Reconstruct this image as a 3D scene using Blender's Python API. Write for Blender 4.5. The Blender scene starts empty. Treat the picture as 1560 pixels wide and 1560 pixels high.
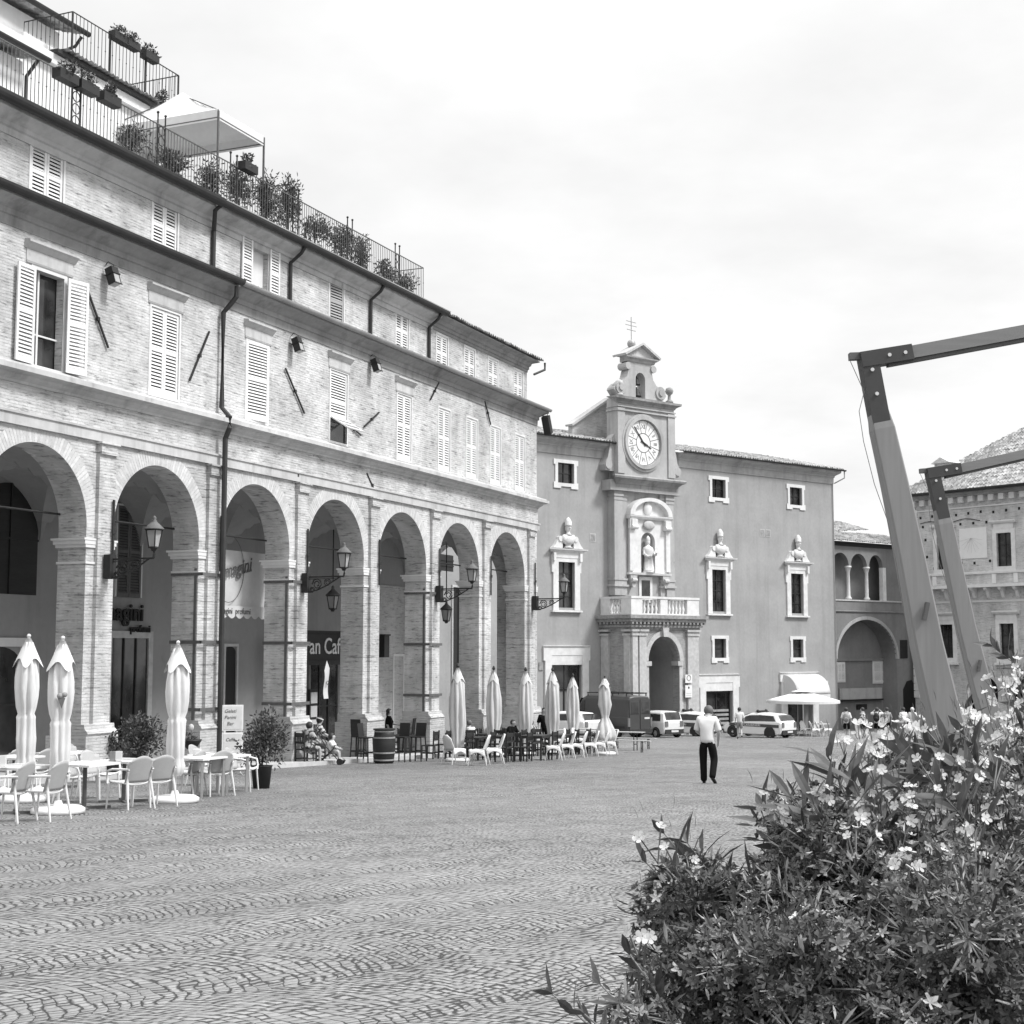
import bpy, math, random
from mathutils import Vector, Matrix
R = math.radians
rnd = random.Random(7)
S = bpy.context.scene
COL = S.collection

# ------------------------------------------------------------------ camera model
F = 2200.0 / 1560.0
PITCH = math.atan(212 / 2200)
EYE = Vector((0, 0, 1.5))

def ray(px, py):
    a = (px - 780) / 2200; b = (780 - py) / 2200
    return Vector((a, math.cos(PITCH) - b * math.sin(PITCH), math.sin(PITCH) + b * math.cos(PITCH)))

def gz(y):
    y = min(y, 130.0)
    return -.046 * y + (.00006 * y * y if y > 0 else 0)

def gp(px, py, h=0.0):
    """point of the sloping ground (or h above it) seen at a photo pixel"""
    d = ray(px, py); lo, hi = .5, 200.0
    for _ in range(60):
        m = (lo + hi) / 2
        if 1.5 + m * d.z > gz(m * d.y) + h: lo = m
        else: hi = m
    return Vector((d.x * lo, d.y * lo, gz(d.y * lo)))

def at(px, py, Y):
    d = ray(px, py); return EYE + d * (Y / d.y)

class Frame:
    """a facade plane: local x runs along it, local y goes into the building"""
    def __init__(s, ox, oy, ang):
        s.o = Vector((ox, oy, 0)); s.a = ang
        s.u = Vector((math.cos(ang), math.sin(ang), 0)); s.v = Vector((-math.sin(ang), math.cos(ang), 0))
    def hit(s, px, py, n=0.0):
        d = ray(px, py); k = (s.o.dot(s.v) - EYE.dot(s.v) - n) / d.dot(s.v)
        p = EYE + d * k; q = p - s.o
        return q.dot(s.u), p.z
    def world(s, x, y, z=0.0):
        p = s.o + s.u * x + s.v * y; return Vector((p.x, p.y, z))
    def ground(s, x, y=0.0):
        return gz(s.world(x, y).y)

FL = Frame(-10.13, 35.65, R(66.95))      # arcaded building
FC = Frame(11.23, 95.0, R(38.5))         # clock palace
FR = Frame(30.6, 110.4, R(-51.5))        # right palace (local x comes towards the viewer)

# ------------------------------------------------------------------ materials
MATS = {}
class NT:
    def __init__(s, m):
        s.t = m.node_tree; s.n = s.t.nodes; s.l = s.t.links
    def new(s, typ, **kw):
        n = s.n.new(typ)
        for k, v in kw.items(): setattr(n, k, v)
        return n
    def put(s, sock, v):
        if hasattr(v, 'is_output'): s.l.new(v, sock)
        elif v is not None: sock.default_value = v
    def m(s, op, a, b=None, c=None, clamp=False):
        n = s.new('ShaderNodeMath', operation=op, use_clamp=clamp)
        s.put(n.inputs[0], a)
        if b is not None: s.put(n.inputs[1], b)
        if c is not None: s.put(n.inputs[2], c)
        return n.outputs[0]
    def noise(s, vec, scale, detail=3, rough=.55):
        n = s.new('ShaderNodeTexNoise'); s.put(n.inputs['Vector'], vec)
        n.inputs['Scale'].default_value = scale; n.inputs['Detail'].default_value = detail; n.inputs['Roughness'].default_value = rough
        return n.outputs['Fac']
    def ramp(s, v, a, b, x0=0.0, x1=1.0):
        n = s.new('ShaderNodeMapRange', clamp=True)
        s.put(n.inputs[0], v)
        for i, q in zip((1, 2, 3, 4), (a, b, x0, x1)): s.put(n.inputs[i], q)
        return n.outputs[0]
    def scale(s, vec, sc):
        n = s.new('ShaderNodeMapping'); s.put(n.inputs['Vector'], vec); n.inputs['Scale'].default_value = sc
        return n.outputs[0]
    def grey(s, v):
        n = s.new('ShaderNodeCombineColor')
        for i in range(3): s.put(n.inputs[i], v)
        return n.outputs[0]
    def bump(s, h, dist, strength=1.0):
        n = s.new('ShaderNodeBump'); n.inputs['Strength'].default_value = strength; n.inputs['Distance'].default_value = dist
        s.put(n.inputs['Height'], h); return n.outputs[0]

def mat(name, rough=.8, metal=0.0, spec=.4):
    m = bpy.data.materials.new(name); m.use_nodes = True
    t = NT(m); b = t.n['Principled BSDF']
    b.inputs['Roughness'].default_value = rough; b.inputs['Metallic'].default_value = metal
    b.inputs['Specular IOR Level'].default_value = spec
    MATS[name] = m
    return m, t, b

def obj_co(t): return t.new('ShaderNodeTexCoord').outputs['Object']

def plain(name, v, rough=.7, var=.12, sc=6.0, metal=0.0, spec=.4, bump=0.0, stretch=(1, 1, 1)):
    m, t, b = mat(name, rough, metal, spec)
    co = t.scale(obj_co(t), stretch)
    n = t.noise(co, sc, 4)
    n2 = t.noise(co, sc * .17, 2)
    f = t.m('ADD', t.m('MULTIPLY', n, .6), t.m('MULTIPLY', n2, .4))
    c = t.m('MULTIPLY', v, t.ramp(f, .3, .7, 1 - var, 1 + var))
    t.l.new(t.grey(c), b.inputs['Base Color'])
    if bump: t.l.new(t.bump(n, bump), b.inputs['Normal'])
    return m

def brick_mat(name, v, var=.25, streak=.35):
    """old brick: courses run along local x+y, up along z"""
    m, t, b = mat(name, .92, 0, .2)
    co = obj_co(t)
    sp = t.new('ShaderNodeSeparateXYZ'); t.l.new(co, sp.inputs[0])
    u = t.m('ADD', sp.outputs[0], sp.outputs[1])
    cb = t.new('ShaderNodeCombineXYZ'); t.l.new(u, cb.inputs[0]); t.l.new(sp.outputs[2], cb.inputs[1])
    uv = cb.outputs[0]
    br = t.new('ShaderNodeTexBrick'); t.l.new(uv, br.inputs['Vector'])
    br.inputs['Scale'].default_value = 1.0; br.inputs['Brick Width'].default_value = .29; br.inputs['Row Height'].default_value = .075
    br.inputs['Mortar Size'].default_value = .010; br.inputs['Mortar Smooth'].default_value = .4; br.inputs['Bias'].default_value = 0
    br.inputs['Color1'].default_value = (.74, .74, .74, 1); br.inputs['Color2'].default_value = (1.12, 1.12, 1.12, 1); br.inputs['Mortar'].default_value = (.92, .92, .92, 1)
    bw = t.new('ShaderNodeRGBToBW'); t.l.new(br.outputs['Color'], bw.inputs[0])
    st = t.noise(t.scale(uv, (1.5, 11, 1)), 1.0, 5, .7)         # long dark marks along the courses
    st2 = t.noise(t.scale(uv, (3.2, 17, 1)), 1.0, 3, .6)
    big = t.noise(uv, .55, 4, .6)
    pat = t.noise(t.scale(uv, (1, .35, 1)), 1.7, 4, .65)
    dark = t.m('MULTIPLY', t.ramp(st, .545, .67, 0, 1), streak)
    dark2 = t.m('MULTIPLY', t.ramp(st2, .57, .68, 0, 1), streak * .8)
    f = t.ramp(big, .3, .7, 1 - var * .55, 1 + var * .55)
    f = t.m('MULTIPLY', f, t.ramp(pat, .3, .7, 1 - var * .4, 1 + var * .4))
    blot = t.noise(t.scale(uv, (1, .8, 1)), 2.6, 6, .72); f = t.m('MULTIPLY', f, t.ramp(blot, .56, .72, 1, .78))
    f = t.m('MULTIPLY', f, t.m('ADD', t.m('MULTIPLY', bw.outputs[0], .42), .60))
    f = t.m('MULTIPLY', f, t.m('SUBTRACT', 1, dark))
    f = t.m('MULTIPLY', f, t.m('SUBTRACT', 1, dark2))
    t.l.new(t.grey(t.m('MULTIPLY', f, v)), b.inputs['Base Color'])
    h = t.m('SUBTRACT', t.m('MULTIPLY', t.noise(uv, 24, 4), .6), br.outputs['Fac'])
    t.l.new(t.bump(h, .012), b.inputs['Normal'])
    return m

def plaster_mat(name, v, var=.14, stain=.15):
    m, t, b = mat(name, .95, 0, .15)
    co = obj_co(t)
    a = t.noise(co, .35, 5, .62); c2 = t.noise(co, 5, 5, .6)
    run = t.noise(t.scale(co, (1.6, 1.6, .12)), 1.0, 5, .65)       # rain runs
    f = t.m('MULTIPLY', t.ramp(a, .3, .7, 1 - var, 1 + var), t.ramp(c2, .3, .7, 1 - var * .35, 1 + var * .35))
    f = t.m('MULTIPLY', f, t.m('SUBTRACT', 1, t.m('MULTIPLY', t.ramp(run, .5, .72, 0, 1), stain)))
    spot = t.noise(t.scale(co, (1, 1, .6)), 1.3, 6, .7); f = t.m('MULTIPLY', f, t.ramp(spot, .62, .74, 1, 1 - stain * .8))
    t.l.new(t.grey(t.m('MULTIPLY', f, v)), b.inputs['Base Color'])
    t.l.new(t.bump(c2, .006), b.inputs['Normal'])
    return m

def tile_mat(name, v):
    m, t, b = mat(name, .9, 0, .2)
    co = obj_co(t)
    vo = t.new('ShaderNodeTexVoronoi'); t.l.new(t.scale(co, (4.6, 2.6, 2.6)), vo.inputs['Vector']); vo.inputs['Scale'].default_value = 1
    bw = t.new('ShaderNodeRGBToBW'); t.l.new(vo.outputs['Color'], bw.inputs[0])
    n = t.noise(co, .8, 4); n2 = t.noise(co, 12, 3)
    f = t.m('MULTIPLY', t.ramp(bw.outputs[0], .15, .85, .6, 1.35), t.ramp(n, .3, .7, .85, 1.15))
    f = t.m('MULTIPLY', f, t.ramp(n2, .35, .65, .8, 1.2))
    t.l.new(t.grey(t.m('MULTIPLY', f, v)), b.inputs['Base Color'])
    return m

def cobble_mat():
    m, t, b = mat('cobblestone', .72, 0, .35)
    co = obj_co(t)
    wob2 = t.new('ShaderNodeTexNoise'); t.l.new(co, wob2.inputs['Vector']); wob2.inputs['Scale'].default_value = .35
    va0 = t.new('ShaderNodeVectorMath', operation='MULTIPLY_ADD'); t.l.new(wob2.outputs['Color'], va0.inputs[0]); va0.inputs[1].default_value = (.9, .9, 0); t.l.new(co, va0.inputs[2])
    wob = t.new('ShaderNodeTexNoise'); t.l.new(co, wob.inputs['Vector']); wob.inputs['Scale'].default_value = 3.2; wob.inputs['Detail'].default_value = 3
    va = t.new('ShaderNodeVectorMath', operation='MULTIPLY_ADD'); t.l.new(wob.outputs['Color'], va.inputs[0])
    va.inputs[1].default_value = (.15, .15, 0); t.l.new(va0.outputs[0], va.inputs[2])
    sp = t.new('ShaderNodeSeparateXYZ'); t.l.new(va.outputs[0], sp.inputs[0])
    ang = R(43)
    x, y = sp.outputs[0], sp.outputs[1]
    v = t.m('ADD', t.m('MULTIPLY', x, math.sin(ang)), t.m('MULTIPLY', y, math.cos(ang)))
    u = t.m('SUBTRACT', t.m('MULTIPLY', x, math.cos(ang)), t.m('MULTIPLY', y, math.sin(ang)))
    W, ST = 1.35, .080
    uw = t.m('DIVIDE', u, W); ci = t.m('FLOOR', uw); cu = t.m('SUBTRACT', t.m('SUBTRACT', uw, ci), .5)
    c2 = t.m('MULTIPLY', cu, cu)
    vv = t.m('ADD', v, t.m('MULTIPLY', c2, .85))                    # segment arcs
    rv = t.m('DIVIDE', vv, ST); row = t.m('FLOOR', rv); fv = t.m('SUBTRACT', rv, row)
    arc = t.m('MULTIPLY', t.m('MULTIPLY', cu, W), t.m('ADD', 1, t.m('MULTIPLY', c2, .85)))
    wn = t.new('ShaderNodeTexWhiteNoise', noise_dimensions='2D')
    cb = t.new('ShaderNodeCombineXYZ'); t.l.new(row, cb.inputs[0]); t.l.new(ci, cb.inputs[1]); t.l.new(cb.outputs[0], wn.inputs['Vector'])
    ru = t.m('ADD', t.m('DIVIDE', arc, ST * 1.12), wn.outputs['Value']); idx = t.m('FLOOR', ru); fu = t.m('SUBTRACT', ru, idx)
    wn2 = t.new('ShaderNodeTexWhiteNoise', noise_dimensions='3D')
    cb2 = t.new('ShaderNodeCombineXYZ'); t.l.new(row, cb2.inputs[0]); t.l.new(idx, cb2.inputs[1]); t.l.new(ci, cb2.inputs[2]); t.l.new(cb2.outputs[0], wn2.inputs['Vector'])
    rv1 = wn2.outputs['Value']
    eu = t.m('SUBTRACT', .5, t.m('ABSOLUTE', t.m('SUBTRACT', fu, .5)))
    ev = t.m('SUBTRACT', .5, t.m('ABSOLUTE', t.m('SUBTRACT', fv, .5)))
    fine = t.noise(co, 26, 3)
    edge = t.m('POWER', t.m('ABSOLUTE', t.m('MULTIPLY', cu, 2)), 3)   # joints open up where arcs meet
    patch = t.noise(co, .22, 3, .6)
    brk = t.ramp(t.noise(co, .75, 3, .6), .40, .62, .15, 1.25)
    jw = t.m('MULTIPLY', t.m('ADD', .095, t.m('MULTIPLY', t.m('MULTIPLY', edge, .03), brk)), t.ramp(fine, .3, .7, .4, 1.6))
    jw = t.m('MULTIPLY', jw, t.ramp(patch, .35, .65, .7, 1.25))
    scol = t.new('ShaderNodeSeparateColor'); t.l.new(wn2.outputs['Color'], scol.inputs[0])
    ed = t.m('MINIMUM', eu, ev)
    def jt(e_, r_, k):
        w_ = t.m('MULTIPLY', jw, t.m('MULTIPLY', k, t.m('POWER', r_, 1.8)))
        return t.m('SUBTRACT', 1, t.ramp(e_, t.m('MULTIPLY', w_, .45), t.m('ADD', .015, t.m('MULTIPLY', w_, 1.25)), 0, 1))
    joint = t.m('MAXIMUM', jt(ev, scol.outputs[0], 2.7), jt(eu, scol.outputs[1], 3.2))
    big = t.noise(co, .12, 4, .6); mid = t.noise(co, 1.1, 5, .65)
    col = t.m('MULTIPLY', .225, t.ramp(rv1, 0, 1, .80, 1.2))
    col = t.m('MULTIPLY', col, t.m('MULTIPLY', t.ramp(big, .3, .7, .80, 1.16), t.ramp(mid, .3, .7, .84, 1.16)))
    col = t.m('MULTIPLY', col, t.ramp(fine, .3, .7, .9, 1.1))
    mx = t.m('ADD', t.m('MULTIPLY', col, t.m('SUBTRACT', 1, joint)), t.m('MULTIPLY', .03, joint))
    t.l.new(t.grey(mx), b.inputs['Base Color'])
    h = t.m('MULTIPLY', t.m('MINIMUM', t.m('MULTIPLY', ed, 3.2), 1), 1.0)
    h = t.m('ADD', t.m('SUBTRACT', h, joint), t.m('MULTIPLY', rv1, .35))
    h = t.m('ADD', h, t.m('MULTIPLY', fine, .25))
    t.l.new(t.bump(h, .012, .8), b.inputs['Normal'])
    return m

def leaf_mat(name, v, var=.4, trans=.25, rough=.45):
    m, t, b = mat(name, rough, 0, .5)
    co = obj_co(t)
    n = t.noise(co, 9, 3); n2 = t.noise(co, 45, 2)
    isl = t.new('ShaderNodeNewGeometry').outputs['Random Per Island']
    v = t.m('MULTIPLY', v, t.ramp(isl, 0, 1, 1 - var * .9, 1 + var * .9))
    c = t.m('MULTIPLY', v, t.m('MULTIPLY', t.ramp(n, .3, .7, 1 - var, 1 + var), t.ramp(n2, .3, .7, .85, 1.15)))
    g = t.grey(c); t.l.new(g, b.inputs['Base Color'])
    tr = t.new('ShaderNodeBsdfTranslucent'); t.l.new(g, tr.inputs[0])
    mx = t.new('ShaderNodeMixShader'); mx.inputs[0].default_value = trans
    t.l.new(b.outputs[0], mx.inputs[1]); t.l.new(tr.outputs[0], mx.inputs[2])
    t.l.new(mx.outputs[0], t.n['Material Output'].inputs[0])
    return m

def pattern_mat(name, a, c, sc):
    m, t, b = mat(name, .9, 0, .1)
    n = t.noise(obj_co(t), sc, 2)
    t.l.new(t.grey(t.ramp(n, .46, .54, a, c)), b.inputs['Base Color'])
    return m

M = {}
M['brick'] = brick_mat('old_brick', .51, .44, .60)
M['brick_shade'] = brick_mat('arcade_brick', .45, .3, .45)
M['brick_far'] = brick_mat('far_brick', .53, .35, .45)
M['brick_portal'] = brick_mat('portal_brick', .33, .3, .3)
M['cornice'] = plaster_mat('cornice_stone', .46, .2, .35)
M['cornice_dark'] = plaster_mat('weathered_cornice', .28, .25, .4)
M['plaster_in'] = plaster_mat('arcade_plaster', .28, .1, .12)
M['plaster_mid'] = plaster_mat('palace_plaster', .31, .13, .13)
M['plaster_tower'] = plaster_mat('tower_plaster', .37, .16, .28)
M['plaster_gal'] = plaster_mat('gallery_plaster', .20, .15, .15)
M['plaster_pale'] = plaster_mat('pale_plaster', .64, .08, .1)
M['white'] = plain('white_stone', .61, .8, .16, 3)
M['stone'] = plain('grey_stone', .42, .85, .22, 5, bump=.01)
M['stone_dark'] = plain('weathered_stone', .25, .9, .4, 5, bump=.01)
M['paint'] = plain('white_paint', .68, .5, .05, 3)
M['paint_grey'] = plain('aged_white_paint', .62, .6, .1, 4)
M['tile'] = tile_mat('roof_tile', .29)
M['iron'] = plain('dark_iron', .018, .6, .3, 8)
M['iron_mid'] = plain('weathered_iron', .10, .7, .3, 8)
M['gutter'] = plain('old_gutter', .028, .6, .3, 3)
M['gutter_light'] = plain('zinc_gutter', .30, .5, .2, 3, metal=.3)
M['wood_dark'] = plain('dark_wood', .018, .55, .35, 5, stretch=(1, 1, 6))
M['wood_mid'] = plain('grey_wood', .20, .5, .12, 7, stretch=(9, 9, .6))
M['steel'] = plain('bracket_steel', .045, .55, .2, 9)
M['wood_arm'] = plain('grey_wood_beam', .19, .5, .12, 7, stretch=(.6, 9, 9))
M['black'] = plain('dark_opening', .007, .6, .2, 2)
M['plastic'] = plain('white_plastic', .62, .38, .05, 3)
M['plastic_grey'] = plain('pale_grey_weave', .34, .6, .08, 60)
M['canvas'] = plain('white_canvas', .60, .95, .06, 5, spec=.1, bump=.004)
M['canvas_grey'] = plain('cream_canvas', .52, .95, .08, 5, spec=.1, bump=.004)
M['alu'] = plain('aluminium', .62, .35, .08, 5, metal=.5)
M['rubber'] = plain('rubber', .02, .8, .2, 5)
M['carwhite'] = plain('white_car_paint', .66, .22, .02, 2, spec=.5)
M['carband'] = plain('dark_car_band', .05, .25, .05, 2, spec=.5)
M['vanpaint'] = plain('dark_van_paint', .05, .4, .2, 1.5, spec=.5)
M['bumper'] = plain('black_bumper', .03, .6, .1, 3)
M['lamp_red'] = plain('tail_lamp', .15, .2, .1, 4)
M['skin'] = plain('skin', .36, .6, .06, 6)
M['hair'] = plain('dark_hair', .03, .6, .3, 30)
M['hair_grey'] = plain('greying_hair', .10, .7, .4, 40)
M['cloth_black'] = plain('black_cloth', .008, .95, .25, 6, spec=.1)
M['cloth_white'] = plain('white_cloth', .58, .9, .10, 5)
M['cloth_grey'] = plain('grey_cloth', .22, .9, .2, 6)
M['cloth_pattern'] = pattern_mat('patterned_cloth', .06, .5, 14)
M['cloth_floral'] = pattern_mat('floral_cloth', .05, .34, 9)
M['leaf'] = leaf_mat('oleander_leaf', .085, .35, .2)
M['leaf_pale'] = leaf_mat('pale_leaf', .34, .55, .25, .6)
M['leaf_low'] = leaf_mat('geranium_leaf', .068, .75, .25, .6)  # dark tone also deepens the shade low in the bushes
M['leaf_far'] = leaf_mat('potted_leaf', .06, .5, .2)
M['petal'] = leaf_mat('petal', .62, .1, .35, .7)
M['petal_grey'] = leaf_mat('dull_petal', .34, .3, .35, .7)
M['stem'] = plain('stem', .16, .7, .3, 20)
M['soil'] = plain('soil', .035, .95, .4, 20)
M['terracotta'] = plain('terracotta', .10, .8, .2, 6)
M['paper'] = plain('printed_board', .55, .7, .12, 8)
M['cobble'] = cobble_mat()
M['kerb'] = plain('kerb_stone', .42, .8, .2, 3, bump=.006)

def voussoir_mat():
    m, t, b = mat('voussoir_brick', .92, 0, .2)
    isl = t.new('ShaderNodeNewGeometry').outputs['Random Per Island']; n = t.noise(obj_co(t), 7, 4); n2 = t.noise(obj_co(t), .8, 3)
    c = t.m('MULTIPLY', .54, t.m('MULTIPLY', t.ramp(isl, 0, 1, .88, 1.08), t.m('MULTIPLY', t.ramp(n, .3, .7, .85, 1.12), t.ramp(n2, .3, .7, .88, 1.1))))
    t.l.new(t.grey(c), b.inputs['Base Color']); return m
M['voussoir'] = voussoir_mat()
def glass_mat():
    m, t, b = mat('window_glass', .06, 0, .6)
    n = t.noise(obj_co(t), 1.3, 2)
    t.l.new(t.grey(t.ramp(n, .35, .65, .012, .05)), b.inputs['Base Color'])
    return m
M['glass'] = glass_mat()
def lantern_glass():
    m, t, b = mat('lantern_glass', .25, 0, .5)
    b.inputs['Base Color'].default_value = (.5, .5, .5, 1); b.inputs['Transmission Weight'].default_value = .35
    return m
M['lglass'] = lantern_glass()

# ------------------------------------------------------------------ mesh collecting
class MB:
    def __init__(s): s.v = []; s.f = []
    def add(s, vs, fs):
        o = len(s.v); s.v += [tuple(p) for p in vs]; s.f += [tuple(i + o for i in f) for f in fs]; return s
    def quad(s, a, b, c, d): return s.add([a, b, c, d], [(0, 1, 2, 3)])
    def box(s, x0, x1, y0, y1, z0, z1, mtx=None):
        vs = [Vector((x, y, z)) for z in (z0, z1) for y in (y0, y1) for x in (x0, x1)]
        if mtx is not None: vs = [mtx @ p for p in vs]
        return s.add(vs, [(0, 2, 3, 1), (4, 5, 7, 6), (0, 1, 5, 4), (2, 6, 7, 3), (0, 4, 6, 2), (1, 3, 7, 5)])
    def bar(s, a, b, w, h=None, up=Vector((0, 0, 1))):
        """box beam from a to b, w across, h along 'up'"""
        a, b = Vector(a), Vector(b); h = h or w; d = b - a; L = d.length
        if L < 1e-6: return s
        d = d / L; x = d.cross(up)
        if x.length < 1e-4: x = d.cross(Vector((0, 1, 0)))
        x.normalize(); y = x.cross(d)
        vs = [p + x * (w / 2 * i) + y * (h / 2 * j) for p in (a, b) for i, j in ((-1, -1), (1, -1), (1, 1), (-1, 1))]
        return s.add(vs, [(0, 3, 2, 1), (4, 5, 6, 7), (0, 1, 5, 4), (1, 2, 6, 5), (2, 3, 7, 6), (3, 0, 4, 7)])
    def tube(s, pts, r, n=8, cap=True):
        pts = [Vector(p) for p in pts]; rs = r if isinstance(r, (list, tuple)) else [r] * len(pts)
        o = len(s.v); N = len(pts)
        for i, p in enumerate(pts):
            d = (pts[min(i + 1, N - 1)] - pts[max(i - 1, 0)])
            if d.length < 1e-9: d = Vector((0, 0, 1))
            d.normalize(); x = d.cross(Vector((0, 0, 1)))
            if x.length < 1e-3: x = d.cross(Vector((0, 1, 0)))
            x.normalize(); y = x.cross(d)
            for k in range(n):
                a = 2 * math.pi * k / n; s.v.append(tuple(p + (x * math.cos(a) + y * math.sin(a)) * rs[i]))
        for i in range(N - 1):
            for k in range(n):
                k2 = (k + 1) % n
                s.f.append((o + i * n + k, o + i * n + k2, o + (i + 1) * n + k2, o + (i + 1) * n + k))
        if cap:
            s.f.append(tuple(o + k for k in range(n))); s.f.append(tuple(o + (N - 1) * n + k for k in range(n - 1, -1, -1)))
        return s
    def lathe(s, prof, c=(0, 0, 0), n=14, sx=1, sy=1):
        """prof: list of (r, z)"""
        o = len(s.v); c = Vector(c)
        for r, z in prof:
            for k in range(n):
                a = 2 * math.pi * k / n; s.v.append((c.x + r * sx * math.cos(a), c.y + r * sy * math.sin(a), c.z + z))
        for i in range(len(prof) - 1):
            for k in range(n):
                k2 = (k + 1) % n; s.f.append((o + i * n + k, o + i * n + k2, o + (i + 1) * n + k2, o + (i + 1) * n + k))
        s.f.append(tuple(o + k for k in range(n - 1, -1, -1))); s.f.append(tuple(o + (len(prof) - 1) * n + k for k in range(n)))
        return s
    def ball(s, c, r, n=10, m=7, sc=(1, 1, 1), mtx=None):
        o = len(s.v); c = Vector(c)
        for i in range(m + 1):
            t = math.pi * i / m
            for k in range(n):
                a = 2 * math.pi * k / n
                p = Vector((math.sin(t) * math.cos(a) * r * sc[0], math.sin(t) * math.sin(a) * r * sc[1], math.cos(t) * r * sc[2]))
                if mtx is not None: p = mtx @ p
                s.v.append(tuple(c + p))
        for i in range(m):
            for k in range(n):
                k2 = (k + 1) % n; s.f.append((o + i * n + k, o + (i + 1) * n + k, o + (i + 1) * n + k2, o + i * n + k2))
        return s
    def prof(s, x0, x1, pts, e0=0.0, e1=0.0):
        """moulding: closed profile of (out, z) run along x at the wall y = 0 (out = towards -y); e = mitre growth at ends"""
        o = len(s.v); n = len(pts)
        for x, e in ((x0, -e0), (x1, e1)):
            for q, z in pts: s.v.append((x + e * max(q, 0), -q, z))
        for k in range(n):
            k2 = (k + 1) % n; s.f.append((o + k, o + n + k, o + n + k2, o + k2))
        s.f.append(tuple(o + k for k in range(n))); s.f.append(tuple(o + n + k for k in range(n - 1, -1, -1)))
        return s
    def prism(s, poly, y0, y1):
        """outline of (x, z) given the thickness y0..y1"""
        o = len(s.v); n = len(poly)
        for y in (y0, y1):
            for x, z in poly: s.v.append((x, y, z))
        for k in range(n):
            k2 = (k + 1) % n; s.f.append((o + k, o + k2, o + n + k2, o + n + k))
        s.f.append(tuple(o + k for k in range(n - 1, -1, -1))); s.f.append(tuple(o + n + k for k in range(n)))
        return s
    def ring(s, inner, outer, y0, y1, closed=False):
        """band between two outlines of equal length, thickness y0..y1"""
        n = len(inner); o = len(s.v)
        for y in (y0, y1):
            for pl in (inner, outer):
                for x, z in pl: s.v.append((x, y, z))
        I0, O0, I1, O1 = o, o + n, o + 2 * n, o + 3 * n
        for k in range(n if closed else n - 1):
            q = (k + 1) % n
            s.f += [(I0 + k, I0 + q, O0 + q, O0 + k), (I1 + k, O1 + k, O1 + q, I1 + q), (O0 + k, O0 + q, O1 + q, O1 + k), (I0 + k, I1 + k, I1 + q, I0 + q)]
        if not closed:
            for k in (0, n - 1): s.f.append((I0 + k, O0 + k, O1 + k, I1 + k))
        return s
    def panel(s, fn, nu, nv, th):
        """thin shell: fn(u, v) -> point, u, v in 0..1"""
        P = [[Vector(fn(i / nu, j / nv)) for j in range(nv + 1)] for i in range(nu + 1)]
        o = len(s.v); C = (nu + 1) * (nv + 1)
        nor = []
        for i in range(nu + 1):
            for j in range(nv + 1):
                a = P[min(i + 1, nu)][j] - P[max(i - 1, 0)][j]; b = P[i][min(j + 1, nv)] - P[i][max(j - 1, 0)]
                n = a.cross(b)
                nor.append(n.normalized() if n.length > 1e-9 else Vector((0, 0, 1)))
        k = 0
        for sg in (.5, -.5):
            k = 0
            for i in range(nu + 1):
                for j in range(nv + 1):
                    s.v.append(tuple(P[i][j] + nor[k] * th * sg)); k += 1
        I = lambda i, j: o + i * (nv + 1) + j
        for i in range(nu):
            for j in range(nv):
                q = (I(i, j), I(i + 1, j), I(i + 1, j + 1), I(i, j + 1)); s.f.append(q); s.f.append(tuple(x + C for x in reversed(q)))
        ed = [(I(i, 0), I(i + 1, 0)) for i in range(nu)] + [(I(nu, j), I(nu, j + 1)) for j in range(nv)] + [(I(i + 1, nv), I(i, nv)) for i in range(nu)] + [(I(0, j + 1), I(0, j)) for j in range(nv)]
        for a, b in ed: s.f.append((b, a, a + C, b + C))
        return s
    def arch_wall(s, x0, x1, zb, zt, ops, yf, yb, n=22):
        cur = x0
        def rect(a, b, z0, z1):
            s.quad((a, yf, z0), (b, yf, z0), (b, yf, z1), (a, yf, z1)); s.quad((b, yb, z0), (a, yb, z0), (a, yb, z1), (b, yb, z1))
        for cx, hw, zs, rise in ops:
            rect(cur, cx - hw, zb, zt); cur = cx + hw
            P = [(cx - hw * math.cos(math.pi * i / n), zs + rise * math.sin(math.pi * i / n)) for i in range(n + 1)]
            for (xa, za), (xb, zb2) in zip(P, P[1:]):
                s.quad((xa, yf, za), (xb, yf, zb2), (xb, yf, zt), (xa, yf, zt)); s.quad((xb, yb, zb2), (xa, yb, za), (xa, yb, zt), (xb, yb, zt))
                s.quad((xa, yf, za), (xa, yb, za), (xb, yb, zb2), (xb, yf, zb2))
            for x in (cx - hw, cx + hw): s.quad((x, yf, zb), (x, yb, zb), (x, yb, zs), (x, yf, zs))
        rect(cur, x1, zb, zt)
        s.quad((x0, yf, zt), (x1, yf, zt), (x1, yb, zt), (x0, yb, zt))
        for x in (x0, x1): s.quad((x, yf, zb), (x, yb, zb), (x, yb, zt), (x, yf, zt))
        return s
    def holed(s, x0, x1, z0, z1, holes, yf, dep):
        """wall face with rectangular openings and their reveals"""
        X = sorted({x0, x1, *[h[0] for h in holes], *[h[1] for h in holes]}); Z = sorted({z0, z1, *[h[2] for h in holes], *[h[3] for h in holes]})
        for a, b in zip(X, X[1:]):
            for c, d in zip(Z, Z[1:]):
                mx, mz = (a + b) / 2, (c + d) / 2
                if any(h[0] < mx < h[1] and h[2] < mz < h[3] for h in holes): continue
                s.quad((a, yf, c), (b, yf, c), (b, yf, d), (a, yf, d))
        for a, b, c, d in holes:
            y2 = yf + dep
            s.quad((a, yf, c), (a, y2, c), (a, y2, d), (a, yf, d)); s.quad((b, y2, c), (b, yf, c), (b, yf, d), (b, y2, d))
            s.quad((a, yf, d), (a, y2, d), (b, y2, d), (b, yf, d)); s.quad((a, y2, c), (a, yf, c), (b, yf, c), (b, y2, c))
        return s
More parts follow.
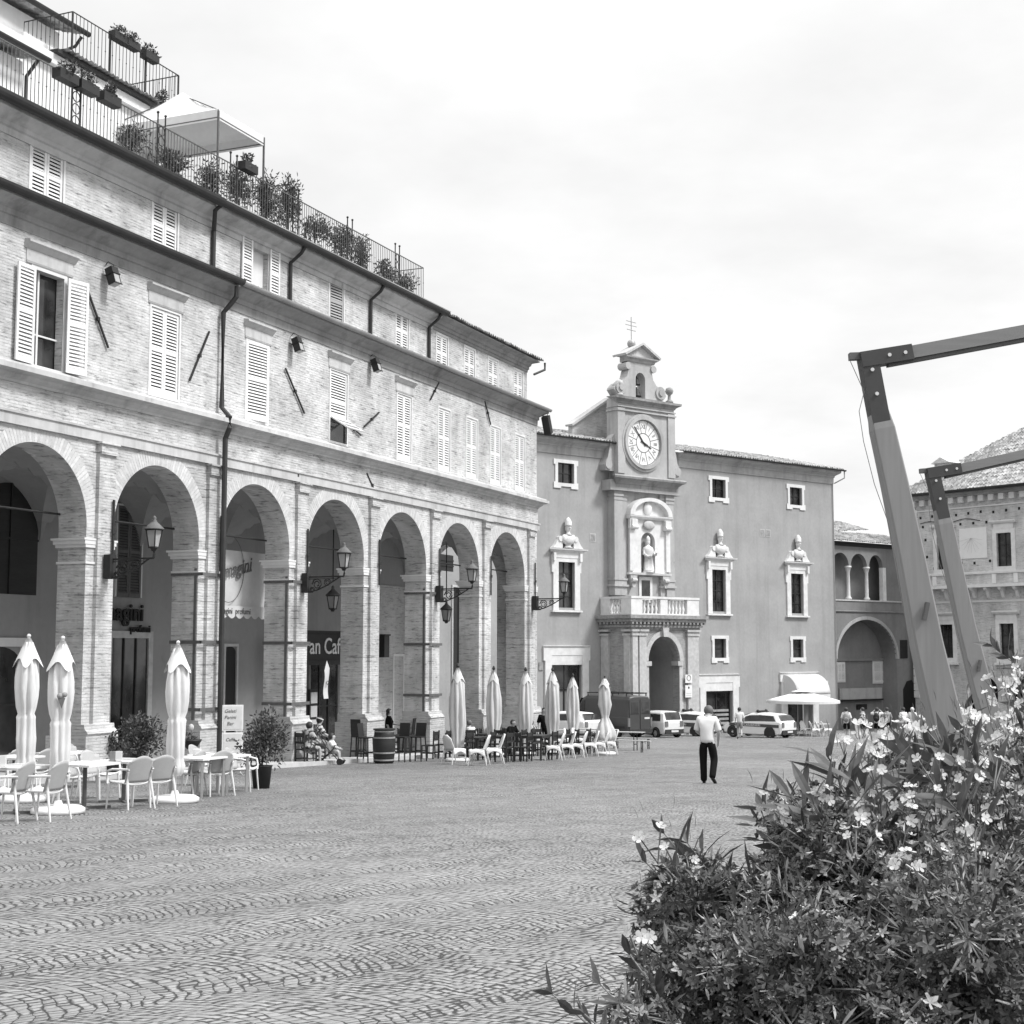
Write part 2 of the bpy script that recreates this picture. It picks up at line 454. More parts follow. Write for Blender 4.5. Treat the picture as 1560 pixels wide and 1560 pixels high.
    def build(s, name, mt, parent=None, smooth=False, loc=None):
        me = bpy.data.meshes.new(name); me.from_pydata(s.v, [], s.f); me.update()
        if smooth: me.polygons.foreach_set('use_smooth', [True] * len(me.polygons))
        me.materials.append(M[mt] if isinstance(mt, str) else mt)
        o = bpy.data.objects.new(name, me); COL.objects.link(o)
        if parent is not None: o.parent = parent
        if loc is not None: o.location = loc
        return o

def tag(o, label=None, cat=None, group=None, kind=None):
    if label: o['label'] = label
    if cat: o['category'] = cat
    if group: o['group'] = group
    if kind: o['kind'] = kind
    return o

def empty(name, loc=(0, 0, 0), rz=0.0, label=None, cat=None, group=None, parent=None):
    o = bpy.data.objects.new(name, None); COL.objects.link(o); o.empty_display_size = .2
    o.location = loc; o.rotation_euler = (0, 0, rz)
    if parent is not None: o.parent = parent
    return tag(o, label, cat, group)

def dup(o, parent=None, loc=None, rz=None, label=None, sc=None):
    kids = [c for c in o.children]
    c = o.copy(); COL.objects.link(c)
    c.parent = parent if parent is not None else (o.parent if o.parent else None)
    if loc is not None: c.location = loc
    if rz is not None: c.rotation_euler = (0, 0, rz)
    if sc is not None: c.scale = (sc, sc, sc)
    if label: c['label'] = label
    for k in kids: dup(k, c)
    return c

def text_mesh(txt, size, ext, shear=0.0, spacing=1.0, bold=0.0):
    cu = bpy.data.curves.new('lettering', 'FONT'); cu.body = txt; cu.size = size; cu.extrude = ext; cu.shear = shear; cu.space_character = spacing; cu.offset = bold
    cu.align_x = 'CENTER'; cu.align_y = 'CENTER'; cu.resolution_u = 3
    ob = bpy.data.objects.new('lettering', cu); COL.objects.link(ob)
    dg = bpy.context.evaluated_depsgraph_get(); me = bpy.data.meshes.new_from_object(ob.evaluated_get(dg))
    bpy.data.objects.remove(ob); return me

def text(name, txt, size, mt, parent, loc, rz=0.0, ext=.005, shear=0.0, tilt=0.0, bold=0.0, spacing=1.0):
    """letters standing upright in the parent's local x-z plane, read from -y"""
    me = text_mesh(txt, size, ext, shear, spacing, bold); me.materials.clear(); me.materials.append(M[mt])
    o = bpy.data.objects.new(name, me); COL.objects.link(o); o.parent = parent
    o.location = loc; o.rotation_euler = (R(90), tilt, rz); return o

def tile_sheet(mb, fn, nu, nv, w=.22, step=.40, amp=.045, jit=.02, rs=None):
    """wavy pantile sheet: fn(u, v, h) -> point, u across 0..nu metres, v up the slope 0..nv metres"""
    rs = rs or random.Random(3)
    cols = max(2, int(nu / w)); rows = max(2, int(nv / step)); sub = 4
    o = len(mb.v); W = cols * sub + 1
    cj = [rs.uniform(-jit, jit) for _ in range(cols * rows * 2 + 10)]
    for r in range(rows):
        for e in (0, 1):
            v = nv * (r + e) / rows
            for i in range(W):
                c = min(i // sub, cols - 1); ph = (i % sub) / sub
                h = amp * math.sin(math.pi * 2 * ph) + (.045 if e == 0 else 0) + cj[(c * 7 + r * 13) % len(cj)]
                mb.v.append(tuple(fn(nu * i / (W - 1), v + (cj[(c * 3 + r * 5) % len(cj)] if e == 0 else 0), h)))
    for r in range(2 * rows - 1):
        for i in range(W - 1):
            a = o + r * W + i; mb.f.append((a, a + 1, a + W + 1, a + W))
    return mb
# ------------------------------------------------------------------ ground
mb = MB()
xs = [-220, -120, -70, -40, -25, -15, -8, -4, 0, 4, 8, 15, 25, 40, 70, 120, 220]
ys = [-60, -30, -15, -8, -3] + [i * 2.0 for i in range(0, 66)] + [140, 170, 230, 320, 420]
for j, y in enumerate(ys):
    for x in xs: mb.v.append((x, y, gz(y)))
nx = len(xs)
for j in range(len(ys) - 1):
    for i in range(nx - 1):
        a = j * nx + i; mb.f.append((a, a + 1, a + nx + 1, a + nx))
tag(mb.build('ground', 'cobble'), kind='structure')

# arcade floor: a raised pavement following the slope, with a kerb of paler stone
mb = MB()
for x0 in range(-10, 30):
    x1 = x0 + 1; P = []
    for x in (x0, x1):
        for y, dz in ((-.95, -.3), (-.95, .12), (7.0, .12)):
            w = FL.world(x, y); P.append((w.x, w.y, FL.ground(x, max(y, -.95)) + dz))
    mb.quad(P[0], P[3], P[4], P[1]); mb.quad(P[1], P[4], P[5], P[2])
tag(mb.build('pavement', 'kerb'), kind='structure')

# ------------------------------------------------------------------ arcaded building
B = 4.64
def win_hole(px, py, w, n=0.0):
    x, _ = FL.hit(px, py, n); return (x - w / 2, x + w / 2)
ab = empty('arcaded_building', (FL.o.x, FL.o.y, 0), FL.a, 'long pale brick building with a tall open arcade and two shuttered storeys', 'building')
XE = 28.6
ops = [(k * B + 2.2, 1.82, 4.5, 1.85) for k in range(-2, 6)]
MB().arch_wall(-9.9, XE, -4.5, 6.66, ops, 0, .85, 28).build('arcade_wall', 'brick', ab)
ea = MB().arch_wall(0, 6.7, -4.5, 6.66, [(3.35, 1.75, 4.5, 1.8)], 0, .6, 20).build('end_wall', 'brick', ab)
ea.location = (XE - .004, .004, 0); ea.rotation_euler = (0, 0, R(90))
# voussoirs: ring of brick on edge, a shade proud of the wall
for cx, hw, zs, rise in ops:
    mb = MB(); n = 64
    for i in range(n):
        a0, a1 = math.pi * (i + .08) / n, math.pi * (i + .92) / n
        q = [(cx - (hw + d) * math.cos(a), zs + (rise + d) * math.sin(a)) for a, d in ((a0, 0), (a1, 0), (a1, .42), (a0, .42))]
        mb.quad(*[(x, -.004, z) for x, z in q])
    mb.build('voussoir_ring', 'voussoir', ab)
for k in range(-2, 7):
    px = k * B
    zp = -.42 - .021 * px
    mb = MB()
    mb.box(px - .31, px + .31, -.10, .02, zp, 6.35)
    mb.box(px - .33, px + .33, -.17, .02, 6.35, 6.42); mb.box(px - .31, px + .31, -.15, .02, 6.42, 6.60); mb.box(px - .36, px + .36, -.20, .02, 6.60, 6.652)
    mb.build('pilaster', 'brick', ab)
    xl, xr = px - .62, px + .38
    if k == 6: xr = XE
    mb = MB()
    for z0, z1, o in ((4.02, 4.10, .05), (4.10, 4.20, .09), (4.20, 4.25, .13), (3.62, 3.68, .03)):
        mb.box(xl - o, xr + (o if k < 6 else 0), -.02 - o * .3, .85 + o, z0, z1)
    mb.build('impost', 'plaster_pale', ab)
    mb = MB()
    mb.box(xl - .10, xr + .10, -.24, .97, -4.5, zp - .12)
    mb.prof(xl - .06, xr + .06, [(-.9, zp - .12), (.22, zp - .12), (.26, zp - .06), (.22, zp), (.16, zp + .05), (.14, zp + .16), (-.9, zp + .16)], .0, .0)
    mb.build('plinth', 'brick_shade', ab)
# iron strapping on some piers
for k in (1, 2, 4):
    px = k * B; xl, xr = px - .62, px + .38; mb = MB()
    top = 3.5
    for z in (3.55, 1.70, -.12):
        mb.box(xl - .03, xr + .03, -.165, -.135, z, z + .09); mb.box(xl - .03, xl - .004, -.165, .88, z, z + .09)
    mb.box(xl - .028, xl - .006, .03, .11, -.75, 3.75)
    mb.build('iron_strap', 'iron_mid', ab)
# wall anchors above the piers
for k in range(0, 7):
    px = k * B
    MB().box(px + .17, px + .23, -.17, -.135, 3.7, 5.25).box(px + .14, px + .26, -.19, -.15, 4.4, 4.5).build('wall_anchor', 'iron', ab)
# entablature
e = .0
MB().prof(-9.9, XE, [(-.02, 6.662), (.09, 6.662), (.09, 6.90), (.13, 6.92), (.13, 6.97), (-.02, 6.97)], 0, 1).build('architrave', 'cornice', ab)
MB().prof(-9.9, XE, [(-.3, 6.974), (.04, 6.974), (.04, 7.62), (-.3, 7.62)], 0, 1).build('frieze', 'brick', ab)
MB().prof(-9.9, XE, [(-.3, 7.622), (.08, 7.622), (.10, 7.68), (.20, 7.74), (.22, 7.80), (.42, 7.85), (.42, 7.97), (.34, 7.985), (.32, 8.03), (.2, 8.055), (.06, 8.12), (-.3, 8.12)], 0, 1).build('sill_cornice', 'cornice', ab)

# first floor wall with window openings
W1 = []
fx = [((251, 540), 1.22), ((392, 582), 1.12), ((516, 625), 1.08), ((616, 652), 1.06), ((677, 673), .98), ((719, 687), .98), ((755, 696), .98), ((792, 706), .98)]
open_l, _ = FL.hit(50, 480); open_r, _ = FL.hit(96, 480)
holes = [(open_l, open_r, 8.16, 10.42)]
for (px, py), w in fx:
    a, b = win_hole(px, py, w); holes.append((a, b, 8.22, 10.52))
MB().holed(-9.9, XE, 8.05, 11.62, holes, 0, .22).build('first_floor_wall', 'brick', ab)
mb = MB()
mb.box(-9.8, XE - .01, .30, .5, 8.05, 11.6); mb.build('unlit_room_sheet', 'black', ab)  # black sheet stands in for the unlit rooms behind the openings

def leaf_mb(w, h, split=.52, slats=11, ang=1):
    mb = MB(); st = .075
    mb.box(0, st, -.02, .02, 0, h); mb.box(w - st, w, -.02, .02, 0, h)
    zs = [0, h * split, h]
    mb.box(st, w - st, -.02, .02, 0, .13); mb.box(st, w - st, -.02, .02, h - .09, h); mb.box(st, w - st, -.02, .02, h * split - .05, h * split + .05)
    for a, b in ((.13, h * split - .05), (h * split + .05, h - .09)):
        n = max(4, int((b - a) / .085))
        for i in range(n):
            z = a + (b - a) * (i + .5) / n; t = (b - a) / n
            mb.quad((st, -.018, z - t * .42), (w - st, -.018, z - t * .42), (w - st, .018, z + t * .36), (st, .018, z + t * .36))
            mb.quad((st, -.018, z - t * .42), (w - st, -.018, z - t * .42), (w - st, -.018, z - t * .28), (st, -.018, z - t * .28))
    return mb
def surround(x0, x1, z0, z1, t=.07, y0=-.012, y1=.02):
    mb = MB()
    mb.box(x0 - t, x0, y0, y1, z0 - t, z1 + t); mb.box(x1, x1 + t, y0, y1, z0 - t, z1 + t); mb.box(x0, x1, y0, y1, z1, z1 + t); mb.box(x0, x1, y0, y1, z0 - t, z0)
    return mb
def closed_window(x0, x1, z0, z1, parent, ybase=0.0, proto={}):
    w, h = round(x1 - x0, 3), round(z1 - z0, 3)
    f = surround(0, w, 0, h).build('window', 'paint_grey', parent, loc=(x0, ybase, z0))
    key = (w, h)
    if key not in proto:
        proto[key] = leaf_mb(w / 2 - .006, h)
        s1 = proto[key].build('shutter', 'paint', f, loc=(0, .04, 0)); proto[key] = s1.data
        s2 = bpy.data.objects.new('shutter', s1.data); COL.objects.link(s2); s2.parent = f; s2.location = (w / 2 + .006, .04, 0)
    else:
        for x in (0, w / 2 + .006):
            s = bpy.data.objects.new('shutter', proto[key]); COL.objects.link(s); s.parent = f; s.location = (x, .04, 0)
    return f
# hinged-open window at the left
x0, x1 = open_l, open_r
fo = surround(x0, x1, 8.16, 10.42, .10).build('window', 'white', ab); tag(fo, 'open window with its shutters folded back')
lw = (x1 - x0) / 2 + .12
for side, xx in ((-1, x0 - .02 - lw), (1, x1 + .02)):
    s = leaf_mb(lw, 2.30).build('shutter', 'paint', fo, loc=(xx, -.09 - .02, 8.14))
    if side > 0: s.rotation_euler = (0, 0, R(-9))
    else: s.rotation_euler = (0, 0, R(4))
mb = MB(); mb.box(x0, x0 + .06, .15, .2, 8.16, 10.42); mb.box(x0 + .30, x0 + .36, .15, .2, 8.16, 10.42); mb.box(x0, x1, .16, .19, 8.9, 8.94)
mb.build('casement', 'paint_grey', fo)
MB().box(x0 + .36, x1, .24, .26, 8.16, 10.42).build('pane', 'glass', fo)
for i, h in enumerate(holes[1:]):
    a, b, z0, z1 = h
    if i == 1:                                    # ajar single shutter
        f = surround(a, b, z0, z1).build('window', 'paint_grey', ab); s = leaf_mb(b - a - .10, z1 - z0).build('shutter', 'paint', f, loc=(a, .02, z0)); s.rotation_euler = (0, 0, R(-5)); tag(f, 'window with one shutter ajar')
    elif i == 2:                                  # lower part of the shutter propped outwards
        f = surround(a, b, z0, z1).build('window', 'paint_grey', ab); tag(f, 'window with the lower shutter flap propped out')
        leaf_mb(b - a, 1.55, .35).build('shutter', 'paint', f, loc=(a, .04, z0 + .75))
        fl = leaf_mb(b - a, .74, .5).build('shutter', 'paint', f, loc=(a, -.02, z0 + .74)); fl.rotation_euler = (R(122), 0, 0); fl.location = (a, -.03, z0 + .76)
        MB().box(a, b, .06, .09, z0, z0 + .72).build('pane', 'glass', f)
    else: closed_window(a, b, z0, z1, ab)
# moulded hoods over the left windows
for xa, xb, zt in ((open_l - .35, open_r + .35, 11.05), (holes[1][0] - .2, holes[1][1] + .2, 11.12), (holes[2][0] - .2, holes[2][1] + .2, 11.10), (holes[3][0] - .2, holes[3][1] + .2, 11.10), (holes[4][0] - .2, holes[4][1] + .2, 11.10)):
    MB().prof(xa, xb, [(-.01, zt - .20), (.03, zt - .20), (.06, zt - .17), (.12, zt - .10), (.17, zt - .06), (.17, zt - .01), (-.01, zt + .02)], 0, 0).prof(xa + .06, xb - .06, [(-.01, zt - .53), (.03, zt - .53), (.045, zt - .49), (-.01, zt - .48)]).box(xa + .06, xb - .06, -.022, .01, zt - .478, zt - .203).build('window_hood', 'cornice', ab)
# diagonal tie bars
def tie(p, q):
    (xa, za), (xb, zb) = FL.hit(*p, .03), FL.hit(*q, .03)
    mb = MB().bar((xa, -.05, za), (xb, -.05, zb), .045, .04, up=Vector((0, 1, 0)))
    mx, mz = (xa + xb) / 2, (za + zb) / 2; mb.box(mx - .045, mx + .045, -.09, -.02, mz - .045, mz + .045)
    mb.build('tie_bar', 'iron', ab)
for p, q in (((132, 441), (164, 530)), ((318, 505), (288, 580)), ((434, 561), (463, 630)), ((577, 628), (554, 650)), ((530, 646), (549, 663)), ((668, 583), (655, 609)), ((738, 611), (747, 647)), ((558, 721), (574, 757)), ((447, 718), (457, 731))): tie(p, q)

# middle cornice and gutter
EAVE = [(-.02, 11.22), (.03, 11.22), (.04, 11.45), (.09, 11.47), (.09, 11.60), (.16, 11.64), (.26, 11.72), (.38, 11.78), (.42, 11.80), (.42, 11.90), (-.3, 11.95)]
MB().prof(-9.9, XE, EAVE, 0, 1).build('eave_cornice', 'cornice_dark', ab)
def gutter(x0, x1, out, z, mt, r=.11, parent=ab, name='gutter'):
    pts = [(out + r * (1 - math.cos(a)) , z - r * 1.2 * math.sin(a)) for a in [math.pi * i / 8 for i in range(9)]]
    pts += [(q[0] * 1 - (.015 if q[0] > out + r else -.015), q[1] + .012) for q in reversed(pts)]
    return MB().prof(x0, x1, pts).build(name, mt, parent)
gutter(-9.9, 5.1, .40, 11.96, 'gutter', .13)
gutter(5.16, XE + .4, .40, 11.95, 'gutter_light', .09)
mb = MB(); tile_sheet(mb, lambda u, v, h: (-9.9 + u, -.46 + v, 11.96 + v * .16 + h * .6), XE + .45 + 9.9, .70, .2, .4).build('lower_roof_edge', 'tile', ab)

# second floor, set back a little
NB = .20
g2 = [((73, 245), 1.12), ((252, 332), 1.08), ((513, 450), .92), ((613, 495), .95)]
hol2 = []
for (px, py), w in g2:
    a, b = win_hole(px, py, w, -NB); hol2.append((a, b, 11.95, 13.72))
oa, _ = FL.hit(383, 400, -NB); ob_, _ = FL.hit(408, 400, -NB)
hol2.append((oa, ob_, 11.95, 13.78))
XB = FL.hit(656, 480, -NB)[0]
MB().holed(-9.9, XB, 11.8, 13.80, hol2, NB, .2).build('second_floor_wall', 'brick', ab)
for i, h in enumerate(hol2[:-1]):
    if i == 2:
        f = surround(*h, y0=NB - .012, y1=NB + .02).build('window', 'paint_grey', ab); s = leaf_mb(h[1] - h[0] - .12, h[3] - h[2]).build('shutter', 'plastic_grey', f, loc=(h[0], NB + .02, h[2])); s.rotation_euler = (0, 0, R(-5)); tag(f, 'window with a dull grey shutter ajar')
    else: closed_window(*h, ab, NB)
a, b, c, d = hol2[-1]
f = surround(a, b, c, d, y0=NB - .012, y1=NB + .02).build('window', 'white', ab); tag(f, 'open upper window with shutters folded back')
MB().box(a + .05, b, NB + .16, NB + .19, c, d).build('pane', 'plaster_pale', f)
lw = (b - a) * .62
leaf_mb(lw, 1.95).build('shutter', 'paint', f, loc=(a - lw - .03, NB - .06, 11.85)); leaf_mb(lw, 1.95).build('shutter', 'paint', f, loc=(b + .03, NB - .06, 11.85))
MB().box(-9.8, XB - .02, NB + .24, NB + .4, 11.8, 13.78).build('unlit_room_sheet', 'black', ab)  # room darkness put in as a black sheet
EV2 = [(-.5, 13.42), (-.16, 13.42), (-.15, 13.58), (-.08, 13.60), (-.08, 13.70), (.0, 13.74), (.16, 13.82), (.24, 13.87), (.24, 13.99), (-.5, 13.995)]
MB().prof(-9.9, XB + .1, EV2).build('eave_cornice', 'cornice', ab)
gutter(-9.9, 4.2, .25, 14.06, 'gutter', .16); gutter(4.26, XB + .25, .25, 14.06, 'gutter', .12)
MB().box(4.26, XB + .3, -.50, .9, 14.065, 14.10).build('roof_edge', 'gutter_light', ab)
MB().box(-9.9, XB, .52, 9.5, 13.90, 14.02).build('terrace_floor', 'stone', ab)
# lower right block of the second floor
zt_r = FL.hit(740, 508, .35)[1]
hol3 = []
for px, py in ((674, 520), (716, 545), (752, 558), (790, 580)):
    a, b = win_hole(px, py, .95, -NB); hol3.append((a, b, 11.95, zt_r - .62))
XE2 = FL.hit(803, 570, -NB)[0]
MB().holed(XB + .004, XE2, 11.8, zt_r - .25, hol3, NB + .01, .2).build('second_floor_wall', 'brick', ab)
for h in hol3: closed_window(*h, ab, NB + .01)
MB().box(XB + .02, XE2 - .02, NB + .24, NB + .4, 11.8, zt_r - .27).build('unlit_room_sheet', 'black', ab)  # black sheet for the dark rooms of this block
MB().prof(XB + .1, XE2, [(-.5, zt_r - .52), (-.17, zt_r - .52), (-.16, zt_r - .42), (-.10, zt_r - .40), (-.10, zt_r - .3), (-.02, zt_r - .26), (.02, zt_r - .16), (.26, zt_r - .08), (.3, zt_r - .04), (-.5, zt_r + .02)], 0, 1).build('eave_cornice', 'cornice_dark', ab)
mb = MB(); tile_sheet(mb, lambda u, v, h: (XB - .1 + u, -.42 + v, zt_r + v * .30 + h), XE2 + .55 - XB, 4.6, .2, .4).build('roof', 'tile', ab)
MB().box(XE2 - .5, XE2 - .01, NB + .02, 9, 11.8, zt_r - .2).build('upper_end_wall', 'brick', ab)
# drain pipes
def pipe(pts, r=.06, mt='gutter'):
    MB().tube(pts, r, 8).build('drainpipe', mt, ab)
xq = FL.hit(338, 700, .18)[0]
pipe([(xq + .12, -.50, 11.75), (xq + .12, -.48, 11.45), (xq + .05, -.3, 11.2), (xq, -.14, 11.0), (xq, -.14, 8.3), (xq, -.42, 8.0), (xq, -.42, 7.7), (xq, -.28, 7.4), (xq, -.28, FL.ground(xq, -.3))], .075)
x4 = FL.hit(327, 340, -.1)[0]
pipe([(4.23, -.36, 13.92), (4.1, -.26, 13.74), (x4, NB - .08, 13.35), (x4, NB - .08, 12.25), (x4 + .15, NB - .1, 12.1), (xq + .05, NB - .12, 12.05), (xq + .12, -.3, 12.0), (xq + .12, -.5, 11.85)], .065)
for px, py in ((444, 400), (566, 470), (655, 500)):
    x = FL.hit(px, py, -.1)[0]
    pipe([(x + .1, -.32, 13.94), (x + .06, -.22, 13.74), (x, NB - .08, 13.45), (x, NB - .08, 11.9)], .06)
xz = XE2 + .02
pipe([(xz + .5, -.42, zt_r - .05), (xz + .5, -.42, zt_r - .35), (xz + .02, -.1, zt_r - .62)], .05)
# rest of the shell, the vaults and the wall behind the arcade
MB().box(-9.9, XE - .61, .9, 10, 6.95, 7.05).build('upper_floor', 'plaster_in', ab)
MB().box(-9.9, XE - .02, 9.6, 10, -4.5, 13.9).build('rear_wall', 'brick_far', ab)
MB().box(-10.2, -9.9, 0, 10, -4.5, 13.9).build('end_wall', 'brick', ab)
YB = 5.9
for k in range(-2, 6):
    cx = k * B + 2.2; mb = MB(); N = 22; o = 0
    def vz(x, y):
        a = max(0, 1 - (x / 2.33) ** 2); b = max(0, 1 - (y / 2.54) ** 2)
        return 4.35 + 2.15 * math.sqrt(max(a, b))
    for i in range(N + 1):
        for j in range(N + 1):
            x = -2.32 + 4.64 * i / N; y = -2.53 + 5.06 * j / N; mb.v.append((cx + x, .86 + 2.53 + y, vz(x, y)))
    for i in range(N):
        for j in range(N):
            a = i * (N + 1) + j; mb.f.append((a, a + 1, a + N + 2, a + N + 1))
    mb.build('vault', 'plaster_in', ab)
    # rib against the back wall above the springing, and pilaster strip
    if k >= 5: MB().box(cx - 2.32 - .35, cx - 2.32 + .35, YB - .16, YB + .02, -4, 4.36).build('wall_strip', 'plaster_in', ab)
    MB().tube([(cx - 1.85, .80, 4.85), (cx + 1.85, .80, 4.85)], .028, 6).build('tie_rod', 'iron', ab)
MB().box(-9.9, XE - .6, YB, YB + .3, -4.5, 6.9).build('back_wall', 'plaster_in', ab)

def LB(px, py, n=-YB): return FL.hit(px, py, n)
def lrect(px0, py0, px1, py1, n=-YB):
    xa, za = LB(px0, (py0 + py1) / 2, n); xb, _ = LB(px1, (py0 + py1) / 2, n)
    _, zt = LB((px0 + px1) / 2, py0, n); _, zb = LB((px0 + px1) / 2, py1, n)
    return xa, xb, zb, zt
def opening(px0, py0, px1, py1, name, frame=None, arch=False, grid=(0, 0), mt='black', t=.14, floor=False):
    """door or window on the wall at the back of the arcade: panel, frame, glazing bars"""
    x0, x1, z0, z1 = lrect(px0, py0, px1, py1)
    if floor: z0 = FL.ground((x0 + x1) / 2, YB) + .12
    mb = MB(); hw = (x1 - x0) / 2; cx = (x0 + x1) / 2
    if arch:
        zs = z1 - hw * .55
        poly = [(x0, z0), (x1, z0)] + [(cx + hw * math.cos(a), zs + hw * .55 * math.sin(a)) for a in [math.pi * i / 12 for i in range(13)]]
        mb.prism(poly, YB - .02, YB + .01)
    else: mb.box(x0, x1, YB - .02, YB + .01, z0, z1)
    ob = mb.build(name, mt, ab)
    if frame:
        mb = MB(); mb.box(x0 - t, x0, YB - .08, YB + .01, z0, z1 + t); mb.box(x1, x1 + t, YB - .08, YB + .01, z0, z1 + t); mb.box(x0, x1, YB - .08, YB + .01, z1, z1 + t)
        mb.build('frame', frame, ob)
    nx_, nz = grid
    if nx_ or nz:
        mb = MB()
        for i in range(1, nx_ + 1):
            x = x0 + (x1 - x0) * i / (nx_ + 1); mb.box(x - .03, x + .03, YB - .06, YB - .02, z0, z1)
        for i in range(1, nz + 1):
            z = z0 + (z1 - z0) * i / (nz + 1); mb.box(x0, x1, YB - .055, YB - .02, z - .03, z + .03)
        mb.build('glazing_bar', 'wood_dark', ob)
    return ob, (x0, x1, z0, z1)
opening(-30, 735, 57, 905, 'window', None, True, (1, 1), 'wood_dark')
opening(-40, 985, 28, 1150, 'door', 'plaster_pale', True, (1, 1), 'glass', .25, True)
w, r = opening(176, 772, 213, 910, 'window', 'plaster_pale', False, (0, 0), 'wood_dark', .06)
lw = (r[1] - r[0]) / 2
for q in (0, 1): leaf_mb(lw - .02, r[3] - r[2], .5).build('shutter', 'iron_mid', w, loc=(r[0] + q * lw, YB - .06, r[2]))
opening(166, 972, 222, 1150, 'door', 'stone', False, (2, 0), 'glass', .22, True)
opening(340, 985, 357, 1150, 'door', 'stone', True, (0, 0), 'black', .1, True)
opening(340, 770, 352, 828, 'window', None, False, (0, 0), 'black')
opening(470, 1010, 512, 1150, 'door', 'wood_mid', False, (2, 1), 'glass', .12, True)
opening(598, 1000, 612, 1130, 'door', 'plaster_pale', True, (0, 1), 'glass', .1, True)
opening(578, 1020, 584, 1130, 'door', None, False, (0, 0), 'black', .1, True)
opening(688, 895, 706, 1130, 'door', 'stone', False, (1, 0), 'wood_dark', .1, True)
opening(668, 845, 690, 870, 'window', None, False, (0, 2), 'wood_dark')
# brick facing of the last bays inside
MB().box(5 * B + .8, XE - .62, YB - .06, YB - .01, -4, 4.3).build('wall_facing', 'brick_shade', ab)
# ------------------------------------------------------------------ foliage helpers
def leaf_quad(mb, p, d, up, L, w, bend=.15):
    """folded lanceolate leaf from p along d"""
    d = d.normalized(); x = d.cross(up)
    if x.length < 1e-3: x = d.cross(Vector((1, 0, 0)))
    x.normalize(); n = x.cross(d)
    o = len(mb.v)
    for t, ww in ((0, .12), (.3, .85), (.62, .9), (1, .02)):
        c = p + d * (L * t) - n * (bend * L * t * t)
        for s, k in ((-1, .10), (0, 0), (1, .10)):
            mb.v.append(tuple(c + x * (s * w * .5 * ww) + n * (k * w * ww)))
    for i in range(3):
        a = o + i * 3; mb.f += [(a, a + 1, a + 4, a + 3), (a + 1, a + 2, a + 5, a + 4)]
def rvec(rs):
    while True:
        v = Vector((rs.uniform(-1, 1), rs.uniform(-1, 1), rs.uniform(-1, 1)))
        if .05 < v.length < 1: return v.normalized()
def clump(mb, c, rad, n, L, w, rs, shell=.55, lumps=7):
    """crown of leaves gathered in uneven lumps"""
    c = Vector(c); cs = []
    for _ in range(lumps):
        v = rvec(rs) * rs.uniform(.25, .75); cs.append((Vector((v.x * rad[0], v.y * rad[1], v.z * rad[2])), rs.uniform(.35, .6)))
    for _ in range(n):
        o, k = rs.choice(cs); v = rvec(rs) * (rs.uniform(shell, 1) ** .7)
        p = c + o + Vector((v.x * rad[0], v.y * rad[1], v.z * rad[2])) * k
        d = (v + rvec(rs) * .9 + Vector((0, 0, .25))).normalized()
        leaf_quad(mb, p, d, rvec(rs), L * rs.uniform(.6, 1.3), w * rs.uniform(.7, 1.2), rs.uniform(-.1, .3))
def LW(x, y, z): return FL.world(x, y, z)

# ------------------------------------------------------------------ rooftop of the arcaded building
def rail(mb, a, b, h, step=.13, r=.009, top=.016, posts=None):
    a, b = Vector(a), Vector(b); L = (b - a).length; n = int(L / step)
    mb.bar(a + Vector((0, 0, h)), b + Vector((0, 0, h)), top * 2, top * 1.5); mb.bar(a + Vector((0, 0, .08)), b + Vector((0, 0, .08)), top, top)
    for i in range(n + 1):
        p = a.lerp(b, i / n); mb.bar(p + Vector((0, 0, .0)), p + Vector((0, 0, h)), r * 1.6)
        if i % 2: mb.ball(p + Vector((0, 0, h * .55)), r * 2.4, 6, 4)
    return mb
ZR = 14.075
xr_end = FL.hit(645, 415, .3)[0]
tr_ = empty('terrace_railing', FL.world(-9.5, -.30, ZR), FL.a, 'black wrought iron railing along the rooftop terrace above the gutter', 'railing')
mb = rail(MB(), (0, 0, 0), (xr_end + 9.5, 0, 0), 1.22); mb = rail(mb, (xr_end + 9.5, 0, 0), (xr_end + 9.5, 2.5, 0), 1.22); mb.build('bar_panel', 'iron_mid', tr_)
x = 1.0
while x < xr_end + 9.5:
    mb = MB()
    for s in (-.16, .16): mb.bar((x + s, 0, 0), (x + s, 0, 1.5), .03)
    for z in (.2, .5, .8, 1.08): mb.tube([(x + .13 * math.cos(t), 0, z + .13 * math.sin(t)) for t in [i * .7 for i in range(10)]], .014, 5)
    for s in (-.16, .16): mb.ball((x + s, 0, 1.54), .04, 6, 5)
    mb.build('scroll_post', 'iron', tr_); x += 3.35
# set-back rooftop house
ph = empty('rooftop_house', FL.world(0, 0, ZR), FL.a, 'pale set-back rooftop house with tiled eaves behind the terrace', 'building')
def HP(px, py, n): x, z = FL.hit(px, py, n); return x, z - ZR
x1, z1 = HP(62, 96, -3.0); z1 = HP(30, 76, -3.0)[1]
MB().box(-9.5, x1 - .35, 3.3, 6.9, .0, z1 - .1).build('wall', 'plaster_pale', ph)
mb = MB(); tile_sheet(mb, lambda u, v, h: (-9.5 + u, 2.85 + v, z1 + v * .22 + h * .6), x1 + 9.5, 3.6, .2, .4).build('roof', 'tile', ph)
gutter(-9.5, x1, -2.8, z1, 'gutter', .09, ph)
MB().tube([(x1 - .2, 2.9, z1 - .05), (x1 - .3, 3.2, z1 - .5), (x1 - .3, 3.2, 0)], .05, 6).build('drainpipe', 'gutter', ph)
x2a = HP(98, 80, -4.2)[0]; x2b, z2 = HP(243, 152, -4.2); z2 = HP(170, 116, -4.2)[1]
MB().box(x1 - .3, x2b - .4, 4.6, 9.4, 0, z2 - .14).build('wall', 'plaster_pale', ph)
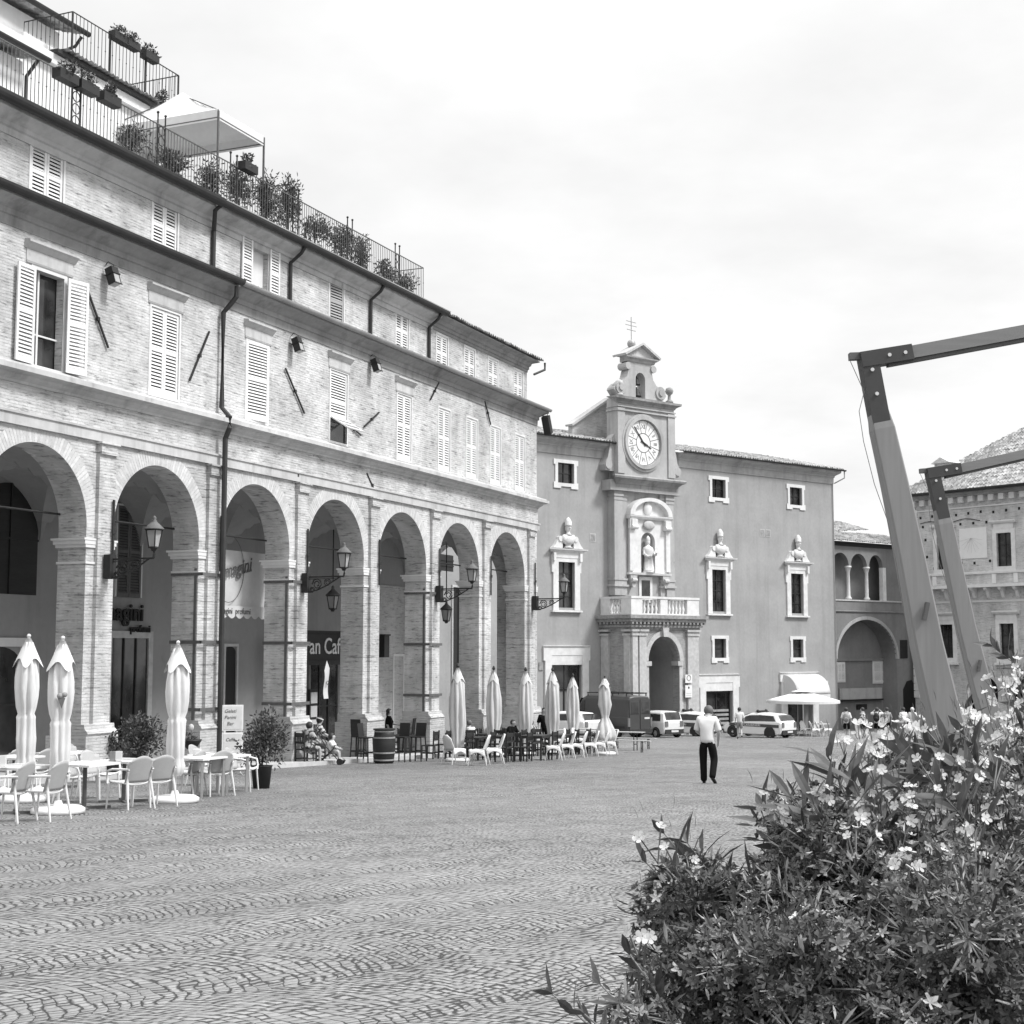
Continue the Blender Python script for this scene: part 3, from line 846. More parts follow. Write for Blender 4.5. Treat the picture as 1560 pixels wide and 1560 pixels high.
MB().box(x1 - .3, x2b - .2, 4.4, 9.4, z2 - .45, z2 - .15).build('fascia', 'paint_grey', ph)
mb = MB(); tile_sheet(mb, lambda u, v, h: (x2a + u, 4.1 + v, z2 + v * .10 + h * .7), x2b - x2a, 1.1, .2, .4).build('roof', 'tile', ph)
MB().box(x2a - .2, x2b, 4.25, 9.4, z2 - .14, z2 - .03).build('roof_slab', 'wood_dark', ph)
x3, z3 = HP(128, 50, -6.2); z3 = HP(80, 25, -6.2)[1]
MB().box(-9.5, x3 - .5, 6.75, 9.4, 0, z3 - .05).build('wall', 'plaster_pale', ph)
mb = MB(); tile_sheet(mb, lambda u, v, h: (-9.5 + u, 6.2 + v, z3 + v * .3 + h * .6), x3 + 9.5, 3.3, .2, .4).build('roof', 'tile', ph)
gutter(-9.5, x3, -6.1, z3, 'gutter', .1, ph)
MB().tube([(x3 - .1, 6.2, z3 - .1), (x3 - .15, 6.4, z3 - .4), (x3 - .4, 6.7, z3 - .6), (x3 - .4, 6.7, z2)], .05, 6).build('drainpipe', 'gutter', ph)
MB().box(HP(40, 60, -5.2)[0], x3 - .2, 5.3, 6.7, z2 - .02, z2 + .55).build('parapet', 'paint_grey', ph)
# upper terrace railing
u0, zt0 = FL.hit(111, 20, -4.4); u1, zt1 = FL.hit(272, 113, -4.4)
zb = z2 + ZR + .02; hh = (zt0 + zt1) / 2 - zb
ur = empty('terrace_railing', FL.world(u0, 4.4, zb), FL.a, 'thin pale iron railing round the upper roof terrace', 'railing')
mb = MB(); rail(mb, (0, 0, 0), (u1 - u0, 0, 0), hh, .16, .009, .016); rail(mb, (u1 - u0, 0, 0), (u1 - u0, 4.2, 0), hh, .16, .009, .016); rail(mb, (0, 0, 0), (0, 1.8, 0), hh, .16, .009, .016)
mb.build('bar_panel', 'gutter', ur)
for i in range(4): MB().bar(((u1 - u0) * i / 3, 0, 0), ((u1 - u0) * i / 3, 0, hh), .045).build('post', 'gutter', ur)
# flower boxes hung on the railings
rs = random.Random(11)
for px, py, n, lb in ((181, 57, -4.35, 'dark flower box on the upper roof railing, leftmost of three'), (199, 67, -4.35, 'dark flower box on the upper roof railing, middle of three'), (228, 86, -4.35, 'dark flower box on the upper roof railing nearest its corner'),
                      (100, 116, .42, 'leafy flower box on the lower terrace railing, leftmost of three'), (132, 133, .42, 'leafy flower box on the lower terrace railing, middle of three'), (166, 151, .42, 'leafy flower box on the lower terrace railing, rightmost of three'), (378, 255, .42, 'trailing flower box on the railing beside the white canopy')):
    x, z = FL.hit(px, py, n); e = empty('flower_box', FL.world(x, -n, z), FL.a, lb, 'flower box', 'flower boxes on the roof railings')
    MB().box(-.33, .33, -.13, .13, -.14, .10).build('box', 'wood_dark', e)
    mb = MB(); clump(mb, (0, 0, .18), (.38, .2, .24), 170, .10, .05, rs, .2); mb.build('plant', 'leaf_far', e)
e = empty('ball_shrub', FL.world(FL.hit(245, 138, -4.9)[0], 4.9, zb), FL.a, 'clipped ball shrub in a pot on the upper roof terrace', 'shrub')
mb = MB(); clump(mb, (0, 0, .62), (.32, .32, .32), 300, .09, .05, rs, .5, 12); mb.build('foliage', 'leaf_far', e); MB().lathe([(.16, 0), (.22, .3), (.24, .32)], (0, 0, 0), 10).build('pot', 'terracotta', e)
# white canopy tent
xb_, zB = FL.hit(333, 166, -.9); xc_, _ = FL.hit(402, 218, -.9)
D = 4.4; zE_ = zB
ct = empty('canopy_tent', FL.world(xb_, .9, ZR), FL.a, 'white four-sided canopy tent on slim posts on the roof terrace', 'canopy')
wx_ = xc_ - xb_; he = zE_ - ZR; hp = he + 1.3
C4 = [Vector((0, 0, he)), Vector((wx_, 0, he)), Vector((wx_, D, he)), Vector((0, D, he))]; pk = Vector((wx_ / 2, D / 2, hp))
mb = MB()
for i in range(4):
    a, b = C4[i], C4[(i + 1) % 4]
    def fn(u, v, a=a, b=b):
        p = a.lerp(b, u); q = p.lerp(pk, v); q.z -= .16 * math.sin(math.pi * v) * (1 - v * .3); return q
    mb.panel(fn, 6, 6, .012)
mb.build('roof_cloth', 'canvas', ct)
mb = MB()
for i in range(4):
    a, b = C4[i], C4[(i + 1) % 4]; mb.panel(lambda u, v, a=a, b=b: a.lerp(b, u) + Vector((0, 0, -.32 * v)), 6, 1, .012)
mb.build('valance', 'canvas', ct)
for c in C4: MB().bar((c.x, c.y, 0), (c.x, c.y, he - .05), .05).build('post', 'iron_mid', ct)
mb = MB()
for i in range(4): mb.bar(C4[i] - Vector((0, 0, .03)), pk - Vector((0, 0, .1)), .03); mb.bar(C4[i] - Vector((0, 0, .25)), C4[(i + 1) % 4] - Vector((0, 0, .25)), .03)
mb.build('strut', 'iron_mid', ct)
# terrace shrubs and trellis
for i, (px, py, hgt, wd, lb) in enumerate(((200, 190, .9, .8, 'low dark shrub behind the railing left of the white canopy'), (265, 225, .8, 1.1, 'wide low shrub under the front of the white canopy'), (325, 250, 1.1, .8, 'dark shrub at the right post of the white canopy'), (365, 275, 1.3, .8, 'dense shrub right of the white canopy'), (405, 290, 1.5, .8, 'tall bushy shrub beside the trellis panel'), (440, 300, 1.7, .7, 'tall airy shrub overtopping the trellis panel'),
        (480, 325, 1.15, .8, 'shrub in the middle of the long right-hand railing'), (520, 352, 1.1, .8, 'shrub left of the arched rail on the terrace'), (550, 370, 1.2, .7, 'dark climber on the right trellis'), (585, 392, .8, .7, 'thin climber on the last stretch of railing'), (620, 410, .75, .7, 'small climber at the far end of the railing'))):
    x = FL.hit(px, py, -.2)[0]; e = empty('terrace_shrub', FL.world(x, .2, 14.075), FL.a, lb, 'shrub', 'shrubs on the roof terrace')
    mb = MB(); clump(mb, (0, 0, hgt * .62 + .15), (wd * .8, .45, hgt * .55), int(900 * wd * hgt), .13, .045, rs, .1, 12); mb.build('foliage', 'leaf_far', e)
    mb = MB()
    for k in range(4): mb.tube([(0, 0, .25), (rs.uniform(-.1, .1), 0, hgt * .5), (rs.uniform(-.3, .3) * wd, rs.uniform(-.1, .1), hgt * rs.uniform(.8, 1.15))], [.02, .014, .006], 5)
    mb.build('stem', 'wood_dark', e); MB().lathe([(.18, 0), (.24, .3), (.26, .32)], (0, 0, 0), 10).build('pot', 'terracotta' if i % 3 else 'stone', e)
for px0, px1, py, top, lb in ((400, 438, 270, 1.75, 'lattice trellis frame beside the tall shrubs on the terrace'), (510, 553, 350, 1.75, 'lattice trellis frame on the right half of the terrace')):
    xa, xb2 = FL.hit(px0, py, -.9)[0], FL.hit(px1, py, -.9)[0]; w_ = xb2 - xa
    e = empty('trellis', FL.world(xa, .9, 14.03), FL.a, lb, 'trellis'); mb = MB()
    mb.bar((0, 0, 0), (0, 0, top), .05); mb.bar((w_, 0, 0), (w_, 0, top), .05); mb.bar((0, 0, top), (w_, 0, top), .05); mb.build('frame', 'iron_mid', e)
    mb = MB(); k = -top
    while k < w_:
        a, b = max(0, k), min(w_, k + top)
        if b - a > .05: mb.bar((a, 0, a - k), (b, 0, b - k), .018); mb.bar((w_ - a, .02, a - k), (w_ - b, .02, b - k), .018)
        k += .2
    mb.build('lattice', 'iron_mid', e)

# ------------------------------------------------------------------ lamps of the arcade
def lantern(parent, z0, r=.26, h=.62, loc=(0, 0)):
    x, y = loc
    mb = MB()
    for i in range(4):
        a = R(45 + 90 * i); mb.bar((x + r * .62 * math.cos(a), y + r * .62 * math.sin(a), z0), (x + r * math.cos(a), y + r * math.sin(a), z0 + h), .028)
        b = R(45 + 90 * (i + 1))
        mb.bar((x + r * math.cos(a), y + r * math.sin(a), z0 + h), (x + r * math.cos(b), y + r * math.sin(b), z0 + h), .05); mb.bar((x + r * .62 * math.cos(a), y + r * .62 * math.sin(a), z0), (x + r * .62 * math.cos(b), y + r * .62 * math.sin(b), z0), .04)
    k_ = r / .30
    mb.lathe([(.05, -.14 * k_), (.10 * k_, -.08 * k_), (r * .55, 0), (.02, .02)], (x, y, z0), 8)
    mb.build('lantern_frame', 'iron', parent)
    MB().lathe([(r * .60, .02), (r * .97, h - .01)], (x, y, z0), 4).build('lantern_glass', 'lglass', parent).data.transform(Matrix.Translation((x, y, 0)) @ Matrix.Rotation(R(45), 4, 'Z') @ Matrix.Translation((-x, -y, 0)))
    MB().lathe([(r * 1.25, h), (r * 1.2, h + .04 * k_), (r * .8, h + .16 * k_), (r * .45, h + .26 * k_), (.09 * k_, h + .3 * k_), (.10 * k_, h + .34 * k_), (.05 * k_, h + .37 * k_), (.09 * k_, h + .43 * k_), (.04 * k_, h + .48 * k_), (.01, h + .52 * k_)], (x, y, z0), 12).build('lantern_cap', 'iron_mid', parent, True)
def bracket_lamp(k, lb, z=3.55):
    px = k * B; e = empty('street_lamp', FL.world(px, -.12, z), FL.a, lb, 'lamp', 'scroll bracket lamps on the arcade pillars')
    L = 1.42
    MB().box(-.125, .125, -.22, -.02, -.28, .32).build('junction_box', 'iron', e)
    mb = MB(); mb.bar((0, -.2, .2), (0, -L, .2), .045); mb.bar((0, -.2, .14), (0, -L * .8, .14), .02)
    sp = lambda cy, cz, r, s, turn=1.6: [(0, cy + s * r * (1 - t / 14 * .75) * math.cos(t * turn * math.pi / 6), cz + r * (1 - t / 14 * .75) * math.sin(t * turn * math.pi / 6)) for t in range(14)]
    mb.tube(sp(-.5, -.02, .18, 1), .022, 6); mb.tube(sp(-.85, .02, .13, -1), .018, 6); mb.tube([(0, -.24, -.26), (0, -.5, -.2), (0, -.85, -.06), (0, -1.1, .08), (0, -1.3, .2)], .024, 6); mb.tube(sp(-.32, -.2, .10, -1), .018, 6)
    mb.tube([(0, -L, .2), (0, -L - .02, .3), (0, -L, .42)], .03, 6)
    mb.build('scroll_bracket', 'iron', e); lantern(e, .46, .195, .44, (0, -L))
bracket_lamp(0, 'scroll bracket lantern on the leftmost visible pillar'); bracket_lamp(2, 'scroll bracket lantern between the pale blind and the dark lettered board')
bracket_lamp(4, 'scroll bracket lantern on the strapped pillar nearest the far corner'); bracket_lamp(6, 'scroll bracket lantern at the far corner of the arcade', 3.5)
for px, py, lb in ((177, 424, 'black box lantern high between the open window and its right neighbour'), (458, 528, 'black box lantern right of the window with one shutter ajar'), (577, 559, 'black box lantern right of the propped-out shutter')):
    x, z = FL.hit(px, py, .35); e = empty('wall_lantern', FL.world(x, 0, z), FL.a, lb, 'lantern', 'box lanterns under the eave'); e.scale = (.74,) * 3; e.location.z += .06
    rot = Matrix.Translation((0, -.34, 0)) @ Matrix.Rotation(R(-18), 4, 'X')
    MB().box(-.17, .17, -.15, .15, .08, .30, rot).box(-.20, .20, -.18, .18, .04, .08, rot).box(-.17, -.14, -.15, .15, -.30, .04, rot).box(.14, .17, -.15, .15, -.30, .04, rot).box(-.17, .17, .12, .15, -.30, .04, rot).box(-.19, .19, -.17, -.14, -.33, -.30, rot).build('housing', 'iron', e)
    MB().box(-.138, .138, -.14, .118, -.32, .038, rot).build('lamp_glass', 'lglass', e)
    MB().tube([(0, -.02, .42), (-.1, -.2, .50), (.02, -.34, .40), (0, -.36, .26)], .018, 6).build('bracket', 'iron', e)
x, z = FL.hit(820, 640, .3); e = empty('wall_lantern', FL.world(XE + .3, -.35, z), FL.a, 'black floodlight on the end corner of the arcade building under the eave', 'lantern')
MB().box(-.14, .14, -.16, .16, -.5, .3, Matrix.Rotation(R(-28), 4, 'Y')).build('housing', 'iron', e); MB().tube([(-.3, .3, .45), (.1, 0, .45), (.1, 0, .25)], .02, 6).build('bracket', 'iron', e)
for px, py, n, lb in ((507, 915, -3.4, 'hanging lantern in the arch above the dark lettered board'), (680, 935, -3.0, 'hanging lantern inside the arch with the tall dark door')):
    x, z = FL.hit(px, py, n); e = empty('hanging_lantern', FL.world(x, -n, z), FL.a, lb, 'lantern', 'lanterns hanging in the arcade'); lantern(e, -.3, .22, .48)
    MB().tube([(0, 0, .7), (0, 0, 6.25 - z)], .022, 6).build('hanging_rod', 'iron', e)

# ------------------------------------------------------------------ shop signs and awnings
n = -1.6
xa, zt = FL.hit(268, 829, n); xb, _ = FL.hit(403, 831, n); zb = FL.hit(370, 924, n)[1]
aw = empty('shop_blind', FL.world((xa + xb) / 2, -n, 0), FL.a, 'pale roll-down blind with script lettering and a scalloped edge inside the third arch', 'blind'); hw = (xb - xa) / 2
MB().panel(lambda u, v: (-hw + 2 * hw * u, -.05 * math.sin(v * 3) - .02 * math.sin(u * 9), zb + (zt - zb) * v), 14, 4, .015).build('cloth', 'canvas_grey', aw)
mb = MB(); nn = 11
for i in range(nn):
    a, b = -hw + 2 * hw * i / nn, -hw + 2 * hw * (i + 1) / nn
    mb.prism([(a, zb - .28)] + [(a + (b - a) * t, zb - .28 - .10 * math.sin(math.pi * t)) for t in (.2, .4, .6, .8)] + [(b, zb - .28), (b, zb), (a, zb)], -.10, -.09)
mb.build('valance', 'canvas_grey', aw)
zc_ = FL.hit(340, 866, n)[1]; xc0 = FL.hit(345, 866, n)[0] - (xa + xb) / 2; rr = .80
cir = lambda r, r2=None: [(xc0 + r * math.cos(2 * math.pi * i / 40), zc_ + (r2 or r) * math.sin(2 * math.pi * i / 40)) for i in range(40)]
MB().ring(cir(rr, 1.0), cir(rr + .02, 1.02), -.085, -.08, True).build('printed_circle', 'iron_mid', aw)
text('lettering', 'magini', .60, 'iron_mid', aw, (xc0 + .42, -.10, zc_ + .02), ext=.004, shear=.35, tilt=R(-12), bold=.004)
text('lettering', 'profumi', .15, 'iron_mid', aw, (xc0 + .98, -.10, zc_ - .02), ext=.004, tilt=R(-12))
text('lettering', 'magini  profumi', .26, 'iron_mid', aw, (xc0 + .35, -.115, zb - .16), ext=.004)
x1_, z_ = FL.hit(219, 937, -YB + .1)
sg = empty('shop_sign', FL.world(x1_ - 1.0, YB - .06, z_), FL.a, 'dark raised letters mounted over the shop door in the second arch', 'sign')
text('lettering', 'magini', .78, 'black', sg, (0, -.03, .05), ext=.03, bold=.012); text('lettering', 'profumi', .32, 'black', sg, (.85, -.03, -.45), ext=.03, bold=.008)
n = -4.6; xa, zt = FL.hit(440, 963, n); xb, zb = FL.hit(545, 1006, n)
sg = empty('shop_sign', FL.world((xa + xb) / 2, -n, (zt + zb) / 2), FL.a, 'dark fascia board with large pale letters in the fourth arch', 'sign')
h_ = (zt - zb) / 2; MB().box(-(xb - xa) / 2, (xb - xa) / 2, 0, .12, -h_, h_).box(-(xb - xa) / 2 - .05, (xb - xa) / 2 + .05, -.08, .14, h_, h_ + .08).box(-(xb - xa) / 2 - .05, (xb - xa) / 2 + .05, -.08, .14, -h_ - .16, -h_).build('board', 'wood_dark', sg)
xm = FL.hit(497, 985, n)[0] - (xa + xb) / 2
text('lettering', 'Gran Caffè', .86, 'plaster_pale', sg, (xm - .30, -.02, 0), ext=.01, bold=.006)
n = -3.6; x, z = FL.hit(579, 985, n)
sg = empty('projecting_sign', FL.world(x, -n, z), FL.a, 'small dark projecting sign box in the fifth arch', 'sign'); MB().box(-.2, .2, -.3, .3, -.42, .42).build('box', 'wood_dark', sg); MB().box(-.24, .24, -.34, .34, .421, .48).build('cap', 'iron', sg); MB().bar((0, .3, .2), (0, YB + n, .2), .05).build('bracket', 'iron', sg)
n = -3.2; x, z = FL.hit(497, 1045, n); g_ = FL.ground(x, 3.2) + .12
fb = empty('banner_flag', FL.world(x, -n, g_), FL.a, 'white feather banner standing before the café door', 'flag'); zz = z - g_
MB().panel(lambda u, v: (-.16 + .32 * u * (1 if v < .8 else 1 - (v - .8) * 2.5), .03 * math.sin(v * 6), zz - .45 + v * (1.0 + .35 * u)), 4, 10, .01).build('cloth', 'canvas', fb)
text('lettering', 'G', .22, 'black', fb, (0, -.05, zz + .1)); MB().tube([(.17, 0, 0), (.17, 0, zz + .9)], .015, 6).build('pole', 'iron', fb); MB().lathe([(.2, 0), (.2, .04), (.02, .06)], (.17, 0, 0), 10).build('foot', 'iron', fb)
for px0, px1, c in ((472, 484, 0),):
    x0, z0 = FL.hit(px0, 1060, -5.6); x1, _ = FL.hit(px1, 1060, -5.6)
    e = empty('poster_rack', FL.world((x0 + x1) / 2, 5.6, FL.ground(x0, 5.6) + .12), FL.a, 'narrow rack of pale printed posters beside the café door', 'rack'); w_ = (x1 - x0) / 2
    MB().box(-w_, w_, 0, .08, 0, 2.3).build('board', 'wood_dark', e)
    for i in range(4): MB().box(-w_ + .06, w_ - .06, -.02, 0, .2 + i * .52, .62 + i * .52).build('poster', 'paper', e)
# ------------------------------------------------------------------ clock palace
cp = empty('clock_palace', (FC.o.x, FC.o.y, 0), FC.a, 'grey plastered palace with a clock gable, statue niche and balustraded portal', 'building')
def H(px, py, n=0.0): return FC.hit(px, py, n)
ZE = 14.62
SL, SR = -22.0, 15.54
UW = [-10.12, 3.5, 11.4]; PW = [-10.12, 3.36, 11.32]; MW = [3.43, 11.32]
holes = [(c - .66, c + .66, 11.83, 13.08) for c in UW] + [(c - .66, c + .66, 4.15, 6.95) for c in PW] + [(c - .56, c + .56, 1.05, 2.33) for c in MW]
holes += [(-11.35, -8.9, -4.6, .67), (1.96, 4.55, -4.9, -1.14), (10.05, 12.75, -4.9, -.8)]
ps0, pz = H(962, 1000, 2.7); ps1, _ = H(1062, 1000, 2.7)
aL, zsp = H(987, 1007, 2.7); aR, _ = H(1035, 1007, 2.7); _, zcr = H(1011, 969, 2.7)
ac, ahw = (aL + aR) / 2, (aR - aL) / 2
holes.append((aL, aR, -4.9, zcr))
MB().holed(SL, SR, -5.5, ZE, holes, 0, .3).build('front_wall', 'plaster_mid', cp)
MB().box(SR - .4, SR - .006, .01, 9, -5.5, ZE - .05).build('side_wall', 'plaster_mid', cp)
MB().box(SL, SR - .45, 8.6, 9, -5.5, ZE - .05).build('rear_wall', 'plaster_mid', cp)
MB().box(SL, SR - .45, .45, .6, 3.2, ZE - .1).build('unlit_room_sheet', 'black', cp)  # palace rooms: their darkness is a black sheet

def eared(c, z0, z1, hw, t, ear, y0=-.07):
    mb = MB()
    for s in (-1, 1):
        a, b = sorted((c + s * hw, c + s * (hw + t))); mb.box(a, b, y0, .02, z0, z1)
        for zc, hh in ((z1 + t - .16, .16 + .004), (z0 - t + .12, .14)):
            a, b = sorted((c + s * (hw + t), c + s * (hw + t + ear))); mb.box(a, b, y0, .02, zc - hh, zc + hh)
        a, b = sorted((c + s * (hw - .25), c + s * (hw + t + ear))); mb.box(a, b, y0 - .003, .02, z0 - t - .12, z0 - t + .0)
    mb.box(c - hw - t, c + hw + t, y0, .02, z1, z1 + t); mb.box(c - hw - t, c + hw + t, y0, .02, z0 - t, z0)
    return mb
def glazing(par, c, z0, z1, hw, nx, nz, y=.22, mt='glass'):
    MB().box(c - hw, c + hw, y, y + .03, z0, z1).build('pane', mt, par)
    mb = MB(); t = .035
    mb.box(c - hw, c - hw + .07, y - .05, y - .003, z0, z1); mb.box(c + hw - .07, c + hw, y - .05, y - .003, z0, z1)
    for i in range(1, nx): x = c - hw + 2 * hw * i / nx; mb.box(x - t, x + t, y - .05, y - .003, z0, z1)
    for i in range(1, nz): z = z0 + (z1 - z0) * i / nz; mb.box(c - hw + .07, c + hw - .07, y - .045, y - .003, z - t * .8, z + t * .8)
    mb.build('glazing_bar', 'wood_dark', par)
for c in UW:
    f = eared(c, 11.83, 13.08, .66, .21, .12).build('window', 'plaster_pale', cp)
    glazing(f, c, 11.83, 13.08, .66, 2, 2)
for c in MW:
    f = eared(c, 1.05, 2.33, .56, .21, .07).build('window', 'white', cp); glazing(f, c, 1.05, 2.33, .56, 1, 2)
for i, c in enumerate(PW):
    mb = MB(); hw, t = .66, .42
    for s in (-1, 1):
        a, b = sorted((c + s * hw, c + s * (hw + t))); mb.box(a, b, -.10, .02, 4.0, 6.95)
        a, b = sorted((c + s * (hw + t), c + s * (hw + t + .10))); mb.box(a, b, -.10, .02, 6.3, 7.4)
        mb.box(c + s * (hw + t - .02) - .09, c + s * (hw + t - .02) + .09, -.26, -.10, 7.0, 7.5)
    mb.box(c - hw - t, c + hw + t, -.10, .02, 6.95, 7.20); mb.box(c - hw - t - .05, c + hw + t + .05, -.13, .02, 7.20, 7.55)
    mb.prof(c - 1.20, c + 1.20, [(-.02, 7.552), (.16, 7.552), (.20, 7.62), (.34, 7.68), (.36, 7.76), (-.02, 7.80)], 1, 1)
    mb.prof(c - 1.2, c + 1.2, [(-.02, 3.86), (.2, 3.88), (.2, 3.98), (-.02, 3.995)])
    f = mb.build('window', 'white', cp)
    glazing(f, c, 4.15, 6.95, .66, 2, 4)
    mb = MB()                                           # broken scroll pediment
    for s in (-1, 1):
        P = [(1.25, 7.79), (1.05, 7.98), (.85, 8.28), (.70, 8.5), (.52, 8.45), (.45, 8.2), (.45, 7.79)]
        mb.prism([(c + s * x, z) for x, z in (P if s > 0 else P)], -.24, .01)
        mb.tube([(c + s * .62, -.30, 8.36), (c + s * .62, 0, 8.36)], .17, 12)
    mb.build('pediment', 'white', f)
    mb = MB()                                           # bust
    mb.lathe([(.30, 0), (.34, .05), (.2, .12), (.24, .2)], (c, -.2, 7.80), 14, 1, .6)
    mb.ball((c, -.24, 8.32), .5, 14, 8, (.95, .5, .72)); mb.ball((c - .36, -.26, 8.38), .2, 10, 6, (.9, .8, 1.3)); mb.ball((c + .36, -.26, 8.38), .2, 10, 6, (.9, .8, 1.3))
    mb.lathe([(.26, .78), (.14, .92), (.11, 1.0), (.16, 1.08), (.21, 1.22), (.20, 1.36), (.235, 1.38), (.235, 1.44), (.22, 1.46), (.235, 1.62), (.12, 1.82), (.03, 1.9)], (c, -.24, 7.80), 12, 1, .9)
    mb.ball((c, -.44, 9.02), .05, 8, 6); mb.build('bust', 'white', f, True)
# vents
for cx, cz in ((-7.9, 8.57), (7.85, 9.67), (8.42, 9.67)):
    f = MB().box(cx - .24, cx + .24, -.02, .01, cz - .26, cz + .26).build('vent', 'stone', cp); MB().box(cx - .19, cx + .19, -.03, -.02, cz - .21, cz + .21).build('grille', 'stone_dark', f)
# doors
def door(c, hw, zt, zb, t, lint, name='doorway'):
    mb = MB()
    for s in (-1, 1):
        a, b = sorted((c + s * hw, c + s * (hw + t))); mb.box(a, b, -.12, .02, zb, zt + lint * .55)
        a, b = sorted((c + s * (hw + t), c + s * (hw + t + .12))); mb.box(a, b, -.12, .02, zt + lint * .25, zt + lint)
    mb.box(c - hw - t, c + hw + t, -.118, .02, zt + lint * .55, zt + lint); mb.box(c - hw, c + hw, -.09, .02, zt, zt + lint * .55)
    mb.prof(c - hw - t - .12, c + hw + t + .12, [(-.02, zt + lint), (.14, zt + lint), (.20, zt + lint + .10), (-.02, zt + lint + .12)])
    return mb.build(name, 'white', cp)
f = door(-10.12, 1.23, .67, -4.6, .52, 1.05)
MB().box(-11.35, -8.9, .24, .27, -4.6, .67).build('door', 'wood_mid', f)
mb = MB()
for x in (-11.35, -10.17, -8.98): mb.box(x, x + .08, .18, .235, -4.6, .67)
mb.box(-11.27, -8.98, .18, .235, -.9, -.8); mb.build('glazing_bar', 'wood_dark', f)
MB().box(-11.2, -8.95, .2, .238, -.75, .6).build('fanlight', 'glass', f)
f = door(3.25, 1.3, -1.14, -5, .55, 1.0)
MB().box(1.95, 4.56, .26, .28, -4.9, -1.14).build('pane', 'glass', f)
mb = MB(); mb.box(1.96, 4.55, .2, .25, -1.3, -1.14); mb.box(1.96, 2.06, .2, .25, -4.9, -1.3); mb.box(4.45, 4.55, .2, .25, -4.9, -1.3); mb.box(3.2, 3.28, .2, .25, -4.9, -1.3); mb.build('glazing_bar', 'wood_dark', f)
mb = MB()
for i in range(7): mb.box(2.2, 4.3, .1, .16, -4.2 + i * .28, -4.05 + i * .28)
mb.build('display_rack', 'stone_dark', f)
f = door(11.4, 1.35, -.8, -5, .6, .72)
MB().box(10.04, 12.76, .26, .28, -4.9, -.8).build('pane', 'glass', f)
mb = MB(); mb.box(11.4, 11.5, .2, .25, -4.9, -.8); mb.box(12.1, 12.75, .2, .25, -4.9, -.8); mb.build('door', 'wood_mid', f)

# eaves and roof
for a, b in ((SL, -6.3), (-.35, SR)):
    MB().prof(a, b, [(-.02, ZE - 1.0), (.05, ZE - 1.0), (.06, ZE - .55), (.12, ZE - .50), (.12, ZE - .42), (.22, ZE - .34), (.42, ZE - .22), (.46, ZE - .12), (.46, ZE - .05), (-.3, ZE)], 0, 1 if b == SR else 0).build('eave_cornice', 'plaster_tower', cp)
rs = random.Random(5)
mb = MB(); tile_sheet(mb, lambda u, v, h: (SL + u, -.66 + v, ZE + .02 + v * .27 + h), -6.1 - SL, 5.0, .24, .42, .05, .03, rs).build('roof', 'tile', cp)
mb = MB(); tile_sheet(mb, lambda u, v, h: (-.55 + u, -.66 + min(v, max(0, (16.25 - (-.55 + u)) * 1.15)), ZE + .02 + min(v, max(0, (16.25 - (-.55 + u)) * 1.15)) * .27 + h), 16.7, 4.8, .24, .42, .05, .03, rs).build('roof', 'tile', cp)
mb = MB(); tile_sheet(mb, lambda u, v, h: (16.22 - v * .9, -.6 + u, ZE + .02 + min(v * .28, (u + .1) * .27) + h), 9.2, 4.4, .24, .42, .05, .03, rs).build('roof', 'tile', cp)
gutter(SL, -6.2, .62, ZE, 'gutter', .08, cp); gutter(-.45, 16.2, .62, ZE, 'gutter', .08, cp)
MB().tube([(16.15, -.6, ZE - .05), (16.15, -.6, ZE - .55), (15.6, -.1, ZE - .95)], .05, 6).tube([(15.46, -.07, ZE - .95), (15.46, -.07, -4.3)], .03, 6).build('drainpipe', 'gutter_light', cp)
q = [H(872, 648, -1.5), H(928, 608, -1.5), H(928, 675, -1.5), H(872, 665, -1.5)]
MB().prism([(x, z) for x, z in q][::-1], 1.5, 1.9).build('gable_wall', 'brick_far', cp)
MB().bar((q[0][0] - .2, 1.6, q[0][1]), (q[1][0], 1.6, q[1][1] + .06), .7, .14).build('gable_coping', 'stone', cp)

# clock tower
TN = .8
tl = H(940, 660, TN)[0]; tr = H(1027, 665, TN)[0]; tc_ = (tl + tr) / 2
zc1 = H(940, 722, TN + .4)[1]; zc2 = H(980, 606, TN + .35)[1]
def ty(n): return -n
MB().box(tl, tr, -TN, .15, 12.3, zc2 - .1).build('clock_tower', 'plaster_tower', cp)
MB().box(tl + .05, tr - .05, -.35, .02, 4.4, 12.32).build('tower_base', 'plaster_tower', cp)
for a, b in ((tl, tl + .62), (tr - .62, tr)):
    MB().box(a, b, -TN - .09, -TN + .02, zc1 + .15, zc2 - .75).build('pilaster', 'plaster_tower', cp)
for a, b, n in ((tl - .10, tl + .62, .62), (tl + .5, tl + 1.05, .50), (tr - .62, tr + .10, .62), (tr - 1.05, tr - .5, .50)):
    mb = MB(); mb.box(a, b, -n, .02, 5.0, 12.1)
    for z, o in ((11.25, .05), (11.0, .03), (5.95, .05), (5.55, .10)): mb.box(a - o, b + o, -n - o, .02, z, z + .13)
    mb.build('pilaster', 'plaster_tower', cp)
cm = [(-.05, zc1 - .95), (.04, zc1 - .95), (.06, zc1 - .55), (.12, zc1 - .5), (.16, zc1 - .42), (.34, zc1 - .26), (.50, zc1 - .2), (.54, zc1 - .08), (.48, zc1), (-.5, zc1 + .12)]
o = MB().prof(tl - .1, tr + .1, cm, 1, 1).build('mid_cornice', 'cornice_dark', cp); o.location = (0, -TN + .05, 0)
MB().box(tl - .6, tr + .6, -TN, .02, zc1 - .95, zc1 - .3).build('cornice_return', 'plaster_tower', cp)
for z0, hh, o_ in ((zc2 - .95, .10, .07), (zc2 - .70, .07, .05)):
    MB().box(tl - o_, tr + o_, -TN - .09 - o_, .16, z0, z0 + hh).build('string_course', 'plaster_tower', cp)
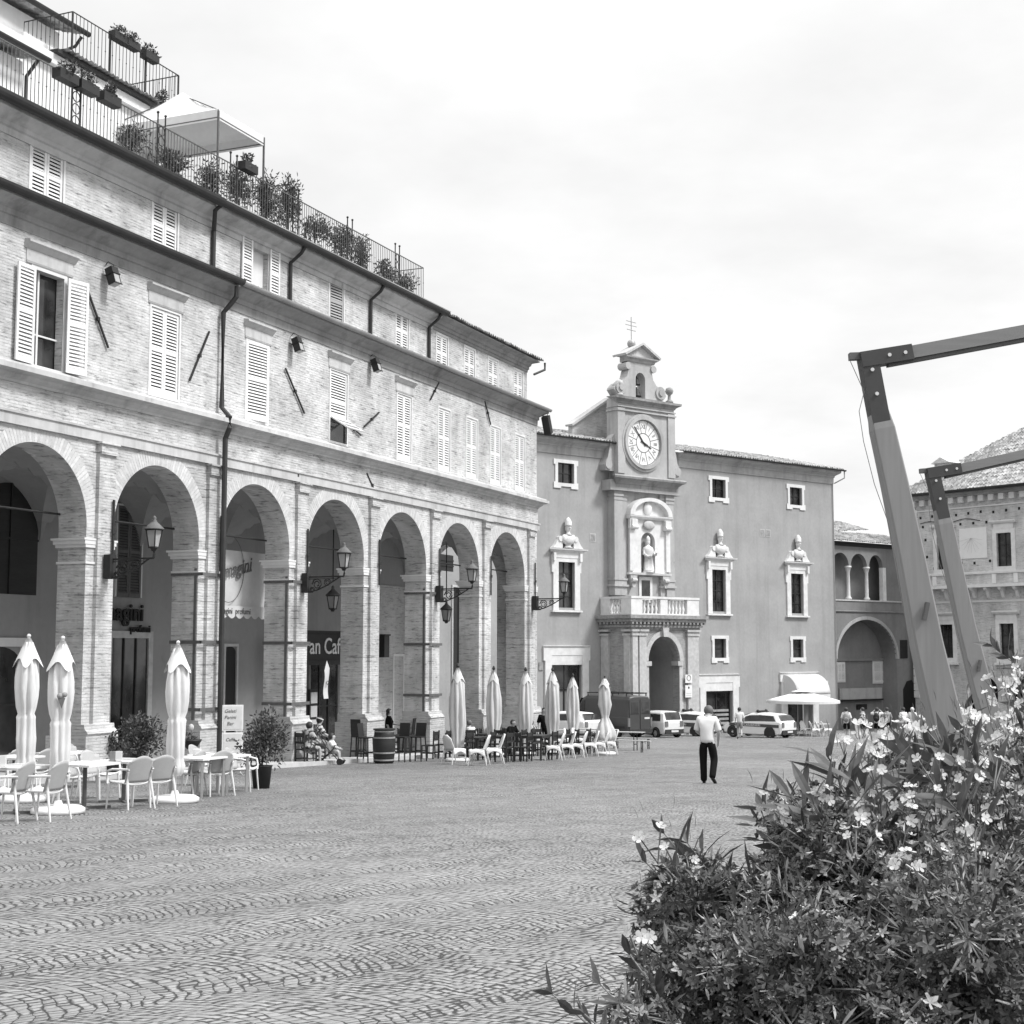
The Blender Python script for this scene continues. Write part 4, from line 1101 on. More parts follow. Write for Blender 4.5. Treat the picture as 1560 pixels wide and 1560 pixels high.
ct = [(-.05, zc2 - .45), (.06, zc2 - .45), (.10, zc2 - .34), (.22, zc2 - .26), (.36, zc2 - .2), (.38, zc2 - .06), (-1, zc2 + .06)]
o = MB().prof(tl, tr, ct, 1, 1).build('top_cornice', 'cornice_dark', cp); o.location = (0, -TN + .01, 0)
# scrolls flanking the tower at roof level
for s, x in ((-1, tl), (1, tr)):
    P = [(0, 15.2), (.25, 14.9), (.40, 14.3), (.55, 13.7), (.85, 13.2), (.75, 12.85), (0, 12.8)]
    mb = MB(); mb.prism([(x + s * a, z) for a, z in P], -.55, .0); mb.tube([(x + s * .52, -.62, 13.2), (x + s * .52, 0, 13.2)], .28, 14); mb.build('scroll', 'plaster_tower', cp)
# clock
zq = (H(979, 640, TN)[1] + H(979, 710, TN)[1]) / 2; RQ = (H(979, 640, TN)[1] - H(979, 710, TN)[1]) / 2
cq = (H(953, 675, TN)[0] + H(1005, 675, TN)[0]) / 2
def disc(mb, c, z, r, y0, y1, n=48): return mb.prism([(c + r * math.cos(2 * math.pi * i / n), z + r * math.sin(2 * math.pi * i / n)) for i in range(n)], y0, y1)
yf = -TN - .02
ck = disc(MB(), cq, zq, RQ, yf - .03, yf + .03).build('clock_face', 'paint', cp)
def circ(r, n=48): return [(cq + r * math.cos(2 * math.pi * i / n), zq + r * math.sin(2 * math.pi * i / n)) for i in range(n)]
MB().ring(circ(RQ), circ(RQ + .22), yf - .20, yf + .02, True).ring(circ(RQ + .224), circ(RQ + .38), yf - .10, yf + .02, True).build('clock_rim', 'plaster_tower', ck)
MB().ring(circ(RQ * .40), circ(RQ * .43), yf - .04, yf - .031, True).ring(circ(RQ * .96), circ(RQ * .985), yf - .04, yf - .031, True).build('dial_ring', 'iron_mid', ck)
mb = MB()
for i in range(12):
    a = 2 * math.pi * (i + .5) / 12; d = Vector((math.sin(a), 0, math.cos(a)))
    mb.bar(Vector((cq, yf - .036, zq)) + d * RQ * .43, Vector((cq, yf - .036, zq)) + d * RQ * .96, .035, .01, up=Vector((0, 1, 0)))
mb.build('dial_line', 'iron_mid', ck)
for i, s in enumerate('XII I II III IV V VI VII VIII IX X XI'.split()):
    a = 2 * math.pi * i / 12
    o = text('numeral', s, .42, 'stone_dark', ck, (cq + math.sin(a) * RQ * .70, yf - .036, zq + math.cos(a) * RQ * .70), tilt=0, spacing=.8)
    o.rotation_euler = (R(90), a, 0)
for a, L, w_ in ((R(-39), RQ * .86, .045), (R(115), RQ * .5, .06)):
    d = Vector((math.sin(a), 0, math.cos(a))); c0 = Vector((cq, yf - .06, zq))
    MB().bar(c0 - d * .25, c0 + d * L * .55, w_ * 2, .02, up=Vector((0, 1, 0))).bar(c0 + d * L * .55, c0 + d * L, w_, .02, up=Vector((0, 1, 0))).build('clock_hand', 'iron', ck)
# bell gable
gz0 = zc2 + .04
gx = (H(970, 580, TN)[0] + H(983, 580, TN)[0]) / 2 - .05
bt = H(976, 568, TN)[1]
g0, g1 = gx - 2.35, gx + 2.35
top = H(975, 553, TN)[1]
mb = MB(); mb.arch_wall(gx - .95, gx + .95, gz0, top, [(gx, .42, bt - .45, .45)], -TN, -TN + .75, 14)
mb.build('bell_gable', 'plaster_tower', cp)
for s in (-1, 1):
    P = [(.9, gz0), (.9, top - .25), (1.05, top - .62), (1.15, top - 1.0), (1.45, top - 1.35), (1.95, top - 1.5), (2.25, top - 1.8), (2.3, gz0 + .35), (2.0, gz0)]
    mb = MB(); mb.prism([(gx + s * a, z) for a, z in P], -TN + .004, -TN + .7)
    mb.tube([(gx + s * 1.75, -TN - .08, gz0 + .5), (gx + s * 1.75, -TN + .3, gz0 + .5)], .42, 16); mb.tube([(gx + s * 1.75, -TN - .16, gz0 + .5), (gx + s * 1.75, -TN, gz0 + .5)], .2, 12)
    mb.tube([(gx + s * 1.12, -TN - .1, top - .3), (gx + s * 1.12, -TN + .7, top - .3)], .24, 12)
    mb.build('scroll', 'plaster_tower', cp)
    MB().lathe([(.26, 0), (.26, .1), (.12, .2), (.1, .5), (.22, .62), (.28, .78), (.22, .95), (.02, 1.05)], (tc_ + s * (tr - tl) * .44, -TN + .1, gz0 - .02), 12).build('finial', 'stone_dark' if s > 0 else 'stone', cp, True)
z = top
MB().prof(gx - 1.15, gx + 1.15, [(-.7, z), (.05, z), (.1, z + .14), (.26, z + .24), (.28, z + .32), (-.7, z + .34)], 1, 1).build('gable_cornice', 'plaster_tower', cp, loc=(0, -TN, 0))
mb = MB(); mb.prism([(gx - 1.45, z + .34), (gx + 1.45, z + .34), (gx, z + 1.12)], -TN - .02, -TN + .7)
for s in (-1, 1): mb.bar((gx + s * 1.55, -TN + .3, z + .38), (gx, -TN + .3, z + 1.22), 1.25, .14)
mb.build('pediment', 'cornice', cp)
mb = MB(); mb.ball((gx - .3, -TN + .5, z + 1.3), .28, 12, 8); mb.tube([(gx - .3, -TN + .5, z + 1.5), (gx - .3, -TN + .5, z + 3.05)], .028, 6)
for dz, w_ in ((2.75, .42), (2.5, .5), (2.2, .38)): mb.tube([(gx - .3 - w_, -TN + .5, z + dz + .02), (gx - .3 + w_, -TN + .5, z + dz - .02)], .025, 6)
mb.build('iron_cross', 'gutter_light', cp)
for nm, zb, r, lb in (('bell', bt - .75, .24, 'upper of the two dark bells hanging in the gable arch'), ('bell', bt - 1.5, .30, 'lower of the two dark bells hanging in the gable arch')):
    w = FC.world(gx, -TN + .38)
    tag(MB().lathe([(r * 1.1, 0), (r, .06), (r * .75, .2), (r * .66, .38), (r * .45, .48), (.04, .5), (.04, .62)], (w.x, w.y, zb), 14).build(nm, 'iron', None, True), lb, 'bell', 'bells in the clock gable')

# niche with statue
n0, n1 = H(955, 800, .45)[0], H(1016, 800, .45)[0]; nc = (n0 + n1) / 2; hwN = (n1 - n0) / 2
zb0 = H(985, 873, .5)[1]; zcap = H(985, 790, .5)[1]
zn_s = H(983, 826, .5)[1]; hn = .62
mb = MB(); mb.arch_wall(n0 + .05, n1 - .05, zb0, zcap - .1, [(nc - .1, hn, zn_s, hn)], -.62, -.36, 16)
for x in (n0 + .0, n1 - .36): mb.box(x, x + .36, -.74, -.62, zb0 + .1, zcap - .6)
for x in (n0 - .05, n1 - .55): mb.box(x, x + .6, -.82, -.62, zcap - .75, zcap - .1)
mb.prof(n0 - .1, n1 + .1, [(.3, zb0 - .14), (.74, zb0 - .14), (.78, zb0), (.3, zb0)]); mb.prof(n0 - .12, n1 + .12, [(.3, zcap - .1), (.80, zcap - .1), (.90, zcap + .04), (.92, zcap + .14), (.3, zcap + .16)])
nf = mb.build('statue_niche', 'white', cp)
MB().box(nc - .1 - hn, nc - .1 + hn, -.36, -.345, zb0, zn_s + hn).build('niche_back', 'stone_dark', nf)
zA = zcap + .16; rA = hwN + .1; n = 18
arcp = lambda k, dz: [(nc - rA * k * math.cos(math.pi * i / n), zA + dz + 1.15 * k * math.sin(math.pi * i / n)) for i in range(n + 1)]
MB().ring(arcp(.80, 0), arcp(1.0, 0), -.9, -.34).prism(arcp(.80, 0), -.55, -.34).build('segment_pediment', 'white', nf)
mb = MB(); mb.ball((nc - .1, -.62, zA + .45), .36, 12, 8, (1, .4, 1.25)); mb.ball((nc - .1, -.66, zA + .98), .2, 10, 6, (1.5, .5, .6)); mb.build('carved_crest', 'white', nf, True)
mb = MB(); mb.ball((nc - .1, -.74, zcap - .45), .42, 14, 8, (1.2, .25, .7)); mb.build('cartouche', 'stone', nf, True)
for s in (-1, 1):
    mb = MB(); x = nc + s * (hwN - .3); mb.tube([(x - .26, -.84, zcap - .62), (x + .26, -.84, zcap - .62)], .15, 12); mb.box(x - .24, x + .24, -.9, -.7, zcap - .5, zcap - .12); mb.build('scroll_corbel', 'white', nf)
for s in (-1, 1):
    mb = MB(); x = nc + s * (hwN - .35)
    mb.prism([(x - .3, zb0 - .15), (x + .3, zb0 - .15), (x + .26, zb0 - .5), (x + .1, zb0 - .95), (x - .1, zb0 - .95), (x - .26, zb0 - .5)], -.7, -.34); mb.tube([(x - .2, -.72, zb0 - .5), (x + .2, -.72, zb0 - .5)], .14, 10)
    mb.build('niche_bracket', 'stone', nf)
mb = MB(); sx, sy, sz = nc - .1, -.62, zb0 + .005
mb.lathe([(.40, 0), (.40, .12), (.34, .14), (.36, .3), (.30, .7), (.28, 1.0), (.34, 1.25), (.40, 1.48), (.34, 1.62), (.16, 1.72), (.10, 1.76), (.10, 1.82), (.15, 1.88), (.16, 2.0), (.15, 2.05), (.17, 2.08), (.15, 2.25), (.03, 2.38)], (0, 0, 0), 16, 1, .75)
mb.tube([(-.36, 0, 1.5), (-.44, -.06, 1.2), (-.30, -.28, 1.02), (-.08, -.34, 1.06)], [.11, .1, .08, .06], 8); mb.tube([(.36, 0, 1.5), (.46, -.06, 1.22), (.44, -.26, 1.15), (.42, -.34, 1.3)], [.11, .1, .08, .06], 8)
for i in range(9):
    a = R(200 + 16 * i); mb.tube([(.37 * math.cos(a), .28 * math.sin(a), .14), (.29 * math.cos(a), .22 * math.sin(a), 1.1)], [.05, .02], 5)
w = FC.world(sx, sy); st = mb.build('statue', 'white', None, True); st.location = (w.x, w.y, sz); st.rotation_euler = (0, 0, FC.a)
tag(st, 'white stone statue of a robed mitred figure standing in the niche', 'statue')
# small window under the niche
wx, wz = H(983, 897, .36); f = eared(wx, wz - .55, wz + .55, .38, .2, .0, -.42).build('window', 'white', cp); MB().box(wx - .38, wx + .38, -.37, -.356, wz - .5, wz + .5).build('pane', 'glass', f)

# portal block with balcony
PN = 2.7; zfl = H(1000, 937, PN + .3)[1]
mb = MB(); mb.arch_wall(ps0, ps1, -5.2, zfl - .5, [(ac, ahw, zsp, zcr - zsp)], -PN, -PN + .6, 26)
mb.box(ps0, ps0 + .5, -PN + .604, .01, -5.2, zfl - .5); mb.box(ps1 - .5, ps1, -PN + .604, .01, -5.2, zfl - .5)
mb.build('portal_wall', 'brick_portal', cp)
mb = MB(); n = 16
for i in range(n):
    P = [(ac - ahw * 1.02 * math.cos(math.pi * k / n), zsp + (zcr - zsp) * 1.02 * math.sin(math.pi * k / n)) for k in (i, i + 1)]
    mb.quad((P[0][0], -PN + .6, P[0][1]), (P[1][0], -PN + .6, P[1][1]), (P[1][0], 5.5, P[1][1]), (P[0][0], 5.5, P[0][1]))
for x in (aL - .03, aR + .03): mb.quad((x, -PN + .6, -5), (x, 5.5, -5), (x, 5.5, zsp), (x, -PN + .6, zsp))
mb.quad((aL, 5.49, -5), (aR, 5.49, -5), (aR, 5.49, zcr), (aL, 5.49, zcr)); mb.build('passage', 'plaster_mid', cp)
n = 22
ar = lambda k: [(ac - (ahw + k) * math.cos(math.pi * i / n), zsp + (zcr - zsp + k) * math.sin(math.pi * i / n)) for i in range(n + 1)]
MB().ring(ar(.0), ar(.32), -PN - .07, -PN + .1).build('archivolt', 'stone', cp)
mb = MB()
for x in (aL, aR): mb.box(x - .22, x + .22, -PN - .12, -PN + .5, zsp - .3, zsp - .02); mb.box(x - .26 if x == aL else x - .04, x + .04 if x == aL else x + .26, -PN - .05, -PN + .02, -5, zsp - .3)
mb.prism([(ac - .2, zcr - .05), (ac + .2, zcr - .05), (ac + .3, zcr + .75), (ac - .3, zcr + .75)], -PN - .25, -PN + .1)
mb.build('arch_trim', 'stone', cp)
zcap2 = H(1000, 966, PN)[1]
for xa, xb in ((ps0 - .02, ps0 + .42), (ps0 + .55, ps0 + 1.15), (ps1 - .95, ps1 + .02)):
    mb = MB(); mb.box(xa, xb, -PN - .14, -PN + .05, -5, zcap2 - .1)
    for z, o in ((zcap2 - .1, .06), (zcap2 + .15, .12), (zcap2 + .02, .03)): mb.box(xa - o, xb + o, -PN - .14 - o, -PN + .05, z, z + .13)
    mb.build('pilaster', 'stone', cp)
for ya, yb2 in ((-PN + .05, -PN + .55), (-.75, -.05)):
    mb = MB(); mb.box(ps0 - .14, ps0 + .05, ya, yb2, -5, zcap2 - .1)
    for z, o in ((zcap2 - .1, .06), (zcap2 + .15, .12)): mb.box(ps0 - .14 - o, ps0 + .05, ya - o, yb2 + o, z, z + .13)
    mb.build('pilaster', 'stone', cp)
mb = MB()
for i, (o_, z0, z1) in enumerate(((.14, zcap2 + .285, zfl - .75), (.26, zfl - .75, zfl - .62), (.20, zfl - .62, zfl - .42), (.42, zfl - .42, zfl - .22), (.55, zfl - .22, zfl))):
    mb.box(ps0 - o_, ps1 + o_, -PN - o_, .01, z0, z1 - .002)
x = ps0 - .3
while x < ps1 + .3: mb.box(x, x + .16, -PN - .4, -PN, zfl - .56, zfl - .43); x += .33
y = -PN
while y < -.2: mb.box(ps0 - .4, ps0, y, y + .16, zfl - .56, zfl - .43); y += .33
mb.build('balcony_floor', 'stone_dark', cp)
bal = MB(); zr = H(1000, 909, PN)[1]; zb_ = zfl
def baluster(mb, x, y): mb.lathe([(.10, 0), (.10, .08), (.06, .12), (.11, .32), (.10, .42), (.05, .62), (.06, .78), (.10, .82), (.10, .92)], (x, y, zb_ + .02), 8)
hB = zr - zb_
rail = MB(); rail.box(ps0 - .12, ps1 + .12, -PN - .16, -PN + .22, zr - .14, zr); rail.box(ps0 - .12, ps0 + .26, -PN + .224, -.02, zr - .14, zr)
rail.box(ps0 - .12, ps1 + .12, -PN - .14, -PN + .2, zb_, zb_ + .10); rail.box(ps0 - .12, ps0 + .24, -PN + .204, -.02, zb_, zb_ + .1)
L_ = ps1 - ps0
posts = [(ps0 - .1, .95), (ps0 + L_ * .42, .62), (ps1 - .95, 1.05)]
for x, w_ in posts: rail.box(x, x + w_, -PN - .12, -PN + .18, zb_ + .102, zr - .142)
rail.box(ps0 - .1, ps0 + .2, -.9, -.02, zb_ + .102, zr - .142); rail.box(ps0 - .1, ps0 + .2, -PN + .19, -PN + .8, zb_ + .102, zr - .142)
br = rail.build('balustrade', 'white', cp)
for xa, xb in ((ps0 + .95, ps0 + L_ * .42 - .1), (ps0 + L_ * .42 + .72, ps1 - 1.05)):
    n = max(3, int((xb - xa) / .27))
    for i in range(n):
        mb = MB(); baluster(mb, xa + (xb - xa) * (i + .5) / n, -PN + .03); mb.build('baluster', 'white', br, True)
for i in range(3):
    mb = MB(); baluster(mb, ps0 + .05, -PN + 1.05 + i * .27); mb.build('baluster', 'white', br, True)

# ------------------------------------------------------------------ arched gallery
ga = empty('arched_gallery', (FC.o.x, FC.o.y, 0), FC.a, 'grey gallery bridge with a wide archway under a three-arched loggia', 'building')
GY = .5
GS, GE = SR + .01, 25.6
la, lb, lc, ld = 15.9, 18.0, 20.05, 21.9
zls = H(1310, 863, -GY)[1]; zsill = H(1310, 914, -GY)[1]
c1, c2, c3 = H(1295, 890, -GY)[0], H(1323, 890, -GY)[0], H(1347, 890, -GY)[0]
sp_ = (c2 - c1)
ops2 = [((c1 - sp_ / 2 + .02), sp_ / 2 - .13, zls, sp_ / 2 - .13), ((c1 + c2) / 2, sp_ / 2 - .13, zls, sp_ / 2 - .13), ((c2 + c3) / 2, (c3 - c2) / 2 - .13, zls, sp_ / 2 - .15)]
z_str = H(1310, 931, -GY)[1]; zg_e = H(1310, 828, -GY - .3)[1]
a0, zga = H(1275, 1004, -GY); a1 = H(1366, 1004, -GY)[0]; zgc = H(1318, 944, -GY)[1]
mb = MB(); mb.arch_wall(GS, GE, -5.5, zsill - .1, [((a0 + a1) / 2, (a1 - a0) / 2, zga, zgc - zga)], GY, GY + .6, 28)
mb.build('arch_wall', 'plaster_gal', ga)
mb = MB(); mb.arch_wall(GS, GE, zls - .004, zg_e, [(c, h, z, r) for c, h, z, r in ops2], GY, GY + .35, 14)
mb.box(c3 + .12, GE, GY + .002, GY + .35, zsill, zls - .006)
mb.build('loggia_wall', 'plaster_gal', ga)
MB().box(GS, GE, GY - .06, GY + .6, zsill - .1, zsill).build('loggia_sill', 'stone', ga)
for x in (c1, c2, c3 - .1):
    mb = MB(); sq = x == c3 - .1
    if sq: mb.box(x - .1, x + .28, GY - .05, GY + .3, zsill, zls)
    else: mb.lathe([(.24, 0), (.24, .12), (.17, .2), (.145, .3), (.125, zls - zsill - .45), (.15, zls - zsill - .4), (.22, zls - zsill - .15), (.26, zls - zsill - .12), (.26, zls - zsill - .003)], (x, GY + .17, zsill + .002), 14)
    mb.build('column', 'white', ga, not sq)
MB().prof(GS, GE, [(0, z_str - .12), (.05, z_str - .12), (.10, z_str - .05), (.10, z_str), (0, z_str + .03)]).build('string_course', 'plaster_gal', ga, loc=(0, GY, 0))
n = 26; ac2, hw2 = (a0 + a1) / 2, (a1 - a0) / 2
ag = lambda k: [(ac2 - (hw2 + k) * math.cos(math.pi * i / n), zga + (zgc - zga + k) * math.sin(math.pi * i / n)) for i in range(n + 1)]
MB().ring(ag(0), ag(.25), GY - .06, GY + .1).build('archivolt', 'plaster_tower', ga)
MB().box(GS, GE, GY + 2.8, GY + 3.0, zsill, zg_e).build('loggia_back_wall', 'plaster_gal', ga)
MB().box(GS, GE, GY + .4, GY + 2.8, zg_e - .25, zg_e - .1).build('loggia_ceiling', 'plaster_gal', ga)
mb = MB(); tile_sheet(mb, lambda u, v, h: (GS + u, GY - .5 + v, zg_e + .04 + v * .3 + h), GE - GS + .5, 3.6, .24, .42, .05, .03).build('roof', 'tile', ga)
MB().prof(GS, GE, [(0, zg_e - .3), (.05, zg_e - .3), (.1, zg_e - .15), (.4, zg_e - .05), (.4, zg_e), (-.2, zg_e + .02)]).build('eave_cornice', 'wood_dark', ga, loc=(0, GY, 0))
# a higher tiled roof behind
mb = MB(); tile_sheet(mb, lambda u, v, h: (GS + 2.2 + u, GY + 5 + v, zg_e + 1.0 + u * .08 + v * .3 + h), 9, 3.0, .24, .42, .05, .03).build('roof', 'tile', ga)
# inside the archway
YA = GY + 1.35
mb = MB()
for i in range(20):
    P = [(ac2 - hw2 * math.cos(math.pi * k / 20), zga + (zgc - zga) * math.sin(math.pi * k / 20)) for k in (i, i + 1)]
    mb.quad((P[0][0], GY + .6, P[0][1]), (P[1][0], GY + .6, P[1][1]), (P[1][0], YA, P[1][1]), (P[0][0], YA, P[0][1]))
for x in (a0, a1): mb.quad((x, GY + .6, -5.5), (x, YA, -5.5), (x, YA, zga), (x, GY + .6, zga))
mb.build('archway_vault', 'plaster_gal', ga)
MB().box(GS, GE, YA, YA + .3, -5.5, zg_e).build('archway_end_wall', 'plaster_gal', ga)
def ga_rect(px0, py0, px1, py1, n):
    xa, xb = H(px0, (py0 + py1) / 2, n)[0], H(px1, (py0 + py1) / 2, n)[0]
    return xa, xb, H(px0, py1, n)[1], H(px0, py0, n)[1]
for r_ in ((1330, 1008, 1352, 1040), (1275, 1010, 1286, 1038)):
    x0, x1, z0, z1 = ga_rect(*r_, -YA + .0)
    f = surround(x0, x1, z0, z1, .08, YA - .05, YA + .01).build('window', 'paint_grey', ga)
    for q in (0, 1):
        w_ = (x1 - x0) / 2; leaf_mb(w_ - .01, z1 - z0, .5).build('shutter', 'paint_grey', f, loc=(x0 + q * w_, YA - .06, z0))
x0, x1, z0, z1 = ga_rect(1275, 1003, 1358, 1007, -YA); MB().box(a0, a1, YA - .14, YA, z0, z0 + .2).build('string_course', 'plaster_gal', ga)
x0, x1, z0, z1 = ga_rect(1277, 1049, 1341, 1066, -YA); f = MB().box(x0, x1, YA - .16, YA - .02, z0, z1).build('shop_fascia', 'plaster_tower', ga); MB().box(x0, x1, YA - .3, YA - .02, z0 - .12, z0 - .002).build('ledge', 'wood_dark', f)
x0, x1, z0, z1 = ga_rect(1303, 1071, 1322, 1140, -YA); f = MB().box(x0, x1, YA - .03, YA + .02, z0, z1).build('door', 'wood_mid', ga); MB().box(x0 + .1, x1 - .1, YA - .06, YA - .03, z1 - .5, z1 - .1).build('transom', 'glass', f)
mb = MB(); x0, x1, z0, z1 = ga_rect(1376, 1036, 1395, 1090, -GY)
mb.prism([(x0, -5), (x1, -5), (x1, z1 - .6), ((x0 + x1) / 2 + .3, z1), ((x0 + x1) / 2 - .3, z1 - .1), (x0, z1 - .7)], GY - .03, GY + .02); mb.build('dark_doorway', 'black', ga)
x0, x1, z0, z1 = ga_rect(1371, 975, 1382, 1003, -GY); MB().box(x0, x1, GY - .04, GY - .01, z0, z1).build('shutter', 'wood_dark', ga)

# ------------------------------------------------------------------ right palace
rp = empty('brick_palace', (FR.o.x, FR.o.y, 0), FR.a, 'pale brick palace with quoins, long balcony and bracketed tiled eave', 'building')
def HR(px, py, n=0.0): return FR.hit(px, py, n)
lw_ = [(2.93 + i * 5.08) for i in range(0, 5)]
hr = [(c - .57, c + .57, 1.0, 3.48) for c in lw_] + [(c - .6, c + .6, 7.6, 10.02) for c in lw_]
ar_ops = [(2.2 + i * 3.6, 1.3, -1.35, 1.1) for i in range(0, 8)]
MB().holed(0, 27, 6.3, 12.9, [h for h in hr if h[2] > 6], 0, .3).build('upper_wall', 'brick_far', rp)
MB().holed(0, 27, .2, 6.3, [h for h in hr if h[2] < 6], 0, .3).build('lower_wall', 'brick_far', rp)
MB().arch_wall(0, 27, -6, .196, ar_ops, 0, .6, 16).build('ground_arcade', 'brick_far', rp)
MB().box(.05, 27, 1.2, 1.3, -6, .2).build('unlit_arcade_sheet', 'black', rp)  # black sheet stands in for the shade inside the arches
MB().box(-.002, .4, .3, 10, -6, 12.9).build('side_wall', 'brick_far', rp)
MB().box(.3, 27, .36, .5, .2, 12.9).build('unlit_room_sheet', 'black', rp)  # black sheet painted as the unlit rooms
MB().box(0, 27, 9.6, 10, -6, 12.9).build('rear_wall', 'brick_far', rp)
for i, z in enumerate([(-2.0 + k * .55) for k in range(27)]):
    MB().box(-.06, .62 if i % 2 else .42, -.06, .02, z, z + .50).build('quoin', 'white', rp)
for c in lw_:
    mb = surround(c - .57, c + .57, 1.0, 3.48, .32, -.09, .02); mb.box(c - .85, c + .85, -.11, .02, 3.80, 4.15); mb.prof(c - 1.05, c + 1.05, [(-.02, 4.15), (.2, 4.16), (.3, 4.3), (.3, 4.38), (-.02, 4.42)], 0, 0); mb.prof(c - 1.0, c + 1.0, [(-.02, .48), (.22, .5), (.22, .66), (-.02, .677)])
    f = mb.build('window', 'white', rp); glazing(f, c, 1.0, 3.48, .57, 2, 3, .2)
    mb = surround(c - .6, c + .6, 7.6, 10.02, .32, -.09, .02); mb.box(c - .8, c + .8, -.11, .02, 10.34, 10.72); mb.prof(c - 1.05, c + 1.05, [(-.02, 10.72), (.2, 10.73), (.3, 10.86), (.3, 10.94), (-.02, 10.98)])
    f = mb.build('window', 'white', rp); glazing(f, c, 7.6, 10.02, .6, 2, 3, .2)
    mb = MB(); mb.box(c - 1.05, c - .72, -.1, .02, 6.4, 7.1); mb.box(c + .72, c + 1.05, -.1, .02, 6.4, 7.1); mb.build('parapet_post', 'plaster_pale', rp)
MB().prof(0, 27, [(-.02, 7.12), (.12, 7.13), (.14, 7.27), (-.02, 7.3)]).build('string_course', 'plaster_pale', rp)
MB().box(-.2, 27, -.75, .02, 6.12, 6.34).build('balcony', 'plaster_pale', rp)
x = .8
while x < 27:
    MB().prism([(0, 6.12), (.7, 6.12), (.62, 5.95), (.35, 5.82), (.2, 5.4), (0, 5.25)], -.12, .12).build('bracket', 'plaster_pale', rp).matrix_local = Matrix.Translation((x, 0, 0)) @ Matrix.Rotation(R(-90), 4, 'Z'); x += 1.18
MB().prof(0, 27, [(-.02, 5.05), (.06, 5.05), (.08, 5.2), (-.02, 5.22)]).build('string_course', 'plaster_pale', rp)
s0, s1 = 4.3, 6.6
f = MB().box(s0, s1, -.05, .02, 8.3, 10.55).build('sundial', 'paint', rp)
mb = MB(); mb.bar((5.3, -.1, 9.8), (5.3, -.5, 9.4), .03)
for k in range(9):
    a = R(190 + k * 20); mb.bar((5.3, -.056, 9.8), (5.3 + 1.0 * math.cos(a), -.056, 9.8 + 1.1 * math.sin(a)), .012, .006, up=Vector((0, 1, 0)))
mb.build('gnomon', 'stone', f)
mb = MB()
for x, z in [(.9 + i * 1.05, 11.6 + .05 * (i % 3)) for i in range(24)] + [(1.1 + i * 1.1, 10.9) for i in range(22) if i % 5 != 2] + [(4.4, 8.0), (5.5, 7.95), (6.8, 8.05), (1.4, 8.6), (1.3, 9.9), (2.0, 7.7)]:
    mb.box(x - .09, x + .09, -.012, .01, z - .1, z + .1)
mb.build('putlog_hole', 'black', rp)
zc = 12.35
MB().prof(0, 27, [(-.02, zc - .3), (.08, zc - .3), (.1, zc - .2), (-.02, zc - .18)]).build('string_course', 'plaster_pale', rp)
mb = MB(); x = .2
while x < 27: mb.box(x, x + .42, -.34, .01, zc + .12, zc + .55); x += .85
mb.build('eave_corbel', 'plaster_pale', rp)
MB().prof(0, 27, [(-.02, zc + .554), (.4, zc + .554), (.5, zc + .68), (.75, zc + .78), (.78, zc + .9), (-.02, zc + .95)], 1, 0).build('eave_cornice', 'cornice_dark', rp)
gutter(-.9, 27, .82, zc + 1.02, 'gutter', .17, rp)
ze = zc + .98; sl = .66
mb = MB(); tile_sheet(mb, lambda u, v, h: (-.95 + u, -.95 + min(v, (u + .02) * 1.3), ze + min(v, (u + .02) * 1.3) * sl + h), 28, 8.4, .26, .45, .055, .035).build('roof', 'tile', rp)
mb = MB(); tile_sheet(mb, lambda u, v, h: (-.95 + v * .77, 10 - u, ze + min(v * sl, (11 - u) * sl) + h), 11, 8.4, .26, .45, .055, .035).build('roof', 'tile', rp)
mb = MB(); mb.box(1.3, 2.6, 1.4, 3.4, ze + .9, ze + 2.5); mb.prism([(1.1, ze + 2.5), (2.8, ze + 2.5), (1.95, ze + 2.95)], 1.2, 3.6); mb.build('dormer', 'brick_far', rp)
mb = MB(); x = FR.o
mb.tube([(.9 + .4 * i, -.06, 11.15 + .12 * math.sin(i * .8)) for i in range(14)], .025, 5).build('cable', 'iron', rp)
# ------------------------------------------------------------------ vehicles (local x forward, y left, z up)
def ground_rest(px, py, Y=None):
    p = gp(px, py) if Y is None else at(px, py, Y)
    return Vector((p.x, p.y, gz(p.y)))
def car_section(st, x):
    for a, b in zip(st, st[1:]):
        if a[0] <= x <= b[0]:
            t = (x - a[0]) / (b[0] - a[0]); return [p + (q - p) * t for p, q in zip(a, b)]
    return list(st[-1] if x > st[-1][0] else st[0])
def wheels(par, xs, y, r, w=.2):
    for x in xs:
        for s in (-1, 1):
            wh = MB(); n = 22
            prof = [(r * .62, -w / 2), (r * .95, -w / 2), (r, -w / 2 + .03), (r, w / 2 - .03), (r * .95, w / 2), (r * .62, w / 2)]
            for i in range(n):
                for k in range(len(prof)):
                    a = 2 * math.pi * i / n; wh.v.append((x + prof[k][0] * math.cos(a), s * y + prof[k][1], r + prof[k][0] * math.sin(a)))
            m = len(prof)
            for i in range(n):
                for k in range(m):
                    wh.f.append((i * m + k, i * m + (k + 1) % m, ((i + 1) % n) * m + (k + 1) % m, ((i + 1) % n) * m + k))
            o = wh.build('wheel', 'rubber', par, True)
            rm = MB(); rm.prism([(x + r * .62 * math.cos(2 * math.pi * i / n), r + r * .62 * math.sin(2 * math.pi * i / n)) for i in range(n)], s * y - .05, s * y + .05 )
            for i in range(5):
                a = 2 * math.pi * i / 5; rm.bar((x, s * (y + .07), r), (x + r * .58 * math.cos(a), s * (y + .065), r + r * .58 * math.sin(a)), .06, .04)
            rm.build('rim', 'alu', o)
